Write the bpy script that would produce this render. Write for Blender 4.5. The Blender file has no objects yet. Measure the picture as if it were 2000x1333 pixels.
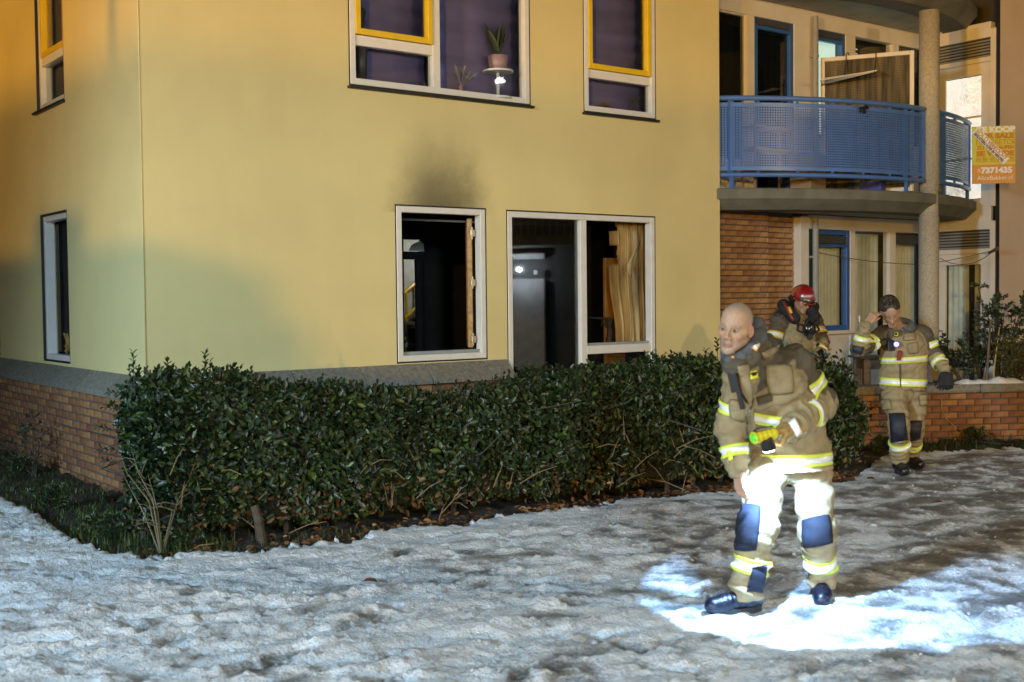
import bpy, bmesh, math, random
import numpy as np
from mathutils import Vector, Matrix
random.seed(7); RNG = np.random.default_rng(11)
scene = bpy.context.scene
COL = scene.collection

# ------------------------------------------------------------------ camera
FPX, HC = 2290.0, 1.73                      # focal length in pixels of a 2000 px wide frame, eye height
PITCH, ROLL = math.radians(2.11), math.radians(.615)
_cp, _sp, _cr, _sr = math.cos(PITCH), math.sin(PITCH), math.cos(ROLL), math.sin(ROLL)
_fw = np.array([0, _cp, -_sp]); _dn = np.array([0, -_sp, -_cp]); _rt = np.array([1., 0, 0])
CAMM = np.array([_cr*_rt + _sr*_dn, -_sr*_rt + _cr*_dn, _fw])
CO = np.array([0, 0, HC])
cam_d = bpy.data.cameras.new('camera'); cam = bpy.data.objects.new('camera', cam_d); COL.objects.link(cam)
cam_d.sensor_width = 36; cam_d.lens = 36*FPX/2000; cam_d.clip_start = .1; cam_d.clip_end = 800
cam_d.dof.use_dof = True; cam_d.dof.focus_distance = 11.5; cam_d.dof.aperture_fstop = 2.8
_m = Matrix.Identity(4)
for i in range(3):
    _m[i][0] = CAMM[0][i]; _m[i][1] = -CAMM[1][i]; _m[i][2] = -CAMM[2][i]; _m[i][3] = CO[i]
cam.matrix_world = _m
scene.camera = cam

# ------------------------------------------------------------------ night sky, faint sky light, lamps
world = bpy.data.worlds.new('World'); scene.world = world; world.use_nodes = True
_nt = world.node_tree; _bg = _nt.nodes['Background']
_sky = _nt.nodes.new('ShaderNodeTexSky'); _sky.sky_type = 'NISHITA'; _sky.sun_disc = False
_sky.sun_elevation = math.radians(2.0); _sky.sun_rotation = math.radians(200)
_nt.links.new(_sky.outputs[0], _bg.inputs[0]); _bg.inputs[1].default_value = .012
_sd = bpy.data.lights.new('moon', 'SUN'); _sd.energy = .012; _sd.angle = math.radians(10); _sd.color = (.75, .85, 1)
_so = bpy.data.objects.new('moon', _sd); COL.objects.link(_so); _so.rotation_euler = (math.radians(50), 0, math.radians(-20))
scene.view_settings.view_transform = 'Standard'; scene.view_settings.look = 'None'
scene.view_settings.exposure = 0; scene.view_settings.gamma = 1
scene.view_settings.use_curve_mapping = False
# off-frame lamps, most of them added for the lighting (their posts and housings are built further down)
LAMPS = dict(
    amber=((-24.0, -30.0, 2.57), 44000, (1.0, .47, .03), .18),       # added low amber lamp, its light cut by the second engine
    pale=((-8.0, -30.0, 3.70), 25500, (1.0, .53, .02), .16),        # added orange lamp, its light cut by the first engine
    mast=((-11.0, -4.5, 4.7), 12500, (.56, .80, 1.0), .6),         # added cool fill light, out of view on the left
    flood=((3.4, -8.5, 4.7), 5000, (.58, .84, 1.0), .6),           # second added cool fill, out of view on the right
    path=((10.2, 3.6, 5.2), 1200, (1.0, .76, .44), .2),             # warm lamp added right of view to brighten the wing
    side=((13.5, 8.6, 6.4), 900, (.90, .95, 1.0), .16),            # white lamp on the house across the path
)
for _n, (_p, _e, _c, _r) in LAMPS.items():
    _l = bpy.data.lights.new(_n + '_light', 'SPOT' if _n in ('mast', 'flood') else 'POINT'); _l.energy = _e; _l.color = _c; _l.shadow_soft_size = _r
    _o = bpy.data.objects.new(_n + '_light', _l); COL.objects.link(_o); _o.location = _p
    if _n in ('mast', 'flood'):                                               # added fill lights, cones tilted down at the path
        _l.spot_size = math.radians(60); _l.spot_blend = 1.0; _o.rotation_euler = (Vector((-2.6 if _n == 'mast' else -.2, 5.4, -.4))-Vector(_p)).to_track_quat('-Z', 'Y').to_euler()

# ------------------------------------------------------------------ measuring helpers
def ray(x, y): return np.array([x-1000., y-666.5, FPX]) @ CAMM
def on_plane(x, y, P, n):
    d = ray(x, y); return CO + d*(((P-CO) @ n)/(d @ n))
def gnd(x, y, z=0.): return on_plane(x, y, np.array([0, 0, z]), np.array([0, 0, 1.]))
def at(x, y, Y):
    d = ray(x, y); return CO + d*(Y/d[1])
TH = math.radians(36.9)
U = np.array([math.cos(TH), math.sin(TH), 0]); V = np.array([-math.sin(TH), math.cos(TH), 0])
C0 = gnd(291, 975)
def fsz(x, y, d=0.): q = on_plane(x, y, C0 - V*d, V) - C0; return float(q @ U), float(q[2])
def lsz(x, y, d=0.): q = on_plane(x, y, C0 - U*d, U) - C0; return float(q @ V), float(q[2])
def dsz(x, y, s=0.): q = on_plane(x, y, C0 + U*s, U) - C0; return float(q @ V), float(q[2])
def loc2w(x, y, z): return C0 + U*x + V*y + np.array([0, 0, z])

# ------------------------------------------------------------------ material helper
MATS = {}
def mat(name, col, rough=.6, metal=0., var=.15, scale=6., bump=0., bscale=60., spec=.5, rand=0., emit=None, estr=0., coat=0., attr=None, hue=0., stretch=None):
    if name in MATS: return MATS[name]
    m = bpy.data.materials.new(name); m.use_nodes = True; MATS[name] = m
    nt = m.node_tree; N = nt.nodes; L = nt.links; b = N['Principled BSDF']
    b.inputs['Roughness'].default_value = rough; b.inputs['Metallic'].default_value = metal
    b.inputs['Specular IOR Level'].default_value = spec; b.inputs['Coat Weight'].default_value = coat
    tc = N.new('ShaderNodeTexCoord'); src = tc.outputs['Object']
    if stretch:
        mp = N.new('ShaderNodeMapping'); L.new(src, mp.inputs[0]); mp.inputs['Scale'].default_value = stretch; src = mp.outputs[0]
    nz = N.new('ShaderNodeTexNoise'); nz.inputs['Scale'].default_value = scale; nz.inputs['Detail'].default_value = 5
    L.new(src, nz.inputs[0])
    mr = N.new('ShaderNodeMapRange'); L.new(nz.outputs[0], mr.inputs[0])
    mr.inputs[1].default_value = .3; mr.inputs[2].default_value = .7
    mr.inputs[3].default_value = 1-var; mr.inputs[4].default_value = 1+var
    val = mr.outputs[0]
    if rand:
        oi = N.new('ShaderNodeObjectInfo'); r2 = N.new('ShaderNodeMapRange'); L.new(oi.outputs['Random'], r2.inputs[0])
        r2.inputs[3].default_value = 1-rand; r2.inputs[4].default_value = 1+rand
        mu = N.new('ShaderNodeMath'); mu.operation = 'MULTIPLY'; L.new(val, mu.inputs[0]); L.new(r2.outputs[0], mu.inputs[1]); val = mu.outputs[0]
    vm = N.new('ShaderNodeVectorMath'); vm.operation = 'SCALE'; L.new(val, vm.inputs['Scale'])
    if attr:
        at_ = N.new('ShaderNodeAttribute'); at_.attribute_name = attr; L.new(at_.outputs['Color'], vm.inputs[0])
    else:
        vm.inputs[0].default_value = col
    out = vm.outputs[0]
    if hue and rand:
        hs = N.new('ShaderNodeHueSaturation'); oi2 = N.new('ShaderNodeObjectInfo'); r3 = N.new('ShaderNodeMapRange')
        L.new(oi2.outputs['Random'], r3.inputs[0]); r3.inputs[3].default_value = .5-hue; r3.inputs[4].default_value = .5+hue
        L.new(r3.outputs[0], hs.inputs['Hue']); L.new(out, hs.inputs['Color']); out = hs.outputs[0]
    L.new(out, b.inputs['Base Color'])
    if bump:
        n2 = N.new('ShaderNodeTexNoise'); n2.inputs['Scale'].default_value = bscale; n2.inputs['Detail'].default_value = 4
        L.new(src, n2.inputs[0]); bp = N.new('ShaderNodeBump'); bp.inputs['Strength'].default_value = bump
        bp.inputs['Distance'].default_value = .01; L.new(n2.outputs[0], bp.inputs['Height']); L.new(bp.outputs[0], b.inputs['Normal'])
    if emit:
        b.inputs['Emission Color'].default_value = (*emit, 1); b.inputs['Emission Strength'].default_value = estr
    return m
def glass(name, tint=(1, 1, 1), refl=.10, rough=0.02):
    if name in MATS: return MATS[name]
    m = bpy.data.materials.new(name); m.use_nodes = True; MATS[name] = m
    nt = m.node_tree; N = nt.nodes; L = nt.links; N.remove(N['Principled BSDF']); o = N['Material Output']
    t = N.new('ShaderNodeBsdfTransparent'); t.inputs[0].default_value = (*tint, 1)
    g = N.new('ShaderNodeBsdfGlossy'); g.inputs['Roughness'].default_value = rough
    lw = N.new('ShaderNodeLayerWeight'); lw.inputs[0].default_value = .5
    pw = N.new('ShaderNodeMath'); pw.operation = 'POWER'; L.new(lw.outputs['Facing'], pw.inputs[0]); pw.inputs[1].default_value = 4.5
    mr = N.new('ShaderNodeMapRange'); L.new(pw.outputs[0], mr.inputs[0]); mr.inputs[3].default_value = refl; mr.inputs[4].default_value = 1.
    mx = N.new('ShaderNodeMixShader'); L.new(mr.outputs[0], mx.inputs[0]); L.new(t.outputs[0], mx.inputs[1]); L.new(g.outputs[0], mx.inputs[2])
    L.new(mx.outputs[0], o.inputs[0]); return m

# ------------------------------------------------------------------ object helpers
def tag(o, label=None, cat=None, group=None, kind=None):
    if label: o['label'] = label
    if cat: o['category'] = cat
    if group: o['group'] = group
    if kind: o['kind'] = kind
    return o
def empty(name, loc=(0, 0, 0), rz=0., parent=None):
    o = bpy.data.objects.new(name, None); COL.objects.link(o); o.location = loc; o.rotation_euler = (0, 0, rz)
    o.empty_display_size = .1
    if parent: o.parent = parent
    return o
def link(name, me, m=None, parent=None, loc=None, rot=None):
    o = bpy.data.objects.new(name, me); COL.objects.link(o)
    if m and not me.materials: me.materials.append(m)
    if parent: o.parent = parent
    if loc is not None: o.location = loc
    if rot is not None: o.rotation_euler = rot
    return o
class MB:
    def __init__(s): s.v = []; s.f = []
    def add(s, vs, fs):
        k = len(s.v); s.v += [tuple(float(c) for c in q) for q in vs]; s.f += [tuple(i+k for i in q) for q in fs]; return s
    BF = [(0, 1, 3, 2), (4, 6, 7, 5), (0, 4, 5, 1), (2, 3, 7, 6), (0, 2, 6, 4), (1, 5, 7, 3)]
    def box(s, a, b, T=None):
        vs = [(x, y, z) for x in (a[0], b[0]) for y in (a[1], b[1]) for z in (a[2], b[2])]
        return s.add([T(*q) for q in vs] if T else vs, MB.BF)
    def obox(s, c, ax, ay, az):
        c, ax, ay, az = (np.asarray(q, float) for q in (c, ax, ay, az))
        return s.add([c+i*ax+j*ay+k*az for i in (-1, 1) for j in (-1, 1) for k in (-1, 1)], MB.BF)
    def bar(s, a, b, w, h, up=(0, 0, 1)):
        a, b, up = (np.asarray(q, float) for q in (a, b, up)); d = b-a; L = np.linalg.norm(d); d /= L
        sx = np.cross(d, up); n = np.linalg.norm(sx)
        if n < 1e-4: sx = np.cross(d, (1., 0, 0)); n = np.linalg.norm(sx)
        sx /= n; uz = np.cross(sx, d)
        return s.obox((a+b)/2, d*L/2, sx*w/2, uz*h/2)
    def tube(s, pts, r, n=8, caps=True):
        pts = [np.asarray(p, float) for p in pts]; rs = r if hasattr(r, '__len__') else [r]*len(pts)
        k = len(s.v); ref = None
        for i, p in enumerate(pts):
            d = pts[min(i+1, len(pts)-1)] - pts[max(i-1, 0)]; d = d/(np.linalg.norm(d)+1e-9)
            if ref is None: ref = np.array([0, 0, 1.]) if abs(d[2]) < .9 else np.array([1., 0, 0])
            a = np.cross(d, ref); a /= np.linalg.norm(a)+1e-9; b = np.cross(a, d); ref = b
            for j in range(n):
                t = 2*math.pi*j/n; s.v.append(tuple(p + (a*math.cos(t)+b*math.sin(t))*rs[i]))
        for i in range(len(pts)-1):
            for j in range(n):
                j2 = (j+1) % n; s.f.append((k+i*n+j, k+i*n+j2, k+(i+1)*n+j2, k+(i+1)*n+j))
        if caps:
            s.f.append(tuple(k+j for j in range(n))[::-1]); s.f.append(tuple(k+(len(pts)-1)*n+j for j in range(n)))
        return s
    def lathe(s, prof, c=(0, 0, 0), n=16, axis=2):
        k = len(s.v)
        for r, z in prof:
            for j in range(n):
                t = 2*math.pi*j/n; q = [r*math.cos(t), r*math.sin(t), z]
                if axis == 0: q = [q[2], q[0], q[1]]
                if axis == 1: q = [q[0], q[2], q[1]]
                s.v.append((q[0]+c[0], q[1]+c[1], q[2]+c[2]))
        for i in range(len(prof)-1):
            for j in range(n):
                j2 = (j+1) % n; s.f.append((k+i*n+j, k+i*n+j2, k+(i+1)*n+j2, k+(i+1)*n+j))
        return s
    def prism(s, poly, h, T=None):
        n = len(poly); vs = [(x, y, z) for z in h for x, y in poly]
        fs = [tuple(range(n))[::-1], tuple(range(n, 2*n))] + [(i, (i+1) % n, n+(i+1) % n, n+i) for i in range(n)]
        return s.add([T(*q) for q in vs] if T else vs, fs)
    def mesh(s, name, m=None, smooth=False, recalc=True, bevel=0., bseg=1):
        me = bpy.data.meshes.new(name); me.from_pydata(s.v, [], s.f); me.update()
        if recalc or bevel:
            bm = bmesh.new(); bm.from_mesh(me)
            if recalc: bmesh.ops.recalc_face_normals(bm, faces=bm.faces)
            if bevel: bmesh.ops.bevel(bm, geom=[e for e in bm.edges if e.is_manifold and e.calc_face_angle(0) > .6], offset=bevel, segments=bseg, affect='EDGES', clamp_overlap=True)
            bm.to_mesh(me); bm.free()
        if m: me.materials.append(m)
        if smooth: me.polygons.foreach_set('use_smooth', [True]*len(me.polygons))
        return me
    def build(s, name, m=None, parent=None, smooth=False, bevel=0., loc=None, rot=None, recalc=True, bseg=1):
        return link(name, s.mesh(name, m, smooth, recalc, bevel, bseg), None, parent, loc, rot)
def text_mesh(name, s, size, m, parent, mtx, depth=.0015, width=None, bold=0.):
    cu = bpy.data.curves.new(name, 'FONT'); cu.body = s; cu.size = size; cu.extrude = depth; cu.offset = bold; cu.align_x = 'LEFT'
    to = bpy.data.objects.new(name, cu); COL.objects.link(to)
    dg = bpy.context.evaluated_depsgraph_get(); me = bpy.data.meshes.new_from_object(to.evaluated_get(dg))
    bpy.data.objects.remove(to)
    if width and len(me.vertices):
        co = np.empty(len(me.vertices)*3, np.float32); me.vertices.foreach_get('co', co); co = co.reshape(-1, 3)
        co[:, 0] -= co[:, 0].min(); co[:, 0] *= width/max(co[:, 0].max(), 1e-6); me.vertices.foreach_set('co', co.ravel())
    me.materials.clear(); me.materials.append(m)
    o = link(name, me, None, parent); o.matrix_local = mtx; return o
# ================================================================== materials of the place
stucco = mat('stucco', (.74, .615, .285), .85, var=.04, scale=1.2, bump=.20, bscale=95)
def _soot(m):       # smoke stain above the burnt window, grime streaks: stays with the wall
    nt = m.node_tree; N = nt.nodes; L = nt.links; b = N['Principled BSDF']; src = b.inputs['Base Color'].links[0].from_socket
    tc = N.new('ShaderNodeTexCoord'); sx = N.new('ShaderNodeSeparateXYZ'); L.new(tc.outputs['Object'], sx.inputs[0])
    def mth(op, a, bb=None, c=None):
        n = N.new('ShaderNodeMath'); n.operation = op
        for i, q in enumerate((a, bb, c)):
            if q is None: continue
            if isinstance(q, (int, float)): n.inputs[i].default_value = q
            else: L.new(q, n.inputs[i])
        return n.outputs[0]
    nz = N.new('ShaderNodeTexNoise'); nz.inputs['Scale'].default_value = 2.2; nz.inputs['Detail'].default_value = 6; L.new(tc.outputs['Object'], nz.inputs[0])
    nz.inputs['Roughness'].default_value = .68; wob = mth('MULTIPLY', mth('SUBTRACT', nz.outputs[0], .5), .95)
    up = mth('DIVIDE', mth('SUBTRACT', sx.outputs[2], 2.66), 1.0)                     # 0 at the window head, 1 a metre up
    half = mth('ADD', .50, mth('MULTIPLY', up, -.10))
    ax = mth('DIVIDE', mth('ABSOLUTE', mth('SUBTRACT', mth('ADD', sx.outputs[0], mth('MULTIPLY', wob, .5)), 3.12)), half)
    fx = N.new('ShaderNodeMapRange'); fx.interpolation_type = 'SMOOTHSTEP'; L.new(ax, fx.inputs[0]); fx.inputs[1].default_value = 1.45; fx.inputs[2].default_value = .35
    fz = N.new('ShaderNodeMapRange'); fz.interpolation_type = 'SMOOTHSTEP'; L.new(mth('ADD', up, mth('MULTIPLY', wob, .6)), fz.inputs[0]); fz.inputs[1].default_value = 1.15; fz.inputs[2].default_value = -.05
    above = mth('GREATER_THAN', sx.outputs[2], 2.6)
    k = mth('MULTIPLY', mth('MULTIPLY', fx.outputs[0], mth('POWER', fz.outputs[0], 1.35)), mth('MULTIPLY', above, .78))
    mx = N.new('ShaderNodeMix'); mx.data_type = 'RGBA'; L.new(k, mx.inputs[0]); L.new(src, mx.inputs[6]); mx.inputs[7].default_value = (.035, .028, .018, 1)
    n3 = N.new('ShaderNodeTexNoise'); n3.inputs['Scale'].default_value = .55; n3.inputs['Detail'].default_value = 7; L.new(tc.outputs['Object'], n3.inputs[0])
    mr = N.new('ShaderNodeMapRange'); L.new(n3.outputs[0], mr.inputs[0]); mr.inputs[1].default_value = .35; mr.inputs[2].default_value = .75; mr.inputs[3].default_value = 1.04; mr.inputs[4].default_value = .88
    vs = N.new('ShaderNodeVectorMath'); vs.operation = 'SCALE'; L.new(mx.outputs[2], vs.inputs[0]); L.new(mr.outputs[0], vs.inputs['Scale'])
    mp = N.new('ShaderNodeMapping'); mp.inputs['Scale'].default_value = (7, 7, .35); L.new(tc.outputs['Object'], mp.inputs[0])
    n4 = N.new('ShaderNodeTexNoise'); n4.inputs['Scale'].default_value = 1.3; n4.inputs['Detail'].default_value = 6; n4.inputs['Roughness'].default_value = .65; L.new(mp.outputs[0], n4.inputs[0])
    m4 = N.new('ShaderNodeMapRange'); L.new(n4.outputs[0], m4.inputs[0]); m4.inputs[1].default_value = .35; m4.inputs[2].default_value = .7; m4.inputs[3].default_value = 1.005; m4.inputs[4].default_value = .99
    v4 = N.new('ShaderNodeVectorMath'); v4.operation = 'SCALE'; L.new(vs.outputs[0], v4.inputs[0]); L.new(m4.outputs[0], v4.inputs['Scale'])
    L.new(v4.outputs[0], b.inputs['Base Color'])
_soot(stucco)
white_paint = mat('white_paint', (.74, .71, .66), .35, var=.05, scale=9, bump=.05, bscale=120)
black_trim = mat('black_trim', (.012, .012, .014), .5)
yellow_paint = mat('yellow_paint', (.75, .50, .02), .3, var=.06)
blue_paint = mat('blue_paint', (.035, .11, .33), .35, var=.08)
rail_blue = mat('rail_blue', (.085, .185, .48), .32, var=.10, scale=5, bump=.06, bscale=40)
ledge_m = mat('ledge_concrete', (.20, .185, .15), .8, var=.3, scale=25, bump=.5, bscale=120, rand=.12)
brick_o = mat('brick_orange', (.27, .12, .05), .85, var=.28, scale=14, bump=.5, bscale=90, rand=.28, hue=.012)
brick_t = mat('brick_tan', (.36, .19, .085), .8, var=.25, scale=12, bump=.4, bscale=90, rand=.18, hue=.01)
mortar = mat('mortar', (.10, .095, .085), .95, var=.2, scale=30, bump=.3)
concrete = mat('concrete_slab', (.15, .145, .115), .85, var=.25, scale=4, bump=.3, bscale=40)
soffit_m = mat('soffit_paint', (.34, .34, .28), .8, var=.18, scale=3, bump=.1)
column_m = mat('column_concrete', (.42, .37, .28), .8, var=.22, scale=40, bump=.6, bscale=90)
cream = mat('cream_panel', (.66, .60, .52), .5, var=.05, scale=4)
pink_wall = mat('pink_render', (.64, .52, .43), .85, var=.05, scale=2, bump=.15, bscale=80)
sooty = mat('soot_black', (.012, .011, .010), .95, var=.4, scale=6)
char_wood = mat('scorched_wood', (.34, .20, .06), .4, var=.4, scale=20, bump=.4, bscale=50)
pane_m = glass('window_glass', (.9, .93, .92), .035)
pane_dk = glass('reflective_glass', (.55, .6, .6), .09)
blind_m = mat('purple_blind', (.20, .155, .35), .8, var=.16, scale=2.0, bump=.15, bscale=12, stretch=(.3, .3, 3))
curtain_m = mat('net_curtain', (.76, .73, .66), .9, var=.12, scale=5)
pipe_m = mat('grey_pipe', (.26, .25, .23), .5, var=.1)
dark_grille = mat('vent_grille', (.05, .05, .05), .6)

# ================================================================== yellow apartment building
bld = empty('apartment_building', tuple(C0), TH)
tag(bld, 'yellow rendered apartment building with smoke stain above a burnt window', 'building')
def Tf(s, z, d): return (s, -d, z)             # street front
def Tl(s, z, d): return (-d, s, z)             # left side
FL = 2.735
S_END = 7.245
def wall_holes(T, s0, s1, z0, z1, holes, depth, mb):
    ss = sorted({s0, s1, *[h[0] for h in holes], *[h[1] for h in holes]}); zz = sorted({z0, z1, *[h[2] for h in holes], *[h[3] for h in holes]})
    for a, b in zip(ss[:-1], ss[1:]):
        for c, e in zip(zz[:-1], zz[1:]):
            m, n = (a+b)/2, (c+e)/2
            if any(h[0] < m < h[1] and h[2] < n < h[3] for h in holes): continue
            mb.add([T(a, c, 0), T(b, c, 0), T(b, e, 0), T(a, e, 0)], [(0, 1, 2, 3)])
    for a, b, c, e in holes:
        for (p, q) in (((a, c), (b, c)), ((b, c), (b, e)), ((b, e), (a, e)), ((a, e), (a, c))):
            mb.add([T(p[0], p[1], 0), T(q[0], q[1], 0), T(q[0], q[1], -depth), T(p[0], p[1], -depth)], [(0, 1, 2, 3)])
    return mb
w1 = (fsz(773, 550)[0], fsz(951, 550)[0], 1.08, 2.68)
w2 = (fsz(990, 570)[0], fsz(1281, 570)[0], .62, 2.675)
w3 = (fsz(681, 120)[0], fsz(1036, 120)[0], 3.81, 5.42)
w4 = (fsz(1139, 120)[0], fsz(1281, 120)[0], 3.81, 5.42)
l1 = (2.21, 3.19, 1.10, 2.68); l2 = (2.19, 3.205, 3.79, 5.42); l3 = (5.05, 6.0, 1.10, 2.42)
LEDGE = 1.068
mb = MB(); wall_holes(Tf, 0, S_END, LEDGE-.5, 8.2, [w1, w2, w3, w4], .16, mb)
mb.add([(S_END, 0, LEDGE-.5), (S_END, .6, LEDGE-.5), (S_END, .6, 8.2), (S_END, 0, 8.2)], [(0, 1, 2, 3)])
front_wall = mb.build('wall', stucco, bld)
mb = MB(); wall_holes(Tl, 0, 9.0, LEDGE-.5, 8.2, [l1, l2, l3], .16, mb); mb.build('wall', stucco, bld)
mb = MB(); mb.box((.0, .0, 8.2), (S_END, 9.0, 8.35)); mb.build('roof', concrete, bld)
mb = MB(); mb.box((0, 8.8, 0), (S_END, 9.0, 8.2)); mb.build('wall', stucco, bld)
# thin corner bead catching light
mb = MB(); mb.tube([(-.001, .0, LEDGE), (-.001, 0, 8.2)], .007, 8); mb.build('corner_bead', stucco, bld, smooth=True)
# rooms behind the windows
def room(a, b, nm, m):          # five faces, open towards the street
    r = MB(); vs = [(x, y, z) for x in (a[0], b[0]) for y in (a[1], b[1]) for z in (a[2], b[2])]
    r.add(vs, [MB.BF[i] for i in (0, 1, 3, 4, 5)]); return r.build(nm, m, bld)
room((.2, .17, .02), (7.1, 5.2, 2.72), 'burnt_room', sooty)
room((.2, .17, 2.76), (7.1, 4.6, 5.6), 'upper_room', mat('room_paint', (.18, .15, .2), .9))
# ledge stones, sloping weathering course
def ledge_stone(T, a, b):
    pr = [(-.01, LEDGE), (.005, LEDGE+.004), (.17, LEDGE-.15), (.17, LEDGE-.20), (-.01, LEDGE-.20)]
    m = MB(); n = len(pr); g = .004
    vs = [T(s, z, d) for s in (a+g, b-g) for d, z in pr]
    m.add(vs, [tuple(range(n)), tuple(range(n, 2*n))] + [(i, (i+1) % n, n+(i+1) % n, n+i) for i in range(n)])
    m.build('ledge_stone', ledge_m, bld, bevel=.004)
x = -.14
for L_ in (.74, .78, .74, .76, .74, .74): ledge_stone(Tf, x, min(x+L_, 3.93)); x += L_
x = -.165
for L_ in (.80, .80, .80, .80, .80, .80, .8, .8, .8): ledge_stone(Tl, x, x+L_); x += L_
# brick plinth
def brick_mesh(name, L, H, D, m, c=.006):
    mb = MB(); x, y, z = L/2, D/2, H/2
    v = []
    for (a, b, y0) in ((x, z, y), (x, z, -y+c), (x-c, z-c, -y)):
        v += [(-a, y0, -b), (a, y0, -b), (a, y0, b), (-a, y0, b)]
    f = [(0, 1, 2, 3), (8, 11, 10, 9)] + [(k+i, k+4+i, k+4+(i+1) % 4, k+(i+1) % 4) for k in (0, 4) for i in range(4)]
    return mb.add(v, f).mesh(name, m)
def brickwork(parent, place, s0, s1, z0, z1, mesh, half, L=.22, H=.0625, j=.012, jit=.0015, limit=300):
    """running bond; place(s, z) gives location and rotation of one brick"""
    n = 0; row = 0; z = z0
    while z + H <= z1 + .004:
        s = s0 - (L+j)/2*(row % 2)
        while s < s1 - .03:
            a, b = max(s, s0), min(s+L, s1)
            if b-a > .04 and n < limit:
                me = mesh if b-a > L-.01 else half
                o = link('brick', me, None, parent); loc, rz = place((a+b)/2, z+H/2)
                o.location = (loc[0]+random.uniform(-jit, jit), loc[1]+random.uniform(-jit, jit), loc[2])
                o.rotation_euler = (0, random.uniform(-.004, .004), rz+random.uniform(-.006, .006))
                if me is half: o.scale = ((b-a)/(L/2), 1, 1)
                n += 1
            s += L+j
        z += H+j; row += 1
bm1 = brick_mesh('brick_plinth', .215, .062, .06, brick_o); bm1h = brick_mesh('brick_plinth_half', .11, .062, .06, brick_o)
def plinth(nm, T, s0, s1, zt, rz, s0b, s1b):
    m = MB(); m.box((s0, -.3, -.02), (s1, zt, .115), T); p = m.build('plinth', mortar, bld)
    brickwork(p, lambda s, z: (T(s, z, .095), rz), s0b, s1b, -.02, zt-.01, bm1, bm1h, L=.215, H=.062)
    return p
plinth('side', Tl, -.10, 9.0, LEDGE-.20, -math.pi/2, -.13, 4.9)
plinth('front', Tf, -.12, S_END, LEDGE-.20, 0, 1.2, 3.9)
# window builder -----------------------------------------------------
def ring(m, T, r, w, d0, d1):
    a, b, c, e = r
    for q in ((a, a+w, c, e), (b-w, b, c, e), (a+w, b-w, e-w, e), (a+w, b-w, c, c+w)):
        m.box((q[0], q[2], d0), (q[1], q[3], d1), T)
    return m
def shrink(r, w): return (r[0]+w, r[1]-w, r[2]+w, r[3]-w)
def window(parent, T, r, fw=.062, bars=(), name='window', fm=None, deep=-.10, trim=.016, front=.004):
    m = MB(); ring(m, T, shrink(r, trim), fw, deep, front)
    for (a, b, c, e) in bars: m.box((a, c, deep+.01), (b, e, front-.008), T)
    f = m.build(name, fm or white_paint, parent, bevel=.004)
    if trim: MB_ = ring(MB(), T, r, trim+.003, -.12, -.002).build('trim', black_trim, f)
    return f
def pane(f, T, r, m=None, d=-.06):
    a, b, c, e = r; mb = MB(); mb.box((a, c, d-.003), (b, e, d+.003), T); return mb.build('pane', m or pane_m, f)
def sash(f, T, r, m, w=.055, d0=-.07, d1=-.012, name='sash'):
    return ring(MB(), T, r, w, d0, d1).build(name, m, f, bevel=.006)
def sill(f, T, r, out=.05, ext=.02):
    m = MB(); m.box((r[0]-ext, r[2]-.030, -.05), (r[1]+ext, r[2]-.004, out), T); return m.build('sill', black_trim, f, bevel=.006)
FW = .062
# burnt open window
f1 = window(bld, Tf, w1)
i1 = shrink(w1, FW+.016)
m = MB(); m.box((i1[0], i1[2], -.11), (i1[1], i1[2]+.035, -.03), Tf); m.build('bottom_rail', mat('wet_rail', (.30, .33, .34), .2), f1, bevel=.005)
# casement swung inwards on the right until it stands almost in line with the eye, scorched
hx = i1[1]-.075; cdx, cdy = .545, .838
def Tc(t, z, d): return (hx+cdx*t-cdy*d, .09+cdy*t+cdx*d, z)
sc = ring(MB(), Tc, (0, .52, i1[2]+.05, i1[3]-.03), .06, -.025, .03).build('open_casement', char_wood, f1, bevel=.006)
for z in (i1[2]+.10, 1.86, i1[3]-.22):
    m = MB(); m.box((hx-.005, z, -.10), (hx+.05, z+.07, -.06), Tf); m.tube([(hx+.02, .075, z-.03), (hx+.02, .075, z+.10)], .010, 6); m.build('hinge', mat('hinge_metal', (.55, .48, .36), .3, .7), f1, bevel=.004)
# large right-hand ground floor window
mx = fsz(1141, 560)[0]; zt = fsz(1210, 681)[1]
f2 = window(bld, Tf, w2, bars=((mx-.045, mx+.045, w2[2]+.06, w2[3]-.06), (mx+.045, w2[1]-.06, zt-.05, zt+.045)))
i2 = shrink(w2, FW+.016)
pane(f2, Tf, (i2[0], mx-.045, i2[2], i2[3]), pane_dk)
pane(f2, Tf, (mx+.045, i2[1], i2[2], zt-.05), pane_m)
m = MB(); m.box((mx+.045, zt+.045, -.10), (i2[1], zt+.075, -.03), Tf); m.build('bottom_rail', MATS['wet_rail'], f2, bevel=.004)
# upper left window, yellow sash, blinds
f3 = window(bld, Tf, w3, bars=())
m3 = fsz(853, 100)[0]; i3 = shrink(w3, FW+.016); t3 = fsz(770, 87)[1]
m = MB(); m.box((m3-.045, i3[2]-.01, -.10), (m3+.045, i3[3]+.01, -.003), Tf); m.build('mullion', white_paint, f3, bevel=.004)
m = MB(); m.box((i3[0]-.01, t3-.055, -.09), (m3-.045, t3+.045, -.012), Tf); m.build('transom', white_paint, f3, bevel=.004)
ys = (i3[0], m3-.045, t3+.05, i3[3]); sash(f3, Tf, ys, yellow_paint, .062, -.08, .012)
pane(f3, Tf, shrink(ys, .06), pane_m, -.05); pane(f3, Tf, (i3[0], m3-.045, i3[2], t3-.055)); pane(f3, Tf, (m3+.045, i3[1], i3[2], i3[3]))
sill(f3, Tf, w3)
f4 = window(bld, Tf, w4); i4 = shrink(w4, FW+.016); t4 = fsz(1205, 150)[1]
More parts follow.
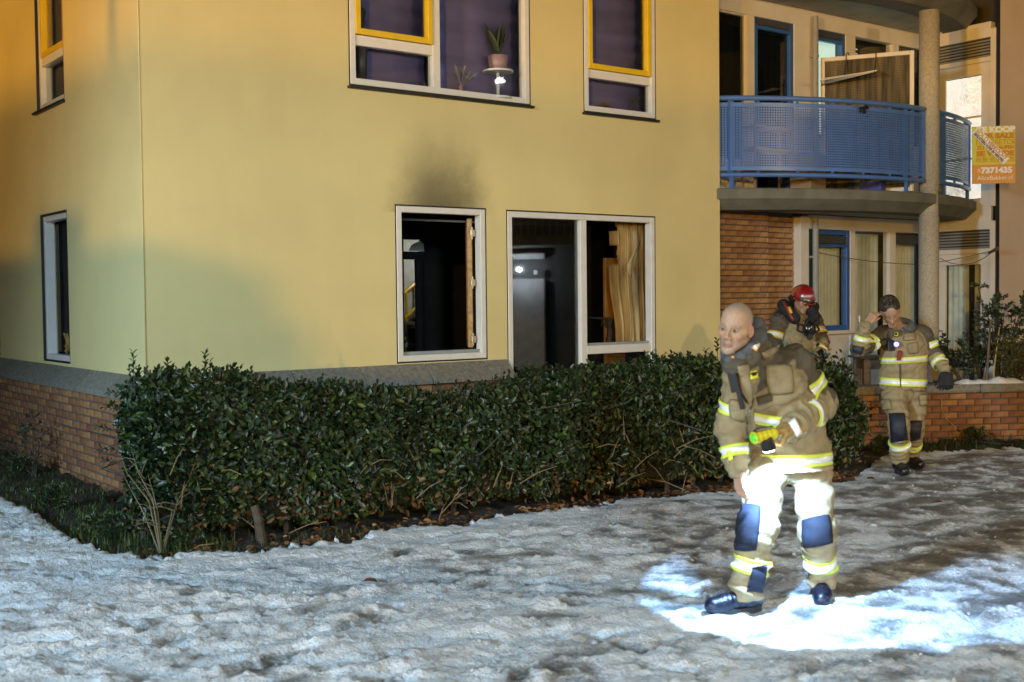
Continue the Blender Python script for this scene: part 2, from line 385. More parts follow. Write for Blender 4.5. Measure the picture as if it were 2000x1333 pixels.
m = MB(); m.box((i4[0]-.01, t4-.05, -.09), (i4[1]+.01, t4+.045, -.012), Tf); m.build('transom', white_paint, f4, bevel=.004)
ys = (i4[0], i4[1], t4+.05, i4[3]); sash(f4, Tf, ys, yellow_paint, .062, -.08, .012)
pane(f4, Tf, shrink(ys, .06), pane_m, -.05); pane(f4, Tf, (i4[0], i4[1], i4[2], t4-.05)); sill(f4, Tf, w4)
# side windows
g1 = window(bld, Tl, l1, deep=-.13, front=-.03); j1 = shrink(l1, FW+.016)
m = MB(); m.box((j1[1]-.07, j1[2]+.02, -.30), (j1[1]-.035, j1[3]-.02, -.255), Tl); m.box((j1[1]-.05, j1[2]+.02, -.16), (j1[1]-.02, j1[3]-.02, -.135), Tl); m.build('open_casement', mat('charred_frame', (.07, .05, .03), .6), g1)
m = MB()
for k in range(14):
    a = Vector(Tl(j1[1]-.2-random.uniform(0, .25), j1[2]+random.uniform(0, .12), -.14)); b = a+Vector((random.uniform(-.04, .04), random.uniform(-.08, .08), random.uniform(.03, .14))); m.tube([a, (a+b)/2+Vector((.01, .01, 0)), b], .012, 5)
m.build('charred_debris', char_wood, g1)
g2 = window(bld, Tl, l2, deep=-.13, front=-.03); j2 = shrink(l2, FW+.016)
m = MB(); m.box((j2[0], 4.27, -.12), (j2[1], 4.36, -.04), Tl); m.build('transom', white_paint, g2, bevel=.004)
ys = (j2[0], j2[1], 4.36, j2[3]); sash(g2, Tl, ys, yellow_paint, .06, -.11, -.03)
pane(g2, Tl, shrink(ys, .06), pane_m, -.09); pane(g2, Tl, (j2[0], j2[1], j2[2], 4.27), pane_m, -.09); sill(g2, Tl, l2)
m = MB(); m.box((j2[0], j2[2], -.24), (j2[1], j2[3], -.23), Tl); m.build('dark_blind', blind_m, g2)
g3 = window(bld, Tl, l3, deep=-.13, front=-.03); pane(g3, Tl, shrink(l3, .07), pane_dk, -.09)

# roller blinds with their folds
def blind(r, y, label):
    m = MB(); a, b, c, e = r; n = 40; k = 0
    for i in range(n+1):
        z = c + (e-c)*i/n; off = .010*math.sin(i*2*math.pi/5.0); m.v += [(a, y+off, z), (b, y+off, z)]
        if i: m.f.append((2*i-2, 2*i-1, 2*i+1, 2*i))
    o = m.build('roman_blind', blind_m, None, smooth=True, recalc=False); o.location = tuple(C0); o.rotation_euler = (0, 0, TH)
    md = o.modifiers.new('thick', 'SOLIDIFY'); md.thickness = .004
    return tag(o, label, 'blind', 'purple blinds upstairs')
blind((w3[0]+.03, m3-.03, 3.86, 5.4), .20, 'purple pleated blind behind the yellow sash of the wide upstairs window')
blind((m3+.03, w3[1]-.03, 3.86, 5.4), .20, 'purple pleated blind behind the big pane beside two potted plants')
blind((w4[0]+.03, w4[1]-.03, 3.86, 5.4), .20, 'purple pleated blind in the narrow upstairs window')
# ================================================================== wing with the bowed balconies
WD = -.30                                        # window plane behind the yellow front
SD, DE = 12.05, .85                              # door wall: at s = SD, from d = WD out to d = DE
wing = empty('balcony_wing', tuple(C0), TH)
tag(wing, 'brick and cream wing with curved blue balcony and round concrete column', 'building')
def Tw(s, z, d): return (s, -WD-d, z)
def Td(t, z, d): return (SD-d, -WD-t, z)         # t runs from the inner corner towards the street
def ws(x, y=500): return fsz(x, y, WD)[0]
def wz(x, y): return fsz(x, y, WD)[1]
HEAD = 2.70
# backing walls so that no light leaks, party wall, floors
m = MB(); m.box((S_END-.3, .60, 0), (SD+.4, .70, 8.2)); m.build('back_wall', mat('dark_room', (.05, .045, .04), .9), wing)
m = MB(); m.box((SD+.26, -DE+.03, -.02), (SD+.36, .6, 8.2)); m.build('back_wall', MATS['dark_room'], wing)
m = MB(); m.box((SD, -DE-.02, -.02), (SD+5.5, -DE+.02, 8.2)); pw = m.build('wall', pink_wall, wing)
m = MB(); m.box((SD-.012, -DE-.026, 0), (SD+.012, -DE+.03, 8.2)); m.build('joint', black_trim, wing)
# ---- brick bay at ground level
bs0, bs1, bs2 = S_END, ws(1504), ws(1564)
m = MB(); m.box((bs0, 0, -.14), (bs1, 2.86, -.04), Tw); m.box((bs1, 0, -.2), (bs2, 2.86, -.14), Tw); bay = m.build('brick_bay', mortar, wing)
bt = brick_mesh('brick_bay_unit', .207, .060, .06, brick_t); bth = brick_mesh('brick_bay_half', .10, .060, .06, brick_t)
brickwork(bay, lambda s, z: (Tw(s, z, -.05), 0), bs0+.02, bs1-.002, .75, 2.84, bt, bth, L=.207, H=.060, j=.013, limit=260)
brickwork(bay, lambda s, z: (Tw(s, z, -.145), 0), bs1+.005, bs2, .75, 2.84, bt, bth, L=.207, H=.060, j=.013, limit=120)
# ---- ground floor window wall
def bx(nm, r, d0, d1, mt, par=None, T=Tw, bev=.004):
    q = MB(); q.box((r[0], r[2], d0), (r[1], r[3], d1), T); return q.build(nm, mt, par or wing, bevel=bev)
sA = ws(1578); sB = ws(1592); sC = ws(1661); sC2 = ws(1671); sD_ = ws(1738); sD2 = ws(1750); sE = SD-.02
bx('post', (bs2, ws(1580), 0, HEAD+.1), -.16, .0, cream)
bx('head_beam', (ws(1580), sE, HEAD-.07, HEAD+.12), -.12, .0, cream)
zs_ = wz(1625, 646)
bx('apron_panel', (ws(1580), sC2, 0, zs_-.05), -.12, -.02, cream)
bx('window_sill', (ws(1582), sC2, zs_-.05, zs_), -.12, .04, cream)
wf = sash(wing, Tw, (sB, sC, zs_, HEAD-.07), blue_paint, .07, -.11, -.01, 'window'); tag(wf, 'blue framed window with vent grille')
bx('vent_grille', (sB+.02, sC-.08, HEAD-.26, HEAD-.16), -.07, -.004, dark_grille, wf, bev=0)
bx('vent_bar', (sB+.02, sC-.05, HEAD-.31, HEAD-.27), -.07, -.008, blue_paint, wf)
pane(wf, Tw, (sB+.06, sC-.06, zs_+.06, HEAD-.31), pane_m, -.06)
bx('mullion', (sC, sC2, 0, HEAD-.07), -.12, .0, cream)
bx('mullion', (sD_, sD2, 0, HEAD-.07), -.12, .0, cream)
pl = bx('glass_door', (sC2, sD_, .0, .75), -.11, -.03, cream); pane(pl, Tw, (sC2, sD_, .75, HEAD-.07), pane_m, -.06)
q = MB(); q.tube([Tw(sC2+.05, 1.25, .03), Tw(sC2+.05, 1.42, .03)], .012, 8); q.build('handle', white_paint, pl)
pl2 = bx('window', (sD2, sE, .0, .75), -.11, -.03, cream); pane(pl2, Tw, (sD2, sE, .75, HEAD-.07), pane_m, -.06)
bx('vent_grille', (sD2+.02, sE-.03, HEAD-.24, HEAD-.1), -.075, -.02, dark_grille, pl2, bev=0)
# downpipes
for z0, z1 in ((0, 2.78), (3.07, 5.5)):
    q = MB(); sp = ws(1585); q.tube([Tw(sp, z0, .07), Tw(sp, z1, .07)], .042, 14); p = q.build('downpipe', pipe_m, wing, smooth=False)
    for z in (z0+.9, z1-.55):
        q = MB(); q.tube([Tw(sp, z, .07), Tw(sp, z+.03, .07)], .050, 14); q.box((sp-.05, z, 0), (sp-.02, z+.03, .06), Tw); q.build('pipe_bracket', pipe_m, p)
# ---- ground floor door in the return wall
dl = (-WD*0+.0, DE-WD)
ta, tb = .02, 1.13
bx('door_frame', (ta, ta+.10, 0, HEAD+.06), -.10, .03, cream, T=Td); bx('door_frame', (tb-.08, tb, 0, HEAD+.06), -.10, .03, cream, T=Td)
bx('door_frame', (ta+.1, tb-.08, HEAD-.06, HEAD+.06), -.10, .03, cream, T=Td); bx('door_frame', (ta+.1, tb-.08, HEAD-.40, HEAD-.33), -.10, .03, cream, T=Td)
gr = bx('vent_grille', (ta+.1, tb-.08, HEAD-.33, HEAD-.06), -.05, -.03, dark_grille, T=Td, bev=0)
for k in range(6): bx('slat', (ta+.1, tb-.08, HEAD-.32+k*.043, HEAD-.30+k*.043), -.03, -.005, pipe_m, gr, T=Td, bev=.002)
def door(z0, lit):
    w = .16; a, b, c, e = ta+.10, tb-.08, z0, z0+HEAD-.40
    q = MB()
    for r in ((a, a+w+.04, c, e), (b-w, b, c, e), (a+w+.04, b-w, e-.16, e), (a+w+.04, b-w, c, c+.35)): q.box((r[0], r[2], -.06), (r[1], r[3], -.005), Td)
    d = q.build('door', cream, wing, bevel=.004); tag(d, 'cream door with lit obscured glass' if lit else 'cream glazed door')
    if not lit: pane(d, Td, (a+w+.04, b-w, c+.35, e-.16), pane_m, -.035)
    q = MB(); q.box((a+.05, c+.98, -.01), (a+.10, c+1.23, .012), Td); hd = q.build('handle', mat('steel_handle', (.6, .6, .6), .25, .9), d, bevel=.003)
    q = MB(); q.tube([Td(a+.075, c+1.17, .01), Td(a+.075, c+1.17, .05), Td(a+.19, c+1.17, .05)], .011, 8); q.build('lever', MATS['steel_handle'], d)
    return d, (a+w+.04, b-w, c+.35, e-.16)
door(.0, False)
# ---- upper floor
Z2 = 2.97; HEAD2 = HEAD+FL
bx('head_beam', (S_END, SD-.02, HEAD2-.07, HEAD2+.25), -.12, .0, cream)
u1, u2, u3, u4 = ws(1459, 100), ws(1474, 100), ws(1551, 100), ws(1578, 100)
wl = sash(wing, Tw, (S_END-.2, u1, Z2+.5, HEAD2-.07), cream, .02, -.1, -.02, 'window'); pane(wl, Tw, (S_END-.2, u1, Z2+.5, HEAD2-.07), pane_dk, -.06)
bx('apron_panel', (S_END-.2, u1, Z2, Z2+.5), -.12, -.02, cream)
bx('mullion', (u1, u2, Z2, HEAD2-.07), -.12, .0, cream)
bd = sash(wing, Tw, (u2, u3, Z2, HEAD2-.07), blue_paint, .075, -.11, -.01, 'door'); tag(bd, 'blue framed balcony door with dark glass')
bx('vent_grille', (u2+.02, u3-.08, HEAD2-.165, HEAD2-.085), -.07, -.004, dark_grille, bd, bev=0)
bx('vent_bar', (u2+.02, u3-.06, HEAD2-.22, HEAD2-.17), -.07, -.008, blue_paint, bd)
pane(bd, Tw, (u2+.06, u3-.06, Z2+.1, HEAD2-.22), pane_dk, -.06)
bx('post', (u3, ws(1592, 100), Z2, HEAD2-.07), -.14, .0, cream)
v0, v1, v2, v3, v4 = ws(1592, 100), ws(1652, 100), ws(1671, 100), ws(1744, 100), ws(1756, 100)
bw = sash(wing, Tw, (v0, v1, Z2+.9, HEAD2-.07), blue_paint, .07, -.11, -.01, 'window'); tag(bw, 'blue framed window with greenish light inside')
bx('vent_grille', (v0+.02, v1-.08, HEAD2-.165, HEAD2-.085), -.07, -.004, dark_grille, bw, bev=0)
bx('vent_bar', (v0+.02, v1-.05, HEAD2-.22, HEAD2-.17), -.07, -.008, blue_paint, bw)
pane(bw, Tw, (v0+.06, v1-.06, Z2+.96, HEAD2-.22), pane_m, -.06)
lit_room = mat('lit_room_wall', (.75, .85, .75), .8, emit=(.62, .80, .68), estr=.95)
bx('lit_wall', (v0-.05, v1+.05, Z2+.3, HEAD2), -.24, -.22, lit_room, bev=0)
bx('apron_panel', (v0, SD-.02, Z2, Z2+.9), -.12, -.02, cream)
bx('mullion', (v1, v2, Z2+.9, HEAD2-.07), -.12, .0, cream); bx('mullion', (v3, v4, Z2+.9, HEAD2-.07), -.12, .0, cream)
ww = bx('window', (v2, v3, Z2+.9, Z2+.96), -.1, -.02, cream); pane(ww, Tw, (v2, v3, Z2+.96, HEAD2-.07), pane_m, -.06)
bx('lit_wall', (v2-.0, v2+.34, Z2+.3, HEAD2-.16), -.24, -.22, lit_room, ww, bev=0)
q = MB()
for k in range(6):
    zz_ = HEAD2-.5+k*.065; q.add([Tw(v2+.0, zz_, -.2), Tw(v3, zz_-.01, -.2), Tw(v3, zz_+.05, -.2), Tw(v2+.0, zz_+.05, -.2)], [(0, 1, 2, 3)])
q.build('slatted_blind', mat('brown_blind', (.10, .07, .03), .7), ww)
wr = bx('window', (v4, SD-.02, Z2+.9, Z2+.96), -.1, -.02, cream); pane(wr, Tw, (v4, SD-.02, Z2+.96, HEAD2-.07), pane_dk, -.06)
bx('door_frame', (ta, ta+.10, Z2, HEAD2+.06), -.10, .03, cream, T=Td); bx('door_frame', (tb-.08, tb, Z2, HEAD2+.06), -.10, .03, cream, T=Td)
bx('door_frame', (ta+.1, tb-.08, HEAD2-.06, HEAD2+.16), -.10, .03, cream, T=Td); bx('door_frame', (ta+.1, tb-.08, HEAD2-.40, HEAD2-.33), -.10, .03, cream, T=Td)
gr = bx('vent_grille', (ta+.1, tb-.08, HEAD2-.33, HEAD2-.06), -.05, -.03, dark_grille, T=Td, bev=0)
for k in range(6): bx('slat', (ta+.1, tb-.08, HEAD2-.32+k*.043, HEAD2-.30+k*.043), -.03, -.005, pipe_m, gr, T=Td, bev=.002)
d2, gr_ = door(FL, True)
lit = bpy.data.materials.new('lit_obscured_glass'); lit.use_nodes = True; _n = lit.node_tree.nodes; _l = lit.node_tree.links
_b = _n['Principled BSDF']; _b.inputs['Base Color'].default_value = (.6, .6, .55, 1); _b.inputs['Roughness'].default_value = .25
_tc = _n.new('ShaderNodeTexCoord'); _v = _n.new('ShaderNodeTexVoronoi'); _v.inputs['Scale'].default_value = 55; _l.new(_tc.outputs['Object'], _v.inputs[0])
_z = _n.new('ShaderNodeTexNoise'); _z.inputs['Scale'].default_value = 2.6; _l.new(_tc.outputs['Object'], _z.inputs[0])
_a = _n.new('ShaderNodeMath'); _a.operation = 'MULTIPLY'; _l.new(_v.outputs[0], _a.inputs[0]); _a.inputs[1].default_value = .9
_s = _n.new('ShaderNodeMath'); _s.operation = 'ADD'; _l.new(_a.outputs[0], _s.inputs[0]); _l.new(_z.outputs[0], _s.inputs[1])
_r = _n.new('ShaderNodeMapRange'); _l.new(_s.outputs[0], _r.inputs[0]); _r.inputs[1].default_value = .55; _r.inputs[2].default_value = 1.05; _r.inputs[3].default_value = .16; _r.inputs[4].default_value = .85
_b.inputs['Emission Color'].default_value = (1, .97, .88, 1); _l.new(_r.outputs[0], _b.inputs['Emission Strength'])
a, b, c, e = gr_
for k in range(3):
    h = (e-c)/3.0; q = MB(); q.box((a, c+k*h+.014, -.04), (b, c+(k+1)*h-.014, -.03), Td); q.build('pane', lit, d2)
    if k: bx('glazing_bar', (a, b, c+k*h-.014, c+k*h+.014), -.05, -.012, cream, d2, T=Td, bev=.002)
# curtains behind the ground floor glass
def curtain(s0, s1, z0, z1, d, label, wav=.07, mt=None, amp=.022, T=Tw, ph=0.):
    n = int((s1-s0)/.012); q = MB(); rows = 8
    for r in range(rows+1):
        z = z0+(z1-z0)*r/rows
        for i in range(n+1):
            s = s0+(s1-s0)*i/n
            q.v.append(T(s, z, d+amp*math.sin(2*math.pi*s/wav+ph+.5*math.sin(s*9+z*.7))*(1-.3*r/rows)))
    for r in range(rows):
        for i in range(n): k = r*(n+1)+i; q.f.append((k, k+1, k+n+2, k+n+1))
    o = q.build('curtain', mt or curtain_m, None, smooth=True, recalc=False); o.location = tuple(C0); o.rotation_euler = (0, 0, TH)
    md = o.modifiers.new('thick', 'SOLIDIFY'); md.thickness = .002
    return tag(o, label, 'curtain', 'pale curtains downstairs')
curtain(sB, sC, .9, HEAD-.1, -.20, 'pale pleated curtain behind the blue framed downstairs window')
curtain(sC2, sD_, .3, HEAD-.1, -.20, 'pale pleated curtain behind the glass door between cream mullions', .09)
curtain(sD2, sE, .3, HEAD-.1, -.20, 'pale pleated curtain in the pane next to the concrete column', .08)
curtain(.3, .62, .2, HEAD-.45, -.14, 'pale curtain in the left half of the downstairs door', .09, T=Td)
curtain(.72, .95, .2, HEAD-.45, -.14, 'pale curtain in the right half of the downstairs door', .08, T=Td)
curtain(S_END-.1, u1, Z2+.5, HEAD2-.1, -.22, 'dark brown curtain in the upstairs window beside the yellow wall', .12, mat('brown_curtain', (.06, .045, .035), .9))
curtain(u2+.06, u3-.06, Z2+.1, HEAD2-.3, -.22, 'dark brown curtain behind the blue balcony door', .14, MATS['brown_curtain'])
# ---- bowed balcony slabs
def circ(p, q, r):
    (ax, ay), (bx_, by), (cx, cy) = p, q, r; D = 2*(ax*(by-cy)+bx_*(cy-ay)+cx*(ay-by))
    ux = ((ax*ax+ay*ay)*(by-cy)+(bx_*bx_+by*by)*(cy-ay)+(cx*cx+cy*cy)*(ay-by))/D
    uy = ((ax*ax+ay*ay)*(cx-bx_)+(bx_*bx_+by*by)*(ax-cx)+(cx*cx+cy*cy)*(bx_-ax))/D
    return ux, uy, math.hypot(ax-ux, ay-uy)
ACX, ACY, AR = circ((7.2, -.12), (10.0, .86), (12.05, .42))
def arc_d(s, off=0.): return ACY + math.sqrt(max((AR+off)**2-(s-ACX)**2, 0))
def slab(z0, z1, off=.10):
    ss = np.linspace(S_END-.35, SD-.015, 48); q = MB(); n = len(ss)
    prof = [(off-.02, z1), (off, z1-.015), (off, z1-.13), (off-.16, z0+.0), (off-.5, z0+.0), (off-.5, z0+.035), (None, z0+.035), (None, z1)]
    for s in ss:
        for o_, z in prof: q.v.append((s, .30-.004 if o_ is None else -arc_d(s, o_) if -arc_d(s, o_) < .29 else .29, z))
    k = len(prof)
    for i in range(n-1):
        for j in range(k): q.f.append((i*k+j, (i+1)*k+j, (i+1)*k+(j+1) % k, i*k+(j+1) % k))
    q.f.append(tuple(range(k))); q.f.append(tuple((n-1)*k+j for j in range(k)))
    return q.build('balcony_slab', concrete, wing)
slab(2.80, 3.06); slab(2.80+FL+.02, 3.06+FL+.04)
for z in (2.80, 2.80+FL+.02):
    q = MB(); ss = np.linspace(S_END-.3, SD-.02, 40)
    for s in ss: q.v += [(s, .29, z+.03), (s, min(-arc_d(s, -.42), .28), z+.03)]
    for i in range(39): q.f.append((2*i, 2*i+1, 2*i+3, 2*i+2))
    o = q.build('soffit', soffit_m, wing, recalc=False)
# column
cs = 10.42; cd_ = arc_d(cs, -.02); cp_ = (cs, -cd_)
q = MB(); q.lathe([(.0, -.05), (.132, -.05), (.132, 2.76), (.122, 2.762), (.122, 3.10), (.132, 3.102), (.132, 5.5), (.0, 5.5)], (cp_[0], cp_[1], 0), 28); colm = q.build('column', column_m, wing, smooth=False)
for p_ in colm.data.polygons: p_.use_smooth = abs(p_.normal.z) < .5
# ---- railing panels of perforated sheet
def rail_panel(s0, s1, z0=3.20, z1=4.21):
    root = empty('railing', parent=wing)
    P = lambda s, z, off=0.: (s, -arc_d(s, off), z)
    ss = np.linspace(s0, s1, max(8, int((s1-s0)*12)))
    for nm, z, r in (('top_rail', z1-.03, .032), ('bottom_rail', z0+.03, .030)):
        q = MB(); q.tube([P(s, z) for s in ss], r, 10); q.build(nm, rail_blue, root, smooth=True)
    # perforated sheet, each hole real
    a, b, c, e = s0+.015, s1-.015, z0+.085, z1-.085; mar = .045; pit = .0315
    arcl = lambda s: s
    nx = max(1, int(round((b-a-2*mar)/(pit*.93)))); nz = int(round((e-c-2*mar)/pit))
    sx = np.linspace(a+mar, b-mar, nx+1); sz = np.linspace(c+mar, e-mar, nz+1); q = MB()
    for i in range(nx):
        for j in range(nz):
            x0, x1, y0, y1 = sx[i], sx[i+1], sz[j], sz[j+1]; cx, cy = (x0+x1)/2, (y0+y1)/2; rx, ry = (x1-x0)*.33, (y1-y0)*.33
            o8 = [(x0, y0), (cx, y0), (x1, y0), (x1, cy), (x1, y1), (cx, y1), (x0, y1), (x0, cy)]
            h8 = [(cx+rx*math.cos(t), cy+ry*math.sin(t)) for t in [math.radians(225+45*k) for k in range(8)]]
            q.add([P(*p_) for p_ in o8+h8], [(k, (k+1) % 8, 8+(k+1) % 8, 8+k) for k in range(8)])
    for (x0, x1, y0, y1) in ((a, b, c, c+mar), (a, b, e-mar, e), (a, a+mar, c+mar, e-mar), (b-mar, b, c+mar, e-mar)):
        n = max(1, int((x1-x0)/.1))
        for i in range(n):
            p0, p1 = x0+(x1-x0)*i/n, x0+(x1-x0)*(i+1)/n; q.add([P(p0, y0), P(p1, y0), P(p1, y1), P(p0, y1)], [(0, 1, 2, 3)])
    sh = q.build('perforated_sheet', rail_blue, root, recalc=False); md = sh.modifiers.new('thick', 'SOLIDIFY'); md.thickness = .003
    # clips, posts and feet
    for s in np.arange(s0+.12, s1-.05, .46):
        for z in (z1-.075, z0+.075):
            q = MB(); q.box((s-.02, -arc_d(s)-.006, z-.018), (s+.02, -arc_d(s)+.006, z+.018)); q.build('clip', rail_blue, root)
    for s in ([s0+.3, s1-.38] if s1-s0 > 1.6 else [s0+.22, s1-.12]):
        q = MB(); q.box((s-.045, -arc_d(s)+.012, z0-.0), (s+.045, -arc_d(s)+.03, z1-.05)); q.box((s-.02, -arc_d(s)-.008, 3.07), (s+.02, -arc_d(s)+.03, z0+.03)); q.box((s-.07, -arc_d(s)-.04, 3.061), (s+.07, -arc_d(s)+.05, 3.075)); q.build('post', rail_blue, root)
    for s in (s0+.008, s1-.008):
        q = MB(); q.box((s-.012, -arc_d(s)-.014, z0+.03), (s+.012, -arc_d(s)+.014, z1-.03)); q.build('end_bar', rail_blue, root)
    return root
rs0 = S_END-.12
tag(rail_panel(rs0, cs-.16), 'long bowed blue railing of perforated sheet'); tag(rail_panel(cs+.17, SD-.05), 'short bowed blue railing right of the column')
# ---- privacy screen of ribbed wired glass in a white frame
ribbed = bpy.data.materials.new('ribbed_wired_glass'); ribbed.use_nodes = True; _n = ribbed.node_tree.nodes; _l = ribbed.node_tree.links
_b = _n['Principled BSDF']; _b.inputs['Roughness'].default_value = .55; _b.inputs['Specular IOR Level'].default_value = .25; _b.inputs['Alpha'].default_value = .97
_tc = _n.new('ShaderNodeTexCoord'); _mp = _n.new('ShaderNodeMapping'); _mp.inputs['Scale'].default_value = (1, 1, .08); _l.new(_tc.outputs['Object'], _mp.inputs[0])
_z = _n.new('ShaderNodeTexNoise'); _z.inputs['Scale'].default_value = 14; _z.inputs['Detail'].default_value = 3; _l.new(_mp.outputs[0], _z.inputs[0])
_w = _n.new('ShaderNodeTexWave'); _w.bands_direction = 'Z'; _w.inputs['Scale'].default_value = 14; _w.inputs['Distortion'].default_value = .3; _l.new(_tc.outputs['Object'], _w.inputs[0])
_r = _n.new('ShaderNodeValToRGB'); _r.color_ramp.elements[0].color = (.035, .026, .012, 1); _r.color_ramp.elements[1].color = (.20, .16, .08, 1); _r.color_ramp.elements[0].position = .35; _r.color_ramp.elements[1].position = .68
_l.new(_z.outputs[0], _r.inputs[0]); _x = _n.new('ShaderNodeMix'); _x.data_type = 'RGBA'; _x.blend_type = 'MULTIPLY'; _x.inputs[0].default_value = .5
_l.new(_r.outputs[0], _x.inputs[6]); _l.new(_w.outputs[0], _x.inputs[7]); _l.new(_x.outputs[2], _b.inputs['Base Color'])
p0 = np.array([ws(1601, 130), -WD-.02]); p1 = np.array([10.18, -arc_d(10.18)+.1]); dv = (p1-p0)/np.linalg.norm(p1-p0); pl_ = np.linalg.norm(p1-p0); nv = np.array([-dv[1], dv[0]])
def Ts(t, z, d): return (p0[0]+dv[0]*t+nv[0]*d, p0[1]+dv[1]*t+nv[1]*d, z)
zs0, zs1 = 3.1, HEAD2-.47
scr = ring(MB(), Ts, (0, pl_, zs0, zs1), .055, -.025, .025).build('privacy_screen', cream, wing, bevel=.004)
q = MB(); q.box((.05, zs0+.05, -.006), (pl_-.05, zs1-.05, .006), Ts); q.build('ribbed_pane', ribbed, scr)

# ================================================================== things on the balcony wing
# folding drying rack hooked over the screen
rk = MB(); wire = mat('white_wire', (.6, .57, .5), .4); 
def Pr(t, z, d): return loc2w(*Ts(t, z, d))
zr = zs1-.34
for k in range(6): f = k/5; rk.tube([Pr(.02+f*.04, zr-.03, -.06-.44*f), Pr(pl_*.62, zr+.10-.08*f, -.06-.44*f)], .005, 5)
rk.tube([Pr(.02, zr-.03, -.05), Pr(.06, zr-.05, -.52), Pr(pl_*.64, zr+.02, -.52), Pr(pl_*.62, zr+.10, -.05), Pr(.02, zr-.03, -.05)], .008, 6)
rack = rk.build('drying_rack', wire); tag(rack, 'white wire drying rack hooked over the balcony privacy screen', 'drying rack')
for t in (.28, .60):
    q = MB(); q.tube([Pr(pl_*t, zr+.02, -.28), Pr(pl_*t, zr+.22, -.06), Pr(pl_*t, zs1+.02, -.05), Pr(pl_*t+.02, zs1+.045, .0), Pr(pl_*t+.03, zs1+.0, .045)], .007, 6); q.build('hook', mat('dark_wire', (.03, .03, .03), .5), rack)
# clip on the railing
sR = 9.05
q = MB(); pc = loc2w(sR, -arc_d(sR)-.03, 4.10)
q.obox(pc, U*.06, V*.02, (0, 0, .012)); q.obox(pc+np.array([0, 0, -.03])-U*.045, U*.01, V*.012, (0, 0, .03)); q.obox(pc+np.array([0, 0, -.035])+U*.03, U*.012, V*.012, (0, 0, .03)); q.obox(pc+U*.07+np.array([0, 0, .015]), U*.03, V*.015, (0, 0, .02))
tag(q.build('railing_clip', black_trim), 'small black clip hanging on the long blue railing', 'clip')
# boxes behind the railing on the slab
for (s, d, w, h, c, lb, nm) in ((8.75, .15, .42, .5, (.30, .20, .10), 'brown cardboard box standing behind the long blue railing', 'cardboard_box'), (9.75, .42, .16, .16, (.06, .08, .35), 'blue crate on the slab beside the column', 'storage_crate')):
    q = MB(); q.box((-w/2, -.15, 0), (w/2, .15, h)); o = q.build(nm, mat(nm + '_skin', c, .7, bump=.1), None, bevel=.008); o.location = tuple(loc2w(s, -d, 3.062)); o.rotation_euler = (0, 0, TH+.2)
    tag(o, lb, 'box' if 'box' in nm else 'crate')
    q = MB(); q.box((-w/2-.004, -.03, h-.001), (w/2+.004, .03, h+.004)); q.build('lid_strip', mat('tape', (.45, .35, .2), .5), o)
# cluttered shelf and chair shapes seen through the holes
q = MB(); pcx = loc2w(8.2, .06, 3.062)
for k in range(3): q.obox(pcx+np.array([0, 0, .25+k*.28]), U*.38, V*.13, (0, 0, .012))
for a_ in (-.36, .36): 
    for b_ in (-.11, .11): q.obox(pcx+U*a_+V*b_+np.array([0, 0, .44]), U*.012, V*.012, (0, 0, .44))
tag(q.build('balcony_shelf', mat('shelf_wood', (.36, .20, .09), .6)), 'low wooden shelf behind the left part of the long blue railing', 'shelf')

# estate agent's sign
sg = empty('sale_sign'); sY = 16.05; g0 = at(1899, 360, sY); g1 = at(1981, 361, sY); g2_ = at(1897, 248, sY)
W_, H_ = float(np.linalg.norm(g1-g0)), float(g2_[2]-g0[2])
sg.location = tuple(g0); sg.rotation_euler = (0, math.radians(-.6), math.radians(-4))
tag(sg, 'yellow and orange sale sign with diagonal white sold sticker', 'sign')
q = MB(); q.box((0, 0, 0), (W_, .012, H_)); q.build('board', mat('sign_yellow', (.62, .52, .03), .45, var=.04), sg)
q = MB(); q.box((0, -.003, 0), (W_, -.0005, H_*.33)); q.build('lower_panel', mat('sign_orange', (.62, .26, .02), .45, var=.04), sg)
q = MB(); q.box((0, -.004, H_*.33), (W_*.075, -.001, H_)); q.build('edge_strip', mat('sign_lime', (.55, .56, .06), .45), sg)
q = MB(); q.box((W_*.3, .012, H_*.3), (W_*.7, .05, H_*.36)); q.box((W_*.45, .03, H_*.3), (W_*.5, .62, H_*.36)); q.build('bracket', pipe_m, sg)
wt = mat('sign_white', (.8, .8, .76), .5, var=.02); ot = mat('sign_letter_orange', (.55, .22, .01), .5, var=.02); nvy = mat('sign_navy', (.02, .02, .08), .5, var=.02)
def sign_text(s, x, z, h, w, m, y=-.006, rot=0., nm='lettering', bold=0.):
    mt = Matrix.Translation((x*W_, y, z*H_)) @ Matrix.Rotation(rot, 4, 'Y') @ Matrix.Rotation(math.pi/2, 4, 'X')
    return text_mesh(nm, s, h*H_*1.38, m, sg, mt, .001, w*W_, bold)
sign_text('TE KOOP', .10, .895, .095, .90, wt, bold=.006); sign_text('FOR SALE', .10, .79, .085, .88, ot, bold=.006)
sign_text('ПРОДАЕТСЯ', .10, .68, .085, .88, ot); sign_text('ZU VERKAUFEN', .10, .60, .06, .88, ot, bold=.003)
sign_text('SE VENDE', .10, .485, .085, .88, ot, bold=.006); sign_text('出售 売家 出售', .10, .38, .075, .88, ot)
sign_text('020', .185, .20, .05, .08, wt, rot=-math.pi/2); sign_text('7371435', .20, .185, .10, .72, wt, bold=.006); sign_text('AliceBakker.nl', .11, .065, .075, .82, wt)
stk = empty('sticker', parent=sg); stk.location = (W_*.13, -.009, H_*.985); stk.rotation_euler = (0, math.radians(46), 0)
q = MB(); SL = W_*1.05; q.box((0, 0, -.115), (SL, .0015, 0)); q.build('sticker_sheet', wt, stk)
text_mesh('lettering', 'SOLD', .078, mat('sign_ochre', (.6, .36, .05), .5), stk, Matrix.Translation((.02, -.002, -.062)) @ Matrix.Rotation(math.pi/2, 4, 'X'), .001, SL*.34, .002)
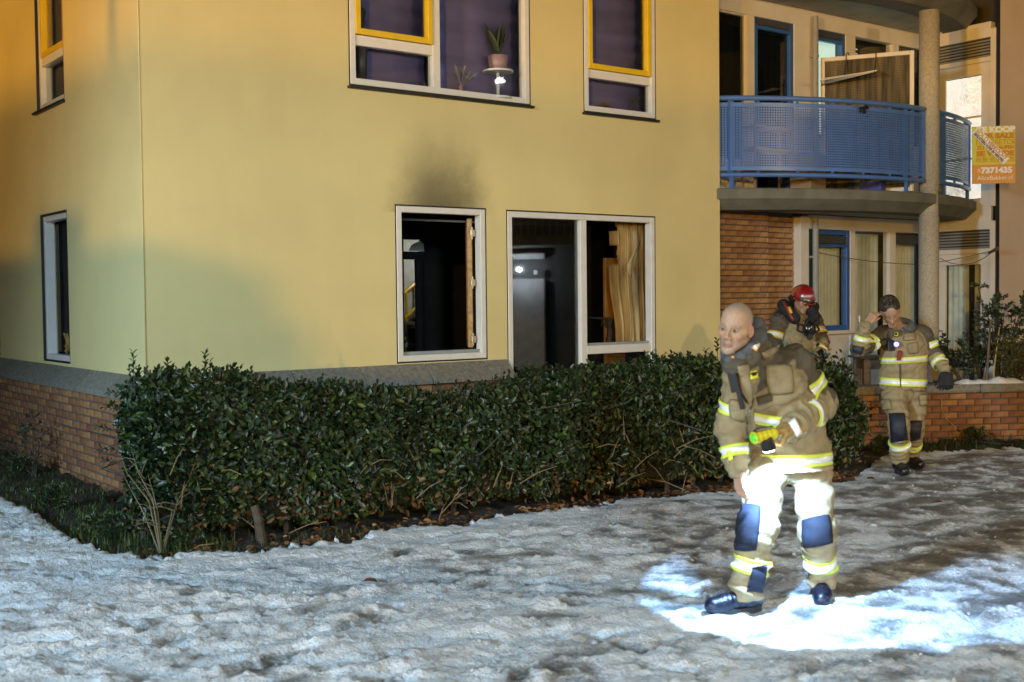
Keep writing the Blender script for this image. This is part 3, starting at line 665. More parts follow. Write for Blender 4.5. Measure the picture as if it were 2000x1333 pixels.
text_mesh('lettering', 'VERKOCHT', .078, mat('sign_red', (.62, .15, .02), .5), stk, Matrix.Translation((.025+SL*.35, -.002, -.062)) @ Matrix.Rotation(math.pi/2, 4, 'X'), .001, SL*.56, .002)
text_mesh('lettering', 'GEFELICITEERD KOPER EN VERKOPER', .05, nvy, stk, Matrix.Translation((.02, -.002, -.105)) @ Matrix.Rotation(math.pi/2, 4, 'X'), .001, SL*.92, .002)
# cable of a string light in front of the ground floor windows
def hang(a, b, sag, n=14): return [a+(b-a)*t - np.array([0, 0, sag*4*t*(1-t)]) for t in np.linspace(0, 1, n)]
kA = at(1561, 485, 16.3); kB = at(1800, 517, 16.0); kC = at(1836, 505, 16.2); kD = at(1944, 488, 16.55)
q = MB(); q.tube(hang(kA, kB, .05), .006, 5); q.tube(hang(kB, kD, .02), .005, 5); q.tube(hang(kC, kD, .14), .005, 5)
cb = q.build('string_cable', mat('brown_cable', (.10, .05, .025), .6)); tag(cb, 'thin brown cable sagging across the downstairs windows and door', 'cable')
q = MB(); q.tube([kD+np.array([-.10, 0, -.05]), kD+np.array([.04, 0, .02])], [.014, .03], 8); q.tube([kA+np.array([-.03, 0, .01]), kA+np.array([.1, 0, -.03])], .014, 6); q.build('plug', MATS['brown_cable'], cb)
# small wooden table by the windows
tY = 14.9; t0 = at(1675, 697, tY); tw = 1.0; tt = empty('side_table', (t0[0], t0[1], 0)); tag(tt, 'small weathered wooden table in front of the cream window apron', 'table')
tz = float(t0[2]); wd = mat('weathered_wood', (.15, .12, .10), .7, var=.3, scale=8, bump=.3, stretch=(1, 1, 6))
q = MB(); q.box((0, -.1, tz-.03), (tw, .45, tz)); q.build('table_top', mat('dark_slate', (.03, .035, .04), .4), tt, bevel=.004)
q = MB(); q.box((.07, -.06, tz-.16), (tw-.07, .40, tz-.032)); q.build('apron', wd, tt)
for a_ in (.06, tw-.15):
    for b_ in (-.065, .33): q = MB(); q.box((a_, b_, 0), (a_+.09, b_+.08, tz-.031)); q.build('leg', wd, tt, bevel=.004)
# ================================================================== ground
def spectral(shape, step, lo, hi, seed, beta=1.0, aniso=1.0, ang=0.):
    """smooth random field with wavelengths between lo and hi metres, unit deviation"""
    g = np.random.default_rng(seed); ny, nx = shape
    fy = np.fft.fftfreq(ny, step)[:, None]; fx = np.fft.rfftfreq(nx, step)[None]
    ca, sa = math.cos(ang), math.sin(ang); a = fx*ca+fy*sa; b = -fx*sa+fy*ca
    fr = np.hypot(a*aniso, b)
    amp = np.where((fr > 1/hi) & (fr < 1/lo), np.maximum(fr, 1e-6)**-beta, 0)
    F = amp*np.exp(2j*np.pi*g.random((ny, fx.shape[1])))
    r = np.fft.irfft2(F, s=shape); return r/r.std()
def np_mesh(name, v, f, m=None, smooth=True):
    v = np.asarray(v, np.float32); f = np.asarray(f, np.int32); me = bpy.data.meshes.new(name); k = f.shape[1]
    me.vertices.add(len(v)); me.vertices.foreach_set('co', v.ravel()); me.loops.add(f.size); me.loops.foreach_set('vertex_index', f.ravel())
    me.polygons.add(len(f)); me.polygons.foreach_set('loop_start', np.arange(0, f.size, k, dtype=np.int32)); me.polygons.foreach_set('loop_total', np.full(len(f), k, np.int32))
    if smooth: me.polygons.foreach_set('use_smooth', np.ones(len(f), bool))
    me.update(calc_edges=True)
    if m: me.materials.append(m)
    return me
def vcol(me, col, name='Col'):
    a = me.color_attributes.new(name, 'FLOAT_COLOR', 'POINT'); c = np.ones((len(me.vertices), 4), np.float32); c[:, :col.shape[1]] = col
    a.data.foreach_set('color', c.ravel())
EDGE = [(-700, 905), (-300, 925), (0, 985), (60, 1010), (110, 1040), (180, 1080), (230, 1092), (290, 1106), (360, 1098), (430, 1093), (520, 1082), (600, 1074), (700, 1062), (800, 1044), (900, 1030), (1000, 1012), (1100, 998), (1200, 985), (1300, 972), (1440, 963), (1560, 955), (1650, 946), (1700, 915), (1730, 895), (1800, 886), (1900, 880), (2000, 880), (2300, 872)]
_e = np.array([gnd(*p)[:2] for p in EDGE]); E_ANG = np.arctan2(_e[:, 0], _e[:, 1]); E_R = np.hypot(_e[:, 0], _e[:, 1])
def inside(X, Y):        # >0 on the trodden path, <0 in the beds, roughly in metres
    return np.interp(np.arctan2(X, Y), E_ANG, E_R) - np.hypot(X, Y)
ST = .023; gx = np.arange(-8.6, 10.0, ST); gy = np.arange(3.6, 15.2, ST); X, Y = np.meshgrid(gx, gy); sh = X.shape
big = spectral(sh, ST, .5, 2.5, 1); mid = spectral(sh, ST, .10, .45, 2, .8); fine = spectral(sh, ST, .05, .14, 3, .5)
streak = spectral(sh, ST, .12, .6, 4, .8, 5.0, math.radians(32)); cover = spectral(sh, ST, .25, 1.6, 5, 1.0, 2.0, math.radians(30))
patch = spectral(sh, ST, .18, .9, 6, .6); Hs = .0045*big + .0035*np.abs(mid) + .0048*np.abs(fine) + .0032*streak + .003*patch
crumb = np.maximum(fine+.5*mid+.4*patch-.7, 0); Hs += .007*np.minimum(crumb, 1.5)
frs = np.random.default_rng(21)
def stamp(x, y, a, L, W, dep, rim):
    i0, i1_ = int((y-.35-gy[0])/ST), int((y+.35-gy[0])/ST); j0, j1_ = int((x-.35-gx[0])/ST), int((x+.35-gx[0])/ST)
    if i0 < 0 or j0 < 0 or i1_ >= sh[0] or j1_ >= sh[1]: return
    dx = X[i0:i1_, j0:j1_]-x; dy = Y[i0:i1_, j0:j1_]-y; c, s = math.cos(a), math.sin(a)
    t = (dx*c+dy*s)/L; w = (-dx*s+dy*c)/(W*(1+.18*np.sin(t*4))); r = (np.abs(t)**2.6+np.abs(w)**2.6)**(1/2.6)
    Hs[i0:i1_, j0:j1_] += -dep/(1+np.exp((r-1)*14)) + rim*np.exp(-((r-1.22)/.17)**2)
for k in range(620):
    yy = 4.4+9*frs.random()**1.25; xx = frs.uniform(-.62, .62)*yy
    if inside(np.array(xx), np.array(yy)) < .25: continue
    stamp(xx, yy, frs.normal(.6, .7), frs.uniform(.12, .155), frs.uniform(.045, .06), frs.uniform(.006, .026), frs.uniform(.002, .010))
bare = np.clip((X*.55+Y*.35-3.3)*.45, -1.1, .62)           # trodden thinner towards the far right
thick = .030 - .010*bare + .006*cover
edge = inside(X, Y) + .05*mid + .03*fine + .06*big
lip = np.clip(edge/.16, 0, 1); lip = np.sqrt(lip*(2-lip))
soft = np.exp(-np.clip(edge, 0, 9)/.35)                     # untrodden rim along the beds
Hs = Hs*(1-.55*soft) + .020*soft
ripple = spectral(sh, ST, .16, .55, 9, .9, 1.8, math.radians(20)); Hs = Hs*(.70-.38*np.clip(bare, -1, 1)) + .0050*np.clip(-bare+.25, 0, 1)*ripple*(1-.6*soft)
Z = np.where(edge > 0, (thick+Hs)*lip - .03*(1-lip), -.05)
Z = np.maximum(Z, -.06)
wet = .35*cover - 26*(np.clip(Hs, -.010, .02)-.003) + .75*bare - .30*patch - .40*np.minimum(crumb, 1.2) - 1.5*soft
wet = 1/(1+np.exp(-(wet-.32)*2.4))
fine2 = np.clip(.5+.2*fine, 0, 1)
V_ = np.stack([X, Y, Z], -1).reshape(-1, 3); idx = np.arange(sh[0]*sh[1]).reshape(sh)
F_ = np.stack([idx[:-1, :-1], idx[:-1, 1:], idx[1:, 1:], idx[1:, :-1]], -1).reshape(-1, 4)
keep = (edge.reshape(-1)[F_] > -.10).any(1); F_ = F_[keep]
used_ = np.zeros(len(V_), bool); used_[F_.ravel()] = True; remap = np.cumsum(used_)-1
snow = bpy.data.materials.new('trodden_snow'); snow.use_nodes = True; n_ = snow.node_tree.nodes; l_ = snow.node_tree.links; b_ = n_['Principled BSDF']
a_ = n_.new('ShaderNodeAttribute'); a_.attribute_name = 'Col'; sp_ = n_.new('ShaderNodeSeparateColor'); l_.new(a_.outputs['Color'], sp_.inputs[0])
tc_ = n_.new('ShaderNodeTexCoord'); nz1 = n_.new('ShaderNodeTexNoise'); nz1.inputs['Scale'].default_value = 17; nz1.inputs['Detail'].default_value = 8; nz1.inputs['Roughness'].default_value = .7; l_.new(tc_.outputs['Object'], nz1.inputs[0])
ad = n_.new('ShaderNodeMath'); ad.operation = 'MULTIPLY_ADD'; l_.new(nz1.outputs[0], ad.inputs[0]); ad.inputs[1].default_value = 1.15; ad.inputs[2].default_value = -.57
nz3 = n_.new('ShaderNodeTexNoise'); nz3.inputs['Scale'].default_value = 55; nz3.inputs['Detail'].default_value = 5; nz3.inputs['Roughness'].default_value = .75; l_.new(tc_.outputs['Object'], nz3.inputs[0])
ad3 = n_.new('ShaderNodeMath'); ad3.operation = 'MULTIPLY_ADD'; l_.new(nz3.outputs[0], ad3.inputs[0]); ad3.inputs[1].default_value = 1.3; l_.new(ad.outputs[0], ad3.inputs[2]); ad.inputs[2].default_value = -1.22
ad2 = n_.new('ShaderNodeMath'); ad2.operation = 'ADD'; l_.new(ad3.outputs[0], ad2.inputs[0]); l_.new(sp_.outputs[0], ad2.inputs[1]); ad2.use_clamp = True
rp = n_.new('ShaderNodeValToRGB'); el = rp.color_ramp.elements; el[0].position = .12; el[0].color = (.78, .80, .82, 1); el[1].position = 1.0; el[1].color = (.12, .115, .108, 1)
e2 = el.new(.42); e2.color = (.45, .455, .46, 1); e3 = el.new(.70); e3.color = (.235, .23, .22, 1); l_.new(ad2.outputs[0], rp.inputs[0]); l_.new(rp.outputs[0], b_.inputs['Base Color'])
mr_ = n_.new('ShaderNodeMapRange'); l_.new(ad2.outputs[0], mr_.inputs[0]); mr_.inputs[3].default_value = .7; mr_.inputs[4].default_value = .28; l_.new(mr_.outputs[0], b_.inputs['Roughness'])
nz2 = n_.new('ShaderNodeTexNoise'); nz2.inputs['Scale'].default_value = 42; nz2.inputs['Detail'].default_value = 6; nz2.inputs['Roughness'].default_value = .65; l_.new(tc_.outputs['Object'], nz2.inputs[0])
bp_ = n_.new('ShaderNodeBump'); bp_.inputs['Strength'].default_value = .85; bp_.inputs['Distance'].default_value = .028; l_.new(nz2.outputs[0], bp_.inputs['Height']); l_.new(bp_.outputs[0], b_.inputs['Normal'])
me = np_mesh('snow', V_[used_], remap[F_], snow); vcol(me, np.stack([wet.reshape(-1)[used_], fine2.reshape(-1)[used_], 0*wet.reshape(-1)[used_]], -1))
tag(link('snow_ground', me), 'trodden slushy snow covering the path', kind='structure')
# loose snow clods kicked up over the path
cg_ = np.random.default_rng(77); NC = 3200; cy_ = 4.3+9.2*cg_.random(NC)**1.2; cx_ = cg_.uniform(-.60, .60, NC)*cy_
ii = np.clip(((cy_-gy[0])/ST).astype(int), 0, sh[0]-1); jj = np.clip(((cx_-gx[0])/ST).astype(int), 0, sh[1]-1)
kp = (edge[ii, jj] > .05) & (cg_.random(NC) < np.clip(.25+.35*patch[ii, jj]+.3*mid[ii, jj], .04, 1)); cx_, cy_, ii, jj = cx_[kp], cy_[kp], ii[kp], jj[kp]; NC = len(cx_)
_ib = bmesh.new(); bmesh.ops.create_icosphere(_ib, subdivisions=1, radius=1); IV = np.array([v.co[:] for v in _ib.verts]); IF = np.array([[v.index for v in f.verts] for f in _ib.faces]); _ib.free()
cs_ = cg_.lognormal(-5.05, .45, NC); cv = IV[None]*(1+cg_.normal(0, .34, (NC, len(IV), 1)))*cs_[:, None, None]*cg_.uniform(.6, 1.25, (NC, 1, 3)); cv[..., 2] *= .7; cv += np.stack([cx_, cy_, Z[ii, jj]+cs_*.25], -1)[:, None]
me = np_mesh('snow_clods', cv.reshape(-1, 3), (IF[None]+np.arange(NC)[:, None, None]*len(IV)).reshape(-1, 3), mat('snow_clod', (.46, .47, .48), .75, var=.25, scale=30, bump=.4, bscale=150))
tag(link('snow_clods', me), 'loose clods of snow scattered over the trodden path', 'snow', kind='stuff')
# far ground sheet and the soil of the beds
soil = mat('dark_soil', (.035, .028, .02), .9, var=.45, scale=14, bump=.8, bscale=35)
far = mat('far_snow', (.42, .43, .45), .8, var=.3, scale=1.2, bump=.3)
q = MB(); q.add([(-200, -200, -.09), (200, -200, -.09), (200, 200, -.09), (-200, 200, -.09)], [(0, 1, 2, 3)]); tag(q.build('ground', far, recalc=False), kind='structure')
s2 = .06; bxs = np.arange(-12, 12.5, s2); bys = np.arange(6.5, 20, s2); BX, BY = np.meshgrid(bxs, bys)
bz = .012*spectral(BX.shape, s2, .2, .9, 31) + .01*spectral(BX.shape, s2, .12, .3, 32)
ins = inside(BX, BY); bz = np.where(ins > .30, -.075, bz)
ix = np.arange(BX.size).reshape(BX.shape); Fb = np.stack([ix[:-1, :-1], ix[:-1, 1:], ix[1:, 1:], ix[1:, :-1]], -1).reshape(-1, 4)
tag(link('garden_soil', np_mesh('garden_soil', np.stack([BX, BY, bz], -1).reshape(-1, 3), Fb, soil)), kind='structure')

# ================================================================== leaves, hedge, shrubs
LEAF_V = np.array([(0, 0, 0), (-.40, .34, .07), (.40, .34, .07), (-.36, .70, .05), (.36, .70, .05), (0, 1.0, -.10), (0, .5, -.03)], np.float32)
LEAF_F = np.array([(0, 2, 6), (2, 4, 6), (4, 5, 6), (5, 3, 6), (3, 1, 6), (1, 0, 6)], np.int32)
def unit(a): return a/(np.linalg.norm(a, axis=-1, keepdims=True)+1e-9)
def leaf_frames(dirs, nrm):
    y = unit(dirs); x = unit(np.cross(y, nrm)); z = np.cross(x, y); return x, y, z
def leaves(name, pos, dirs, nrm, size, col, m, parent, wr=.55):
    x, y, z = leaf_frames(dirs, nrm); s = size[:, None, None]
    v = pos[:, None] + s*(LEAF_V[None, :, 0:1]*wr*x[:, None] + LEAF_V[None, :, 1:2]*y[:, None] + LEAF_V[None, :, 2:3]*z[:, None])
    n = len(pos); f = (LEAF_F[None]+np.arange(n)[:, None, None]*7).reshape(-1, 3)
    me = np_mesh(name, v.reshape(-1, 3), f, m, smooth=False); vcol(me, np.repeat(col, 7, 0))
    o = link(name, me, None, parent); return tag(o, kind='stuff')
def leaf_mat(name, rough=.40, spec=.42):
    m = mat(name, (0, 0, 0), rough, var=.25, scale=30, spec=spec, attr='Col')
    b = m.node_tree.nodes['Principled BSDF']; return m
hedge_leaf = leaf_mat('hedge_leaf')
hg = np.random.default_rng(5)
HA = np.array([-2.52, 7.84]); HD = np.array([.873, .488]); HN = np.array([-.488, .873]); HLEN = 6.75; HTH = 1.02
hedge = empty('hedge', (float(HA[0]), float(HA[1]), 0)); tag(hedge, 'long clipped evergreen hedge with glossy dark leaves in front of the yellow building', 'hedge')
def hedge_xyz(t, w, z): return np.stack([HA[0]+HD[0]*t+HN[0]*w, HA[1]+HD[1]*t+HN[1]*w, z], -1)
def hedge_top(t): return np.interp(t, [0, .5, 1.5, 2.3, 3.1, 4.0, 4.8, 6.7], [1.15, 1.17, 1.06, .98, 1.01, 1.07, 1.11, 1.10]) + .0*t + .035*np.sin(t*1.7+.5) + .03*np.sin(t*4.1) + .02*np.sin(t*9.3) - .45*np.clip((t-6.15)/.6, 0, 1)**2
def hedge_pts(N):
    # shell sampled on front, top, left and right ends; depth inwards falls off
    kind_ = hg.choice(4, N, p=[.60, .24, .10, .06]); t = hg.uniform(0, HLEN, N); w = hg.uniform(0, HTH, N); zf = hg.uniform(.0, 1, N)**.85
    dep = np.abs(hg.normal(0, .07, N))+hg.exponential(.03, N); H = hedge_top(t); z = .10+zf*(H-.10); nr = np.zeros((N, 3))
    lump = .06*np.sin(t*3.1+z*2)+.05*np.sin(t*7.3+1.3-z*4)+.035*np.sin(t*13+z*9)
    belly = .10*(1-np.clip((z-.15)/.5, 0, 1))**2      # undercut near the soil
    f = kind_ == 0; w = np.where(f, dep+lump+belly+.34*np.clip(1-t/.55, 0, 1)**2+.04*np.clip((z-H+.18)/.18, 0, 1)**2*2, w); nr[f] = (-HN[0], -HN[1], .25)
    tp = kind_ == 1; z = np.where(tp, H-dep*.9-.22*np.clip(1-t/.4, 0, 1)**2-.10*np.clip(1-w/.3, 0, 1)**2+.05*np.sin(t*11+w*7)*.6, z); nr[tp] = (-HN[0]*.4, -HN[1]*.4, 1)
    le = kind_ == 2; t = np.where(le, dep+.30*np.clip(np.abs(w-.5*HTH)/(.5*HTH), 0, 1)**2.5+.16*np.clip((z-.75)/.4, 0, 1)**2+.05*np.sin(w*9+z*5)+belly, t); nr[le] = (-HD[0], -HD[1], .2)
    re = kind_ == 3; t = np.where(re, HLEN-dep-.25*(z/1.2)**3, t); nr[re] = (HD[0], HD[1], .2)
    return t, w, z, nr
N = 40000; t, w, z, nr = hedge_pts(N)
pos = hedge_xyz(t, w, z); nr = unit(nr+hg.normal(0, .55, (N, 3))); dr = unit(hg.normal(0, 1, (N, 3))+np.array([0, 0, .55])+nr*.35); dr = unit(dr-nr*(dr*nr).sum(-1, keepdims=True)*.6)
size = hg.uniform(.040, .076, N)
base_c = np.array([.0145, .027, .0085]); jit = hg.lognormal(0, .38, (N, 1))
yel = (hg.random((N, 1)) < .22); colr = base_c*jit*np.where(yel, np.array([2.3, 1.9, .8]), 1.0)
low = (z < .42) & (hg.random(N) < .35*(1-z/.42)); colr[low] = np.array([.11, .055, .02])*hg.lognormal(0, .3, (low.sum(), 1))
sel = np.argsort(-(size*(nr[:, 1] < -.2)*(w < .25)*(t < 3.5)*(z > .4)*(z < 1.15)*(~low)))[:290]
mask = np.ones(N, bool); mask[sel] = False
leaves('foliage', (pos-np.array([HA[0], HA[1], 0]))[mask], dr[mask], nr[mask], size[mask], colr[mask], hedge_leaf, hedge)
lm = [np_mesh('leaf', LEAF_V*np.array([.55, 1, 1]), LEAF_F, hedge_leaf, False) for _ in range(4)]
for k, mm_ in enumerate(lm): vcol(mm_, np.tile(base_c*(1.0, 1.5, .7, 1.2)[k]*np.array([(1, 1, 1), (1.5, 1.2, .7), (1, 1, 1), (.9, 1.1, 1)][k]), (7, 1)))
lx, ly, lz = leaf_frames(dr[sel], nr[sel])
for k, i in enumerate(sel):
    o = link('leaf', lm[k % 4], None, hedge); s = float(size[i]*1.12); mt = Matrix.Identity(4)
    for r in range(3): mt[r][0] = lx[k][r]*s; mt[r][1] = ly[k][r]*s; mt[r][2] = lz[k][r]*s; mt[r][3] = pos[i][r]-(HA[0], HA[1], 0)[r]-nr[i][r]*-.012
    o.matrix_local = mt
# sprigs breaking the clipped outline
sp_pos, sp_dir, sp_n, sp_s, sp_c = [], [], [], [], []; tw = MB()
def sprig(p, d, L, n, s=.05):
    p = np.array(p); d = unit(np.array(d, float)); tw.tube([p-d*.1, p+d*L*.5, p+d*L], [.004, .003, .0015], 4)
    for i in range(n):
        a = i*2.4+hg.uniform(0, .6); h = L*(.25+.75*i/max(n-1, 1)); o1 = unit(np.cross(d, [math.cos(a), math.sin(a), .3])); sp_pos.append(p+d*h); sp_dir.append(unit(o1+d*1.1)); sp_n.append(unit(d*.8-o1*.5+hg.normal(0, .3, 3))); sp_s.append(s*hg.uniform(.75, 1.1)); sp_c.append(base_c*hg.lognormal(0, .3))
for (px_, py_, L, n) in ((262, 745, .20, 12), (322, 750, .16, 10), (400, 745, .20, 14), (415, 748, .14, 8), (470, 765, .10, 7), (510, 765, .08, 7), (548, 772, .07, 6), (1322, 720, .10, 8), (1350, 715, .10, 8), (1402, 700, .16, 9), (1378, 715, .14, 9), (610, 778, .06, 5), (700, 780, .06, 5), (860, 775, .09, 6), (980, 762, .10, 7), (1050, 745, .08, 6), (1180, 738, .10, 7), (1250, 730, .08, 6)):
    tt_ = (px_-1000)/FPX; tl = (tt_*HA[1]-HA[0])/(HD[0]-tt_*HD[1]); c_ = hedge_xyz(np.array(tl), np.array(.18), np.array(0.)); p_ = at(px_, py_, float(c_[1])); sprig(p_, (hg.uniform(-.3, .2), 0, 1), L, n)
for (px_, py_) in ((235, 880), (240, 905), (228, 840), (240, 800), (250, 770), (1690, 870), (1700, 835), (1680, 800)):
    Yq = 8.35 if px_ < 900 else 11.3; p_ = at(px_, py_, Yq); sprig(p_, ((-1 if px_ < 900 else 1), -.2, .15), .13, 9)
for k in range(230):
    tq = hg.uniform(.1, HLEN-.2); p_ = hedge_xyz(np.array(tq), np.array(hg.uniform(.05, .9)), hedge_top(np.array(tq))-.05); sprig(p_, (hg.normal(0, .35), hg.normal(0, .35), 1), hg.uniform(.05, .12), 6, .046)
sp_pos = np.array(sp_pos)-np.array([HA[0], HA[1], 0]); leaves('sprig_leaves', sp_pos, np.array(sp_dir), np.array(sp_n), np.array(sp_s), np.array(sp_c), hedge_leaf, hedge)
for i, q_ in enumerate(tw.v): tw.v[i] = (q_[0]-HA[0], q_[1]-HA[1], q_[2])
bark = mat('hedge_bark', (.055, .042, .028), .85, var=.35, scale=20, bump=.6)
tag(tw.build('twigs', bark, hedge), kind='stuff')
# stems and inner dark twig mass
for k in range(22):
    tq = .15+k*.3+hg.uniform(-.08, .08); b0 = hedge_xyz(np.array(tq), np.array(hg.uniform(.2, .8)), np.array(-.02))-np.array([HA[0], HA[1], 0]); q = MB()
    pts = [b0, b0+[hg.normal(0, .04), hg.normal(0, .04), .3], b0+[hg.normal(0, .10), hg.normal(0, .1), .7], b0+[hg.normal(0, .16), hg.normal(0, .12), 1.05]]
    q.tube(pts, [.024, .02, .012, .005], 6)
    for r in range(6):
        s0_ = pts[1]*(1-r/6)+pts[2]*(r/6); q.tube([s0_, s0_+[hg.normal(0, .2), hg.normal(0, .22), .12], s0_+[hg.normal(0, .35), hg.normal(0, .35), .30]], [.009, .006, .003], 4)
    q.build('stem', bark, hedge)
stump = at(505, 1015, 8.3)-np.array([HA[0], HA[1], 0]); q = MB(); q.tube([stump+[.02, .02, -.2], stump+[0, 0, .0], stump+[-.03, 0, .10]], [.04, .035, .03], 10); q.build('stem', bark, hedge)
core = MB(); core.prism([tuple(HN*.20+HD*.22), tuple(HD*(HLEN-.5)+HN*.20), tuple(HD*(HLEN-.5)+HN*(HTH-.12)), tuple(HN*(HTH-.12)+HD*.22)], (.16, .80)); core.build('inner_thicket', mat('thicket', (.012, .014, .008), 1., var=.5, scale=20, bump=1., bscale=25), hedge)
# straggly stems in the lower hedge
q = MB()
for k in range(90):
    tq = hg.uniform(.2, HLEN-.2); p_ = hedge_xyz(np.array(tq), np.array(hg.uniform(-.02, .12)), np.array(hg.uniform(.0, .55)))-np.array([HA[0], HA[1], 0]); d_ = np.array([hg.normal(0, .14), hg.normal(0, .08), hg.uniform(.02, .2)]); q.tube([p_, p_+d_*.5+[0, 0, .02], p_+d_], [.004, .0035, .002], 4)
tag(q.build('dead_twigs', mat('dead_twig', (.20, .14, .07), .8), hedge), kind='stuff')
# fallen leaves along the hedge foot, scattered over the bed
M_ = 2600; tq = hg.uniform(-.2, HLEN+.1, M_); wq = hg.normal(-.10, .16, M_); dens = hg.random(M_) < np.where(tq > 3.0, 1., .35); tq, wq = tq[dens], wq[dens]; pq = hedge_xyz(tq, wq, np.abs(hg.normal(.012, .012, len(tq)))+.012)
ok_ = inside(pq[:, 0], pq[:, 1]) < .02; pq = pq[ok_]; n = len(pq)
lt = leaves('leaf_litter', pq, unit(np.stack([hg.normal(0, 1, n), hg.normal(0, 1, n), hg.normal(0, .25, n)], -1)), unit(hg.normal(0, .45, (n, 3))+[0, 0, 1]), hg.uniform(.03, .075, n), np.array([.16, .075, .028])*hg.lognormal(0, .45, (n, 1)), leaf_mat('dry_leaf', .6, .3), None, .7)
tag(lt, 'brown fallen leaves lying along the foot of the hedge', 'leaves')
# grass and weeds at the left foot of the hedge and along the planter wall
gr = np.random.default_rng(8); gv, gf, gc = [], [], []
def grass(n, xa, xb, ya, yb, hmin, hmax):
    for _ in range(n):
        p = gnd(gr.uniform(xa, xb), gr.uniform(ya, yb)); ed = inside(np.array(p[0]), np.array(p[1]))
        if ed > .02: continue
        h = gr.uniform(hmin, hmax); a = gr.uniform(0, 6.28); l = gr.uniform(.2, .9)*h; w_ = gr.uniform(.0025, .005); dx, dy = math.cos(a), math.sin(a); b = len(gv)
        gv.extend([(p[0]-dy*w_, p[1]+dx*w_, 0), (p[0]+dy*w_, p[1]-dx*w_, 0), (p[0]+dx*l*.35-dy*w_*.8, p[1]+dy*l*.35+dx*w_*.8, h*.65), (p[0]+dx*l*.35+dy*w_*.8, p[1]+dy*l*.35-dx*w_*.8, h*.65), (p[0]+dx*l, p[1]+dy*l, h*gr.uniform(.7, 1.05))])
        gf.extend([(b, b+1, b+3), (b, b+3, b+2), (b+2, b+3, b+4)]); c = np.array([.034, .050, .014])*gr.lognormal(0, .45)*(np.array([2.2, 1.5, 1.0]) if gr.random() < .2 else 1); gc.extend([c]*5)
grass(1500, 150, 460, 1000, 1100, .03, .12); grass(2600, 0, 330, 930, 1075, .02, .075); grass(1000, -40, 120, 880, 1000, .02, .08); grass(900, 1700, 2020, 858, 884, .03, .12); grass(300, 440, 900, 1030, 1085, .03, .10)
me = np_mesh('grass', gv, gf, leaf_mat('grass_blade', .5, .3), False); vcol(me, np.array(gc)); tag(link('grass', me), 'short green grass and weeds along the beds', 'grass', kind='stuff')
def shrub(name, base, h, spread, nst, label, leaf, lcol, dens, wr=.5, lean=(0, 0), seed=1, m=None, bare=.25, thick=.008, catg='shrub', up=.3, branch=5):
    g = np.random.default_rng(seed); base = np.array(base, float); root = empty(name, tuple(base)); tag(root, label, catg); st = MB(); P, D, Nn, S, Cc = [], [], [], [], []
    for k in range(nst):
        a = g.uniform(0, 6.28); r = spread*g.uniform(.3, 1); tip = np.array([math.cos(a)*r+lean[0], math.sin(a)*r*.7+lean[1], h*g.uniform(.65, 1)]); midp = tip*.5+np.array([g.normal(0, .04), g.normal(0, .04), .03]); st.tube([(0, 0, -.03), midp*.5, midp, tip*.8+midp*.2*.0+g.normal(0, .01, 3)*1.0, tip], [thick, thick*.85, thick*.65, thick*.4, thick*.2], 5)
        for j in range(branch):
            f = g.uniform(bare, 1); s0_ = midp*2*f if f < .5 else midp+(tip-midp)*(f-.5)*2; d = unit(np.array([g.normal(0, 1), g.normal(0, 1), g.uniform(-.1, 1)])); L = g.uniform(.25, .6)*spread*1.1*(1.15-f*.6); e_ = s0_+d*L; st.tube([s0_, s0_+d*L*.5+[0, 0, .015], e_], [thick*.4, thick*.3, thick*.12], 4)
            for i in range(dens):
                q_ = g.uniform(.15, 1); P.append(s0_+d*L*q_+[0, 0, .015*(1-abs(2*q_-1))]); D.append(unit(d*.6+g.normal(0, .7, 3)+[0, 0, up])); Nn.append(unit(g.normal(0, .6, 3)+[0, -.4, .7])); S.append(leaf*g.uniform(.6, 1.15)); Cc.append(np.array(lcol)*g.lognormal(0, .35))
    st.build('stem', m or bark, root)
    if P: leaves('foliage', np.array(P), np.array(D), np.array(Nn), np.array(S), np.array(Cc), leaf_mat('shrub_leaf', .4, .4), root, wr)
    return root
b0 = gnd(100, 925); shrub('wall_shrub', (b0[0]-.1, b0[1]-.15, 0), .62, .38, 5, 'thin straggly shrub with few leaves against the brick plinth', .05, (.035, .045, .02), 7, .45, (-.16, 0), 3, bare=.45)
b0 = gnd(316, 1086); bs_ = shrub('bare_shrub', (b0[0], b0[1], 0), .78, .42, 6, 'leafless twiggy shrub standing in front of the hedge', .04, (.1, .1, .05), 0, seed=12, m=mat('pale_twig', (.19, .14, .075), .8), thick=.007, branch=6)

for i, (x_, y_, h_, sp_r, lb) in enumerate(((205, 1055, .17, .17, 'low green weed clump left of the leafless shrub at the hedge corner'), (365, 1072, .15, .15, 'low weed clump right of the leafless shrub at the foot of the hedge'), (95, 1000, .20, .20, 'ragged weed clump on the grass below the thin wall shrub'), (40, 930, .22, .24, 'dark weed clump against the plinth at the left edge'), (1905, 866, .14, .16, 'low weeds at the foot of the brick planter near the hose'), (1730, 885, .16, .16, 'ragged weeds between the hedge end and the planter'))):
    p_ = gnd(x_, y_); w_ = shrub('weed_clump', (p_[0], p_[1], 0), h_, sp_r, 16, lb, .045, (.040, .058, .018), 9, .4, (0, 0), 40+i, thick=.003, branch=5, catg='weed', up=.5, bare=.05); w_['group'] = 'weeds in the beds'
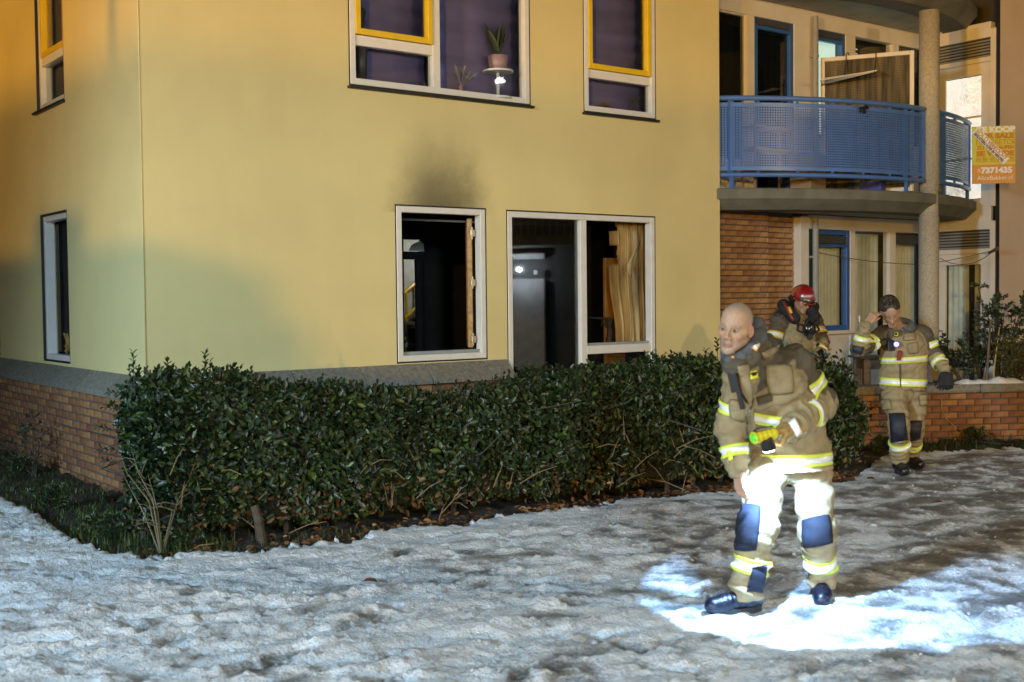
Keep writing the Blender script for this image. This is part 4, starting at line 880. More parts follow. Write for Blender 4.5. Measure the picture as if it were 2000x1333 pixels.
# ================================================================== planter wall, terrace and what grows there
GA = gnd(1560, 872); GB = gnd(2000, 860); gd = unit(GB-GA); gn = np.array([gd[1], -gd[0], 0]); GL = float(np.linalg.norm(GB-GA))+2.5
gw = empty('planter_wall', tuple(GA), math.atan2(gd[1], gd[0])); tag(gw, 'low brick planter wall with concrete coping and a patch of snow', 'wall')
GZ = float(on_plane(1850, 768, GA, gn)[2])
q = MB(); q.box((0, .03, -.1), (GL, .24, GZ)); wb = q.build('wall_core', mortar, gw)
bg_ = brick_mesh('planter_brick', .20, .062, .06, brick_o); bgh = brick_mesh('planter_brick_half', .10, .062, .06, brick_o)
brickwork(wb, lambda s, z: ((s, .045, z), 0), .45, 3.35, -.02, GZ-.005, bg_, bgh, L=.20, H=.062, jit=.003)
jx = float((on_plane(1913, 755, GA, gn)-GA) @ gd)
for a, b in ((jx-2.2, jx-1.1), (jx-1.1, jx), (jx, jx+1.1), (jx+1.1, jx+2.2), (jx+2.2, jx+3.3)):
    q = MB(); q.box((a+.004, -.035, GZ+.002), (b-.004, .30, GZ+.095)); q.build('coping_stone', ledge_m, gw, bevel=.012, bseg=2)
tq_ = mat('terrace_paving', (.12, .115, .10), .8, var=.2, bump=.3)
q = MB(); te = [GA-gd*1.5-gn*.24, GA+gd*GL-gn*.24, np.array([9.5, 19.5, 0]), np.array([2.9, 15.6, 0])]
q.prism([(p[0], p[1]) for p in te], (-.06, .22)); tag(q.build('terrace', tq_), kind='structure')
p0_ = on_plane(1880, 745, GA, gn); so_ = float((p0_-GA) @ gd)
q = MB(); q.box((so_-.1, .25, .0), (GL-.1, 1.45, GZ+.03)); q.box((so_-.16, .24, .0), (so_-.1, 1.5, GZ+.02)); q.build('planter_bed', soil, gw)
# snow left on the coping
ns = 44; xs_ = np.linspace(so_-.02, so_+1.05, ns); v, f = [], []
for i, xx in enumerate(xs_):
    e_ = min((xx-xs_[0])/.25, (xs_[-1]-xx)/.3, 1); e_ = max(e_, 0)**.5; hh = .055*e_*(1+.3*math.sin(xx*13)+.2*math.sin(xx*31)); w0, w1_ = .015+.03*math.sin(xx*9)*e_, .27
    for j in range(9): tt = j/8; v.append((xx, w0+(w1_-w0)*tt, GZ+.088+hh*math.sin(math.pi*min(max(tt, .0), 1))**.6+.004*math.sin(xx*60+j*2)))
for i in range(ns-1):
    for j in range(8): k = i*9+j; f.append((k, k+9, k+10, k+1))
so = link('snow_patch', np_mesh('snow_patch', v, f, mat('clean_snow', (.80, .82, .84), .7, var=.06, scale=20, bump=.4, bscale=60)), None, gw)
# plants behind the planter wall
def pl(x, y, dY=.6): p = on_plane(x, y, GA-gn*dY, gn); return p
zb = GZ+.03
def on_bed(x, dY): p = on_plane(x, 740, GA-gn*dY, gn); return (p[0], p[1], zb)
shrub('tall_shrub', on_bed(1955, .55), 1.30, .50, 12, 'tall open shrub with small dark leaves rising beside the pink wall', .055, (.03, .045, .018), 22, .48, (.02, 0), 5, thick=.012, branch=9, up=.1)
shrub('leafy_shrub', on_bed(1885, .35), .62, .36, 9, 'low dark leafy shrub between the striding man and the staked stems', .06, (.022, .035, .016), 20, .5, (-.05, 0), 6, thick=.009, branch=7)
shrub('olive_shrub', on_bed(1985, .30), .62, .40, 26, 'dense fine leaved olive green shrub at the right end of the planter', .035, (.075, .075, .02), 30, .3, (0, 0), 7, thick=.006, branch=9, up=.5, bare=.1)
shrub('young_bush', on_bed(1915, .75), .95, .30, 7, 'slender bush with loose sprays against the glazed door', .05, (.035, .05, .025), 16, .45, (.05, 0), 9, thick=.008, branch=7)
for i, (xa, ya, xb, yb, lb, r) in enumerate(((1926, 745, 1935, 625, 'leaning brown stake in front of the glazed door', .016), (1938, 745, 1952, 640, 'thin yellow cane beside the brown stake', .009))):
    a_, b_ = pl(xa, ya, .22), pl(xb, yb, .30); q = MB(); q.tube([a_-[0, 0, .06], (a_+b_)/2, b_], [r, r*.95, r*.8], 8); o = q.build('plant_stake', mat('stake_%d' % i, ((.12, .085, .055), (.35, .25, .08))[i], .8, var=.3, bump=.4)); tag(o, lb, 'stake', 'stakes in the planter')
    q = MB(); q.tube([b_-[.02, 0, .2], b_-[-.03, .02, .2], b_-[0, .04, .19]], .005, 5); q.build('tie', black_trim, o)
# dry reed on the cream apron
rd = np.random.default_rng(3); p_ = at(1640, 745, 15.0); root = empty('dry_reed', (p_[0], p_[1], .22)); tag(root, 'dry thin reeds leaning in front of the cream apron panel', 'reeds'); q = MB()
for k in range(12):
    tip = np.array([rd.uniform(-.05, .42), rd.uniform(-.05, .05), rd.uniform(.5, .78)]); q.tube([(rd.uniform(-.04, .04), 0, 0), tip*.55+[-.05, 0, .08], tip, tip+[.09, 0, -.10+rd.uniform(0, .1)]], [.004, .0035, .0025, .001], 4)
q.build('stem', mat('reed', (.10, .11, .07), .7), root)
# bent wire / stalk in front of the brick planter
q = MB(); c_ = [on_plane(x, y, GA+gn*.03, gn) for x, y in ((1838, 780), (1839, 800), (1848, 818), (1862, 832), (1868, 845), (1873, 858))]; q.tube(c_, .006, 6); tag(q.build('bent_stalk', mat('dry_stalk', (.36, .24, .10), .7)), 'bent dry stalk hanging down the brick planter wall', 'stalk')
q = MB(); c_ = [gnd(1890, 868)+[0, 0, .03], gnd(1940, 872)+[0, 0, .03], gnd(2000, 876)+[0, 0, .03], gnd(2080, 872)+[0, 0, .03]]
q.tube(c_, [.03, .035, .035, .035], 10); tag(q.build('fire_hose', mat('hose_black', (.012, .012, .012), .5)), 'dark hose lying on the soil at the foot of the planter', 'hose')

# single fallen leaves and clods on the snow
def snow_z(x, y):
    i = int(round((y-gy[0])/ST)); j = int(round((x-gx[0])/ST)); return float(Z[max(i, 0):i+3, max(j, 0):j+3].max())
dl_m = leaf_mat('dry_leaf'); dlm = np_mesh('fallen_leaf', LEAF_V*np.array([.8, 1, 2.2]), LEAF_F, dl_m, False); vcol(dlm, np.tile(np.array([.17, .07, .025]), (7, 1)))
for (x, y, s, lb) in ((738, 1162, .09, 'brown fallen leaf lying alone on the snow in the foreground'), (1842, 992, .07, 'small brown leaf on the snow below the striding man'), (1672, 948, .10, 'dark wet leaf on the snow near the hedge end'), (1708, 945, .08, 'second dark wet leaf on the snow, right of the hedge end')):
    p_ = gnd(x, y); o = link('fallen_leaf', dlm); o.scale = (s, s, s); o.location = (p_[0], p_[1], snow_z(p_[0], p_[1])+.012); o.rotation_euler = (.25, .2, x*.7); tag(o, lb, 'leaf', 'single leaves on the snow')

# ================================================================== inside the burnt flat
def Lw(px_, py_, yl):       # local building coordinates of a sight line at depth yl behind the front
    q_ = on_plane(px_, py_, C0+V*yl, V)-C0; return float(q_ @ U), float(q_[2])
PY = 2.3; (oa, _), (ob, _) = Lw(792, 560, PY), Lw(830, 560, PY); ztop = Lw(810, 468, PY)[1]
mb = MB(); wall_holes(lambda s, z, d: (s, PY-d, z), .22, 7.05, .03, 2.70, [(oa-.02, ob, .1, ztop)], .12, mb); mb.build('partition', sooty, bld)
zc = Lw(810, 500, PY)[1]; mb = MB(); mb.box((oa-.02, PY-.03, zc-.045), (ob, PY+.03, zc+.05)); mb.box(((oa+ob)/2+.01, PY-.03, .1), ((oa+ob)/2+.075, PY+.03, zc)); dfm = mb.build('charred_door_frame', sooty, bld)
mb = MB(); mb.add([(oa+.05, PY, zc+.06), (ob-.005, PY, zc+.055), (ob-.01, PY, ztop-.06), (ob-.05, PY+.0, ztop-.02), (ob-.10, PY, ztop-.03), (oa+.13, PY, ztop-.05), (oa+.09, PY, ztop-.08)], [tuple(range(7))])
sh_ = mb.build('broken_pane', mat('sooted_glass', (.45, .45, .43), .3), dfm, recalc=False); sh_.modifiers.new('thick', 'SOLIDIFY').thickness = .004
hall_m = mat('hall_paint', (.55, .58, .58), .8)
mb = MB(); mb.box((oa-1.2, 3.9, .05), (ob+3.0, 3.95, 2.7)); mb.build('hall_wall', hall_m, bld)
mb = MB()
for k in range(5): mb.tube([(oa+.25+k*.22, 3.75, .6+k*.16), (oa+.25+k*.22, 3.75, 1.35+k*.16)], .018, 6)
for dz in (.6, 1.0, 1.35): mb.tube([(oa+.1, 3.75, dz-.1), (oa+1.5, 3.75, dz+.92)], .026, 8)
mb.build('stair_banister', yellow_paint, bld)
mb = MB(); mb.box((oa+.02, 3.88, 1.75), (oa+.30, 3.895, 2.35)); mb.build('hall_window', mat('lit_hall_window', (.8, .8, .8), .5, emit=(.75, .85, 1.), estr=1.3), bld)
hl = bpy.data.lights.new('hall_light', 'POINT'); hl.energy = 14; hl.color = (1, .95, .8); hl.shadow_soft_size = .06; ho = bpy.data.objects.new('hall_light', hl); COL.objects.link(ho); ho.parent = bld; ho.location = (ob+.9, 3.1, 2.4)
# burnt curtain in the right-hand window
ca, cb_ = fsz(1192, 560, -.3)[0], fsz(1268, 560, -.3)[0]; q = MB(); n, rows = 60, 26; cz0, cz1 = zt+.02, 2.62
cm = bpy.data.materials.new('burnt_curtain'); cm.use_nodes = True; n_ = cm.node_tree.nodes; l_ = cm.node_tree.links; b_ = n_['Principled BSDF']; b_.inputs['Roughness'].default_value = .9
tc_ = n_.new('ShaderNodeTexCoord'); mp = n_.new('ShaderNodeMapping'); mp.inputs['Scale'].default_value = (1.1, 1, .35); l_.new(tc_.outputs['Object'], mp.inputs[0]); nz = n_.new('ShaderNodeTexNoise'); nz.inputs['Scale'].default_value = 3; nz.inputs['Detail'].default_value = 7; l_.new(mp.outputs[0], nz.inputs[0])
rp = n_.new('ShaderNodeValToRGB'); rp.color_ramp.elements[0].position = .32; rp.color_ramp.elements[0].color = (.035, .025, .013, 1); rp.color_ramp.elements[1].position = .66; rp.color_ramp.elements[1].color = (.50, .36, .16, 1); l_.new(nz.outputs[0], rp.inputs[0]); l_.new(rp.outputs[0], b_.inputs['Base Color'])
for r in range(rows+1):
    fr = r/rows; zz_ = cz0+(cz1-cz0)*fr; lft = ca+.10*(1-fr)+.02*math.sin(fr*9)
    for i in range(n+1):
        s = lft+(cb_-lft)*i/n; q.v.append((s, .30+.050*math.sin(i*.62+fr*1.5+.6*math.sin(fr*4))*(.5+.5*math.sin(i*.17+1))+.012*math.sin(i*1.7), zz_))
for r in range(rows):
    for i in range(n):
        if r > rows*.55 and i < 10+int(3*math.sin(r*1.9)) and r % 7 > 2: continue
        k = r*(n+1)+i; q.f.append((k, k+1, k+n+2, k+n+1))
q.add([(ca+.20, .24, 2.08), (ca+.33, .22, 2.30), (ca+.40, .22, 2.42), (ca+.41, .23, 2.36), (ca+.30, .21, 2.20), (ca+.25, .22, 1.95)], [(0, 1, 2, 3, 4, 5)])
bc = q.build('burnt_curtain', cm, None, smooth=True, recalc=False); bc.location = tuple(C0); bc.rotation_euler = (0, 0, TH); bc.modifiers.new('thick', 'SOLIDIFY').thickness = .003
tag(bc, 'scorched ochre curtain hanging in torn folds in the right-hand ground floor window', 'curtain')
q = MB(); q.box((fsz(1178, 600, -.6)[0], .55, .3), (fsz(1215, 600, -.6)[0], .60, 2.2)); o = q.build('wardrobe_door', mat('amber_wood', (.30, .14, .025), .5, var=.3, scale=5), None, bevel=.004); o.location = tuple(C0); o.rotation_euler = (0, 0, TH); tag(o, 'scorched amber wooden board standing inside beside the burnt curtain', 'board')
q = MB(); vb = fsz(1188, 668, -.2); cg = np.random.default_rng(2)
q.tube([(vb[0], .2, zt+.05), (vb[0]+.02, .2, zt+.2), (vb[0]-.01, .2, zt+.3)], [.035, .03, .01], 7)
for k in range(7): q.tube([(vb[0], .2, zt+.22), (vb[0]+cg.normal(0, .06), .2+cg.normal(0, .03), zt+.3+cg.uniform(-.03, .06)), (vb[0]+cg.normal(0, .1), .2+cg.normal(0, .04), zt+.30+cg.uniform(-.05, .10))], [.012, .02, .004], 5)
o = q.build('charred_plant', mat('charred', (.03, .02, .015), .8)); o.location = tuple(C0); o.rotation_euler = (0, 0, TH); tag(o, 'charred plant remains on the sill of the right-hand ground floor window', 'plant')

# ================================================================== things on the upstairs sills
def sill_thing(nm, x, y, d, lb, cat): s, z = fsz(x, y, d); o = empty(nm, tuple(loc2w(s, -d, 3.81+.045)), TH); return tag(o, lb, cat)
def blades(root, n, h, w, spread, col, seed, nm='leaf', z0=0., curl=.15):
    g = np.random.default_rng(seed)
    for k in range(n):
        a = g.uniform(0, 6.28); r = spread*g.uniform(.3, 1); hh = h*g.uniform(.6, 1); q = MB(); sx, sy = -math.sin(a), math.cos(a); rows = 6
        for i in range(rows+1):
            f = i/rows; ww = w*math.sin(math.pi*(.18+.82*f))**.7*.5*(1 if i < rows else .05); cx, cy, cz = math.cos(a)*r*f**1.4, math.sin(a)*r*.6*f**1.4, z0+hh*f-curl*hh*f**3*(r/max(spread, 1e-3)); q.v += [(cx+sx*ww, cy+sy*ww, cz), (cx-sx*ww, cy-sy*ww, cz)]
            if i: q.f.append((2*i-2, 2*i-1, 2*i+1, 2*i))
        o = q.build(nm, mat('indoor_leaf', col, .4, var=.25, rand=.3), root, smooth=True, recalc=False); o.modifiers.new('thick', 'SOLIDIFY').thickness = .002
t_ = sill_thing('snake_plant', 972, 100, -.10, 'snake plant with upright pointed leaves in the corner of the big upstairs pane', 'plant'); t_.location.z += .34
q = MB(); q.lathe([(0, -.12), (.06, -.12), (.075, .0), (.07, .0), (.0, -.01)], (0, 0, 0), 16); q.build('pot', mat('rose_pot', (.30, .2, .22), .5), t_, smooth=True); blades(t_, 10, .30, .055, .13, (.06, .075, .035), 4); t_.scale = (1.5, 1.5, 1.35); t_.location.z += .125
q = MB(); q.lathe([(0, -.34), (.10, -.34), (.10, -.325), (.012, -.32), (.012, -.135), (.11, -.13), (.11, -.115), (0, -.115)], (0, 0, 0), 18); q.build('plant_stand', mat('stand_white', (.6, .62, .62), .4), t_, smooth=False)
t_ = sill_thing('pampas_vase', 900, 165, -.11, 'pink vase with pale pampas plumes on the upstairs sill', 'vase')
q = MB(); q.lathe([(0, 0), (.022, 0), (.020, .05), (.026, .09), (.032, .10), (.026, .095), (0, .02)], (0, 0, 0), 14); q.build('vase_body', mat('vase_pink', (.50, .20, .27), .35), t_, smooth=True)
g = np.random.default_rng(6)
for k in range(7):
    a = g.uniform(-1.1, 1.1); tip = np.array([math.sin(a)*.17, g.normal(0, .03), .10+.20*math.cos(a*.8)]); q = MB(); q.tube([(0, 0, .08), tip*.5+[0, 0, .05], tip], .002, 4)
    for j in range(26):
        f = .55+.45*j/26; p_ = tip*f+np.array([0, 0, .05*(1-abs(2*f-1))]); q.tube([p_, p_+[g.normal(0, .02)+math.sin(a)*.02, g.normal(0, .015), g.normal(.012, .015)]], [.002, .0008], 3)
    q.build('plume', mat('plume', (.42, .40, .33), .8), t_)
t_ = sill_thing('orchid', 705, 60, -.11, 'dark leaved plant at the left edge of the wide upstairs window', 'plant'); t_.location.z = 4.30; blades(t_, 9, .42, .05, .07, (.035, .05, .03), 9, curl=.3); q = MB(); q.lathe([(0, -.45), (.05, -.45), (.06, .02), (0, .02)], (0, 0, 0), 12); q.build('pot', mat('dark_pot', (.05, .05, .06), .4), t_, smooth=True)
t_ = sill_thing('figurine', 828, 155, -.10, 'tiny dark figurine on the upstairs sill beside the white mullion', 'figurine'); q = MB(); q.lathe([(0, 0), (.025, 0), (.02, .03), (.028, .05), (.016, .07), (.02, .085), (0, .1)], (0, 0, 0), 10); q.build('body', mat('dark_glaze', (.06, .05, .06), .3), t_, smooth=True)
t_ = sill_thing('lantern', 1181, 205, -.11, 'small golden house shaped lantern on the narrow upstairs sill', 'lantern'); go = mat('gold_metal', (.55, .38, .10), .3, .7)
q = MB(); [q.box((a, b, 0), (a+.008, b+.008, .07)) for a in (-.045, .037) for b in (-.03, .022)]; q.box((-.05, -.035, -.001), (.05, .035, .006)); q.build('lantern_frame', go, t_)
q = MB(); q.add([(-.075, -.045, .068), (.075, -.045, .068), (.075, .045, .068), (-.075, .045, .068), (-.02, 0, .105), (.02, 0, .105)], [(0, 1, 5, 4), (2, 3, 4, 5), (1, 2, 5), (3, 0, 4), (3, 2, 1, 0)]); q.build('lantern_roof', go, t_)
t_ = sill_thing('feather_vase', 1240, 205, -.11, 'dark vase with a grey feather spray on the narrow upstairs sill', 'vase'); q = MB(); q.lathe([(0, 0), (.02, 0), (.016, .06), (.022, .10), (0, .09)], (0, 0, 0), 12); q.build('vase_body', mat('vase_dark', (.06, .05, .05), .3), t_, smooth=True); blades(t_, 12, .26, .014, .16, (.28, .28, .24), 14, 'plume', .08, .5)
# ================================================================== behind the camera: engines and lamps added for the lighting, house across the path
red = mat('engine_red', (.42, .02, .015), .3, coat=.5); rub = mat('rubber', (.015, .015, .015), .8); alu = mat('shutter', (.45, .46, .47), .35, .6)
fe = empty('added_engine', (-9.3, -10.6, 0)); tag(fe, 'red engine added out of view behind the camera to shade the wall', 'light blocker')  # unseen vehicle added to block the orange lamp and cast the lower shadow edge
q = MB(); q.box((-4.2, -1.25, .55), (1.7, 1.25, 3.10)); q.build('body', red, fe, bevel=.06)
q = MB(); q.prism([(1.72, .5), (4.1, .5), (4.15, 1.5), (3.85, 2.95), (1.72, 3.05)], (-1.22, 1.22), lambda x, z, y: (x, y, z)); q.build('cab', red, fe, bevel=.05)
for s in (-1.231, 1.231):
    for a, b in ((2.0, 2.75), (2.95, 3.75)): q = MB(); q.box((a, s-.006, 1.75), (b, s+.006, 2.6)); q.build('side_window', pane_dk, fe)
    for k in range(3): q = MB(); q.box((-3.9+k*1.8, s*1.021-.01, .9), (-2.35+k*1.8, s*1.021+.01, 2.7)); q.build('shutter', alu, fe)
    for x in (-2.9, 2.8):
        q = MB(); q.lathe([(.22, -.15), (.5, -.15), (.52, -.1), (.52, .1), (.5, .15), (.22, .15)], (x, s*.95, .52), 24, 1); w_ = q.build('wheel', rub, fe); q = MB(); q.lathe([(0, -.12), (.24, -.12), (.24, .12), (0, .12)], (x, s*.95, .52), 16, 1); q.build('rim', alu, w_)
q = MB(); q.box((3.80, -1.0, 1.75), (4.02, 1.0, 2.7)); q.build('windscreen', pane_dk, fe)
q = MB(); q.box((2.6, -1.0, 3.06), (3.0, 1.0, 3.2)); q.build('light_bar', mat('blue_beacon', (.05, .1, .6), .2, emit=(.1, .25, 1), estr=6), fe)
def copy_tree(o, parent=None):
    c = o.copy(); COL.objects.link(c); c.parent = parent
    for ch in o.children: copy_tree(ch, c)
    return c
fe2 = copy_tree(fe); fe2.location = (-14.9, -13.7, 0); fe2['label'] = 'second red engine added out of view, left of the first, to shade the wall'  # second unseen vehicle, added to block the amber lamp for the upper shadow edge
def lamp_post(nm, p, label, base=(0, 0), col=(1, 1, 1), e=30.):
    r = empty(nm, (p[0]+base[0], p[1]+base[1], 0)); tag(r, label, 'added lamp', 'lamps added for the lighting')
    q = MB(); q.tube([(0, 0, -.09), (0, 0, p[2]+.35), (-base[0]*.5, -base[1]*.5, p[2]+.42), (-base[0], -base[1], p[2]+.34)], [.06, .05, .04, .04], 10); q.build('pole', pipe_m, r, smooth=True)
    q = MB(); q.lathe([(0, .34), (.10, .33), (.22, .22), (.22, .20), (0, .20)], (-base[0], -base[1], p[2]), 20); q.build('lamp_shade', pipe_m, r, smooth=True)
    q = MB(); q.lathe([(0, .20), (.09, .19), (.10, .16), (.05, .13), (0, .125)], (-base[0], -base[1], p[2]), 16); q.build('bulb', mat(nm + '_bulb', (.9, .9, .9), .4, emit=col, estr=e), r, smooth=True)
lamp_post('added_amber_lamp', LAMPS['amber'][0], 'low amber lamp added out of view to light the upper wall', (.5, -.3), LAMPS['amber'][2], 40)
lamp_post('added_orange_lamp', LAMPS['pale'][0], 'orange lamp added out of view to light the wall', (.6, -.2), LAMPS['pale'][2], 40)
lamp_post('added_fill_left', LAMPS['mast'][0], 'tall cool fill light added out of view on the left', (-.4, -.3), LAMPS['mast'][2], 40)
lamp_post('added_fill_right', LAMPS['flood'][0], 'tall cool fill light added out of view on the right', (.4, -.3), LAMPS['flood'][2], 40)
lamp_post('added_warm_lamp', LAMPS['path'][0], 'warm lamp post added out of view to brighten the wing', (.5, .2), LAMPS['path'][2], 25)
# house across the path, seen only mirrored in the panes
oh = empty('house_across_path', (12.2, 5.72, 0), 0); tag(oh, 'pale house across the path with lit porch', 'house')
q = MB(); q.box((1.2, -6, -.1), (4.0, 9, 7.0)); q.build('wall', mat('house_render', (.10, .105, .11), .8), oh)
q = MB(); q.box((-.2, 1.2, 2.85), (1.25, 5.2, 3.05)); q.build('balcony_slab', concrete, oh)
q = MB(); [q.tube([(-.1, 1.3+k*.16, 3.05), (-.1, 1.3+k*.16, 4.0)], .014, 6) for k in range(24)]; q.tube([(-.1, 1.2, 4.02), (-.1, 5.2, 4.02)], .03, 8); q.build('railing', pipe_m, oh)
wp = mat('porch_white', (.75, .77, .8), .5)
for a, b, z0, z1, nm in ((2.0, 2.35, .1, 2.7, 'post'), (2.6, 2.75, .1, 2.7, 'post'), (2.95, 3.9, .1, 2.15, 'door'), (2.95, 3.9, 2.6, 2.72, 'lintel')): q = MB(); q.box((1.05, a, z0), (1.2, b, z1)); q.build(nm, wp, oh)
for a, b, z0, z1 in ((4.6, 5.6, .9, 2.3), (-1.5, .2, .9, 2.3), (1.8, 3.2, 3.9, 5.4), (-2.5, -1., 3.9, 5.4)):
    q = MB(); q.box((1.16, a, z0), (1.199, b, z1)); w_ = q.build('window', wp, oh); q = MB(); q.box((1.14, a+.07, z0+.07), (1.165, b-.07, z1-.07)); q.build('pane', pane_dk, w_)
q = MB(); q.lathe([(0, -.05), (.035, -.05), (.045, .03), (0, .05)], (1.0, 3.72, 2.30), 12); q.build('porch_lamp', mat('porch_glow', (.9, .9, .9), .4, emit=(.85, .93, 1), estr=2.5), oh)
pl_l = bpy.data.lights.new('porch_light', 'POINT'); pl_l.energy = 70; pl_l.color = (.85, .93, 1); pl_l.shadow_soft_size = .035; po = bpy.data.objects.new('porch_light', pl_l); COL.objects.link(po); po.parent = oh; po.location = (.72, 3.42, 2.36)
q = MB(); sl = LAMPS['side'][0]; q.tube([(13.4, sl[1], sl[2]+.32), (sl[0], sl[1], sl[2]+.34)], .03, 8); wl_ = q.build('wall_lamp', pipe_m); tag(wl_, 'white wall lamp high on the house across the path', 'lamp')
q = MB(); q.lathe([(0, .30), (.12, .3), (.16, .2), (0, .2)], sl, 16); q.build('bulb', mat('wall_lamp_bulb', (.9, .9, .9), .4, emit=(.9, .95, 1), estr=60), wl_)
# ================================================================== people: signed distance fields turned into meshes
A = lambda *a: np.array(a, float)
class Prim:
    def __init__(s, a, b, ra, rb, k=.02, flat=None, fr=1., wr=None, sub=False):
        if wr: wr = (wr[0]*1.45, wr[1], wr[2])
        s.a, s.b, s.ra, s.rb, s.k, s.sub = np.asarray(a, float), np.asarray(b, float), ra, rb, k, sub
        s.flat = None if flat is None else unit(np.asarray(flat, float)); s.fr = fr; s.wr = wr
        d = s.b-s.a; L = np.linalg.norm(d); s.L = max(L, 1e-6); s.d = d/s.L if L > 1e-6 else A(0, 0, 1)
        r = A(1, 0, 0) if abs(s.d[0]) < .8 else A(0, 1, 0); s.e1 = unit(np.cross(s.d, r)); s.e2 = np.cross(s.d, s.e1)
    def __call__(s, P):
        q = P-s.a; h = q @ s.d; t = np.clip(h/s.L, 0, 1); w = q - (t*s.L)[..., None]*s.d
        if s.flat is not None: c = w @ s.flat; w = w + (c*(s.fr-1))[..., None]*s.flat
        d = np.sqrt((w*w).sum(-1)) - (s.ra+(s.rb-s.ra)*t)
        if s.fr > 1: d = d*.82
        if s.wr:
            amp, wl, sd = s.wr; ph = np.arctan2(w @ s.e1, w @ s.e2); x = h/wl
            d = d - amp*(np.sin(6.283*(x+.22*np.sin(ph+sd)+.12*np.sin(2*ph+sd*2.3)))*.6 + .5*np.sin(6.283*(1.73*x-.3*np.sin(ph*1+sd*1.7))+sd) + .35*np.sin(3*ph+2.1*x+sd))
        return d
    def box(s, m):
        r = max(s.ra, s.rb)*1.1+m+s.k+(s.wr[0]*1.6 if s.wr else 0); return np.minimum(s.a, s.b)-r, np.maximum(s.a, s.b)+r
def sph(c, r, k=.02, rad=None, sub=False): return Prim(c, np.asarray(c, float)+A(0, 0, 1e-5), r, r, k, sub=sub)
class Ell:
    def __init__(s, c, rad, R=None, k=.02, sub=False): s.c = np.asarray(c, float); s.rad = np.asarray(rad, float); s.R = np.eye(3) if R is None else R; s.k = k; s.sub = sub
    def __call__(s, P):
        q = (P-s.c) @ s.R / s.rad; n = np.sqrt((q*q).sum(-1)); g = np.sqrt(((q/s.rad)**2).sum(-1))+1e-9
        return n*(n-1)/g
    def box(s, m): r = s.rad.max()+m+s.k; return s.c-r, s.c+r
class Half:            # keeps what lies on the side n points to
    def __init__(s, c, n, k=.006): s.c = np.asarray(c, float); s.n = unit(np.asarray(n, float)); s.k = k; s.sub = True
    def __call__(s, P): return (P-s.c) @ s.n
    def box(s, m): return A(-99, -99, -99), A(99, 99, 99)
def smin(a, b, k):
    h = np.clip(.5+.5*(b-a)/k, 0, 1); return b*(1-h)+a*h-k*h*(1-h)
def field(prims, P):
    d = np.full(P.shape[:-1], 1.)
    for p in prims:
        v = p(P); d = -smin(-d, v, p.k) if p.sub else smin(d, v, p.k)
    return d
def grad(prims, P, e=.003):
    g = np.stack([field(prims, P+A(e, 0, 0))-field(prims, P-A(e, 0, 0)), field(prims, P+A(0, e, 0))-field(prims, P-A(0, e, 0)), field(prims, P+A(0, 0, e))-field(prims, P-A(0, 0, e))], -1); return unit(g)
def polygonize(prims, h, lo=None, hi=None, noise=None):
    bs = [p.box(.01) for p in prims if not p.sub]; lo_ = np.min([b[0] for b in bs], 0); hi_ = np.max([b[1] for b in bs], 0)
    if lo is not None: lo_ = np.maximum(lo_, lo)
    if hi is not None: hi_ = np.minimum(hi_, hi)
    n = np.ceil((hi_-lo_)/h).astype(int)+2; ax = [lo_[i]+h*np.arange(n[i]) for i in range(3)]; D = np.full(tuple(n), .2)
    for p in prims:
        b0, b1 = p.box(.045); i0 = np.clip(((b0-lo_)/h).astype(int), 0, n-1); i1 = np.clip(((b1-lo_)/h).astype(int)+2, 1, n)
        if (i1 <= i0).any(): continue
        sl = tuple(slice(a, b) for a, b in zip(i0, i1)); G = np.stack(np.meshgrid(*[ax[i][sl[i]] for i in range(3)], indexing='ij'), -1); v = p(G); d = D[sl]
        D[sl] = -smin(-d, v, p.k) if p.sub else smin(d, v, p.k)
    S = D < 0; c = np.zeros(tuple(n-1), np.uint8); acc = np.zeros(tuple(n-1)+(3,)); cnt = np.zeros(tuple(n-1))
    cor = [(i, j, k) for i in (0, 1) for j in (0, 1) for k in (0, 1)]; sub = lambda X_, o: X_[o[0]:n[0]-1+o[0], o[1]:n[1]-1+o[1], o[2]:n[2]-1+o[2]]
    for a in cor:
        for x in range(3):
            if a[x]: continue
            b = list(a); b[x] = 1; da, db = sub(D, a), sub(D, b); cr = (da < 0) != (db < 0); t = np.where(cr, da/(da-db+1e-12), 0)
            for y in range(3): acc[..., y] += np.where(cr, a[y]+(t if y == x else 0), 0)
            cnt += cr
    act = cnt > 0; vid = np.full(tuple(n-1), -1); vid[act] = np.arange(act.sum()); ijk = np.argwhere(act); V3 = lo_+h*(ijk+acc[act]/cnt[act][:, None])
    Q = []
    for x in range(3):
        y, z = (x+1) % 3, (x+2) % 3; s0 = [slice(None)]*3; s1 = [slice(None)]*3; s0[x] = slice(0, -1); s1[x] = slice(1, None); A0, A1 = S[tuple(s0)], S[tuple(s1)]; ed = np.argwhere(A0 != A1)
        ed = ed[(ed[:, y] > 0) & (ed[:, z] > 0) & (ed[:, y] < n[y]-1) & (ed[:, z] < n[z]-1)]
        fl = A0[tuple(ed.T)]; cells = []
        for dy, dz in ((1, 1), (0, 1), (0, 0), (1, 0)): e2_ = ed.copy(); e2_[:, y] -= dy; e2_[:, z] -= dz; cells.append(vid[tuple(e2_.T)])
        q = np.stack(cells, -1); q[~fl] = q[~fl][:, ::-1]; Q.append(q)
    Q = np.concatenate(Q); Q = Q[(Q >= 0).all(1)]; return V3, Q
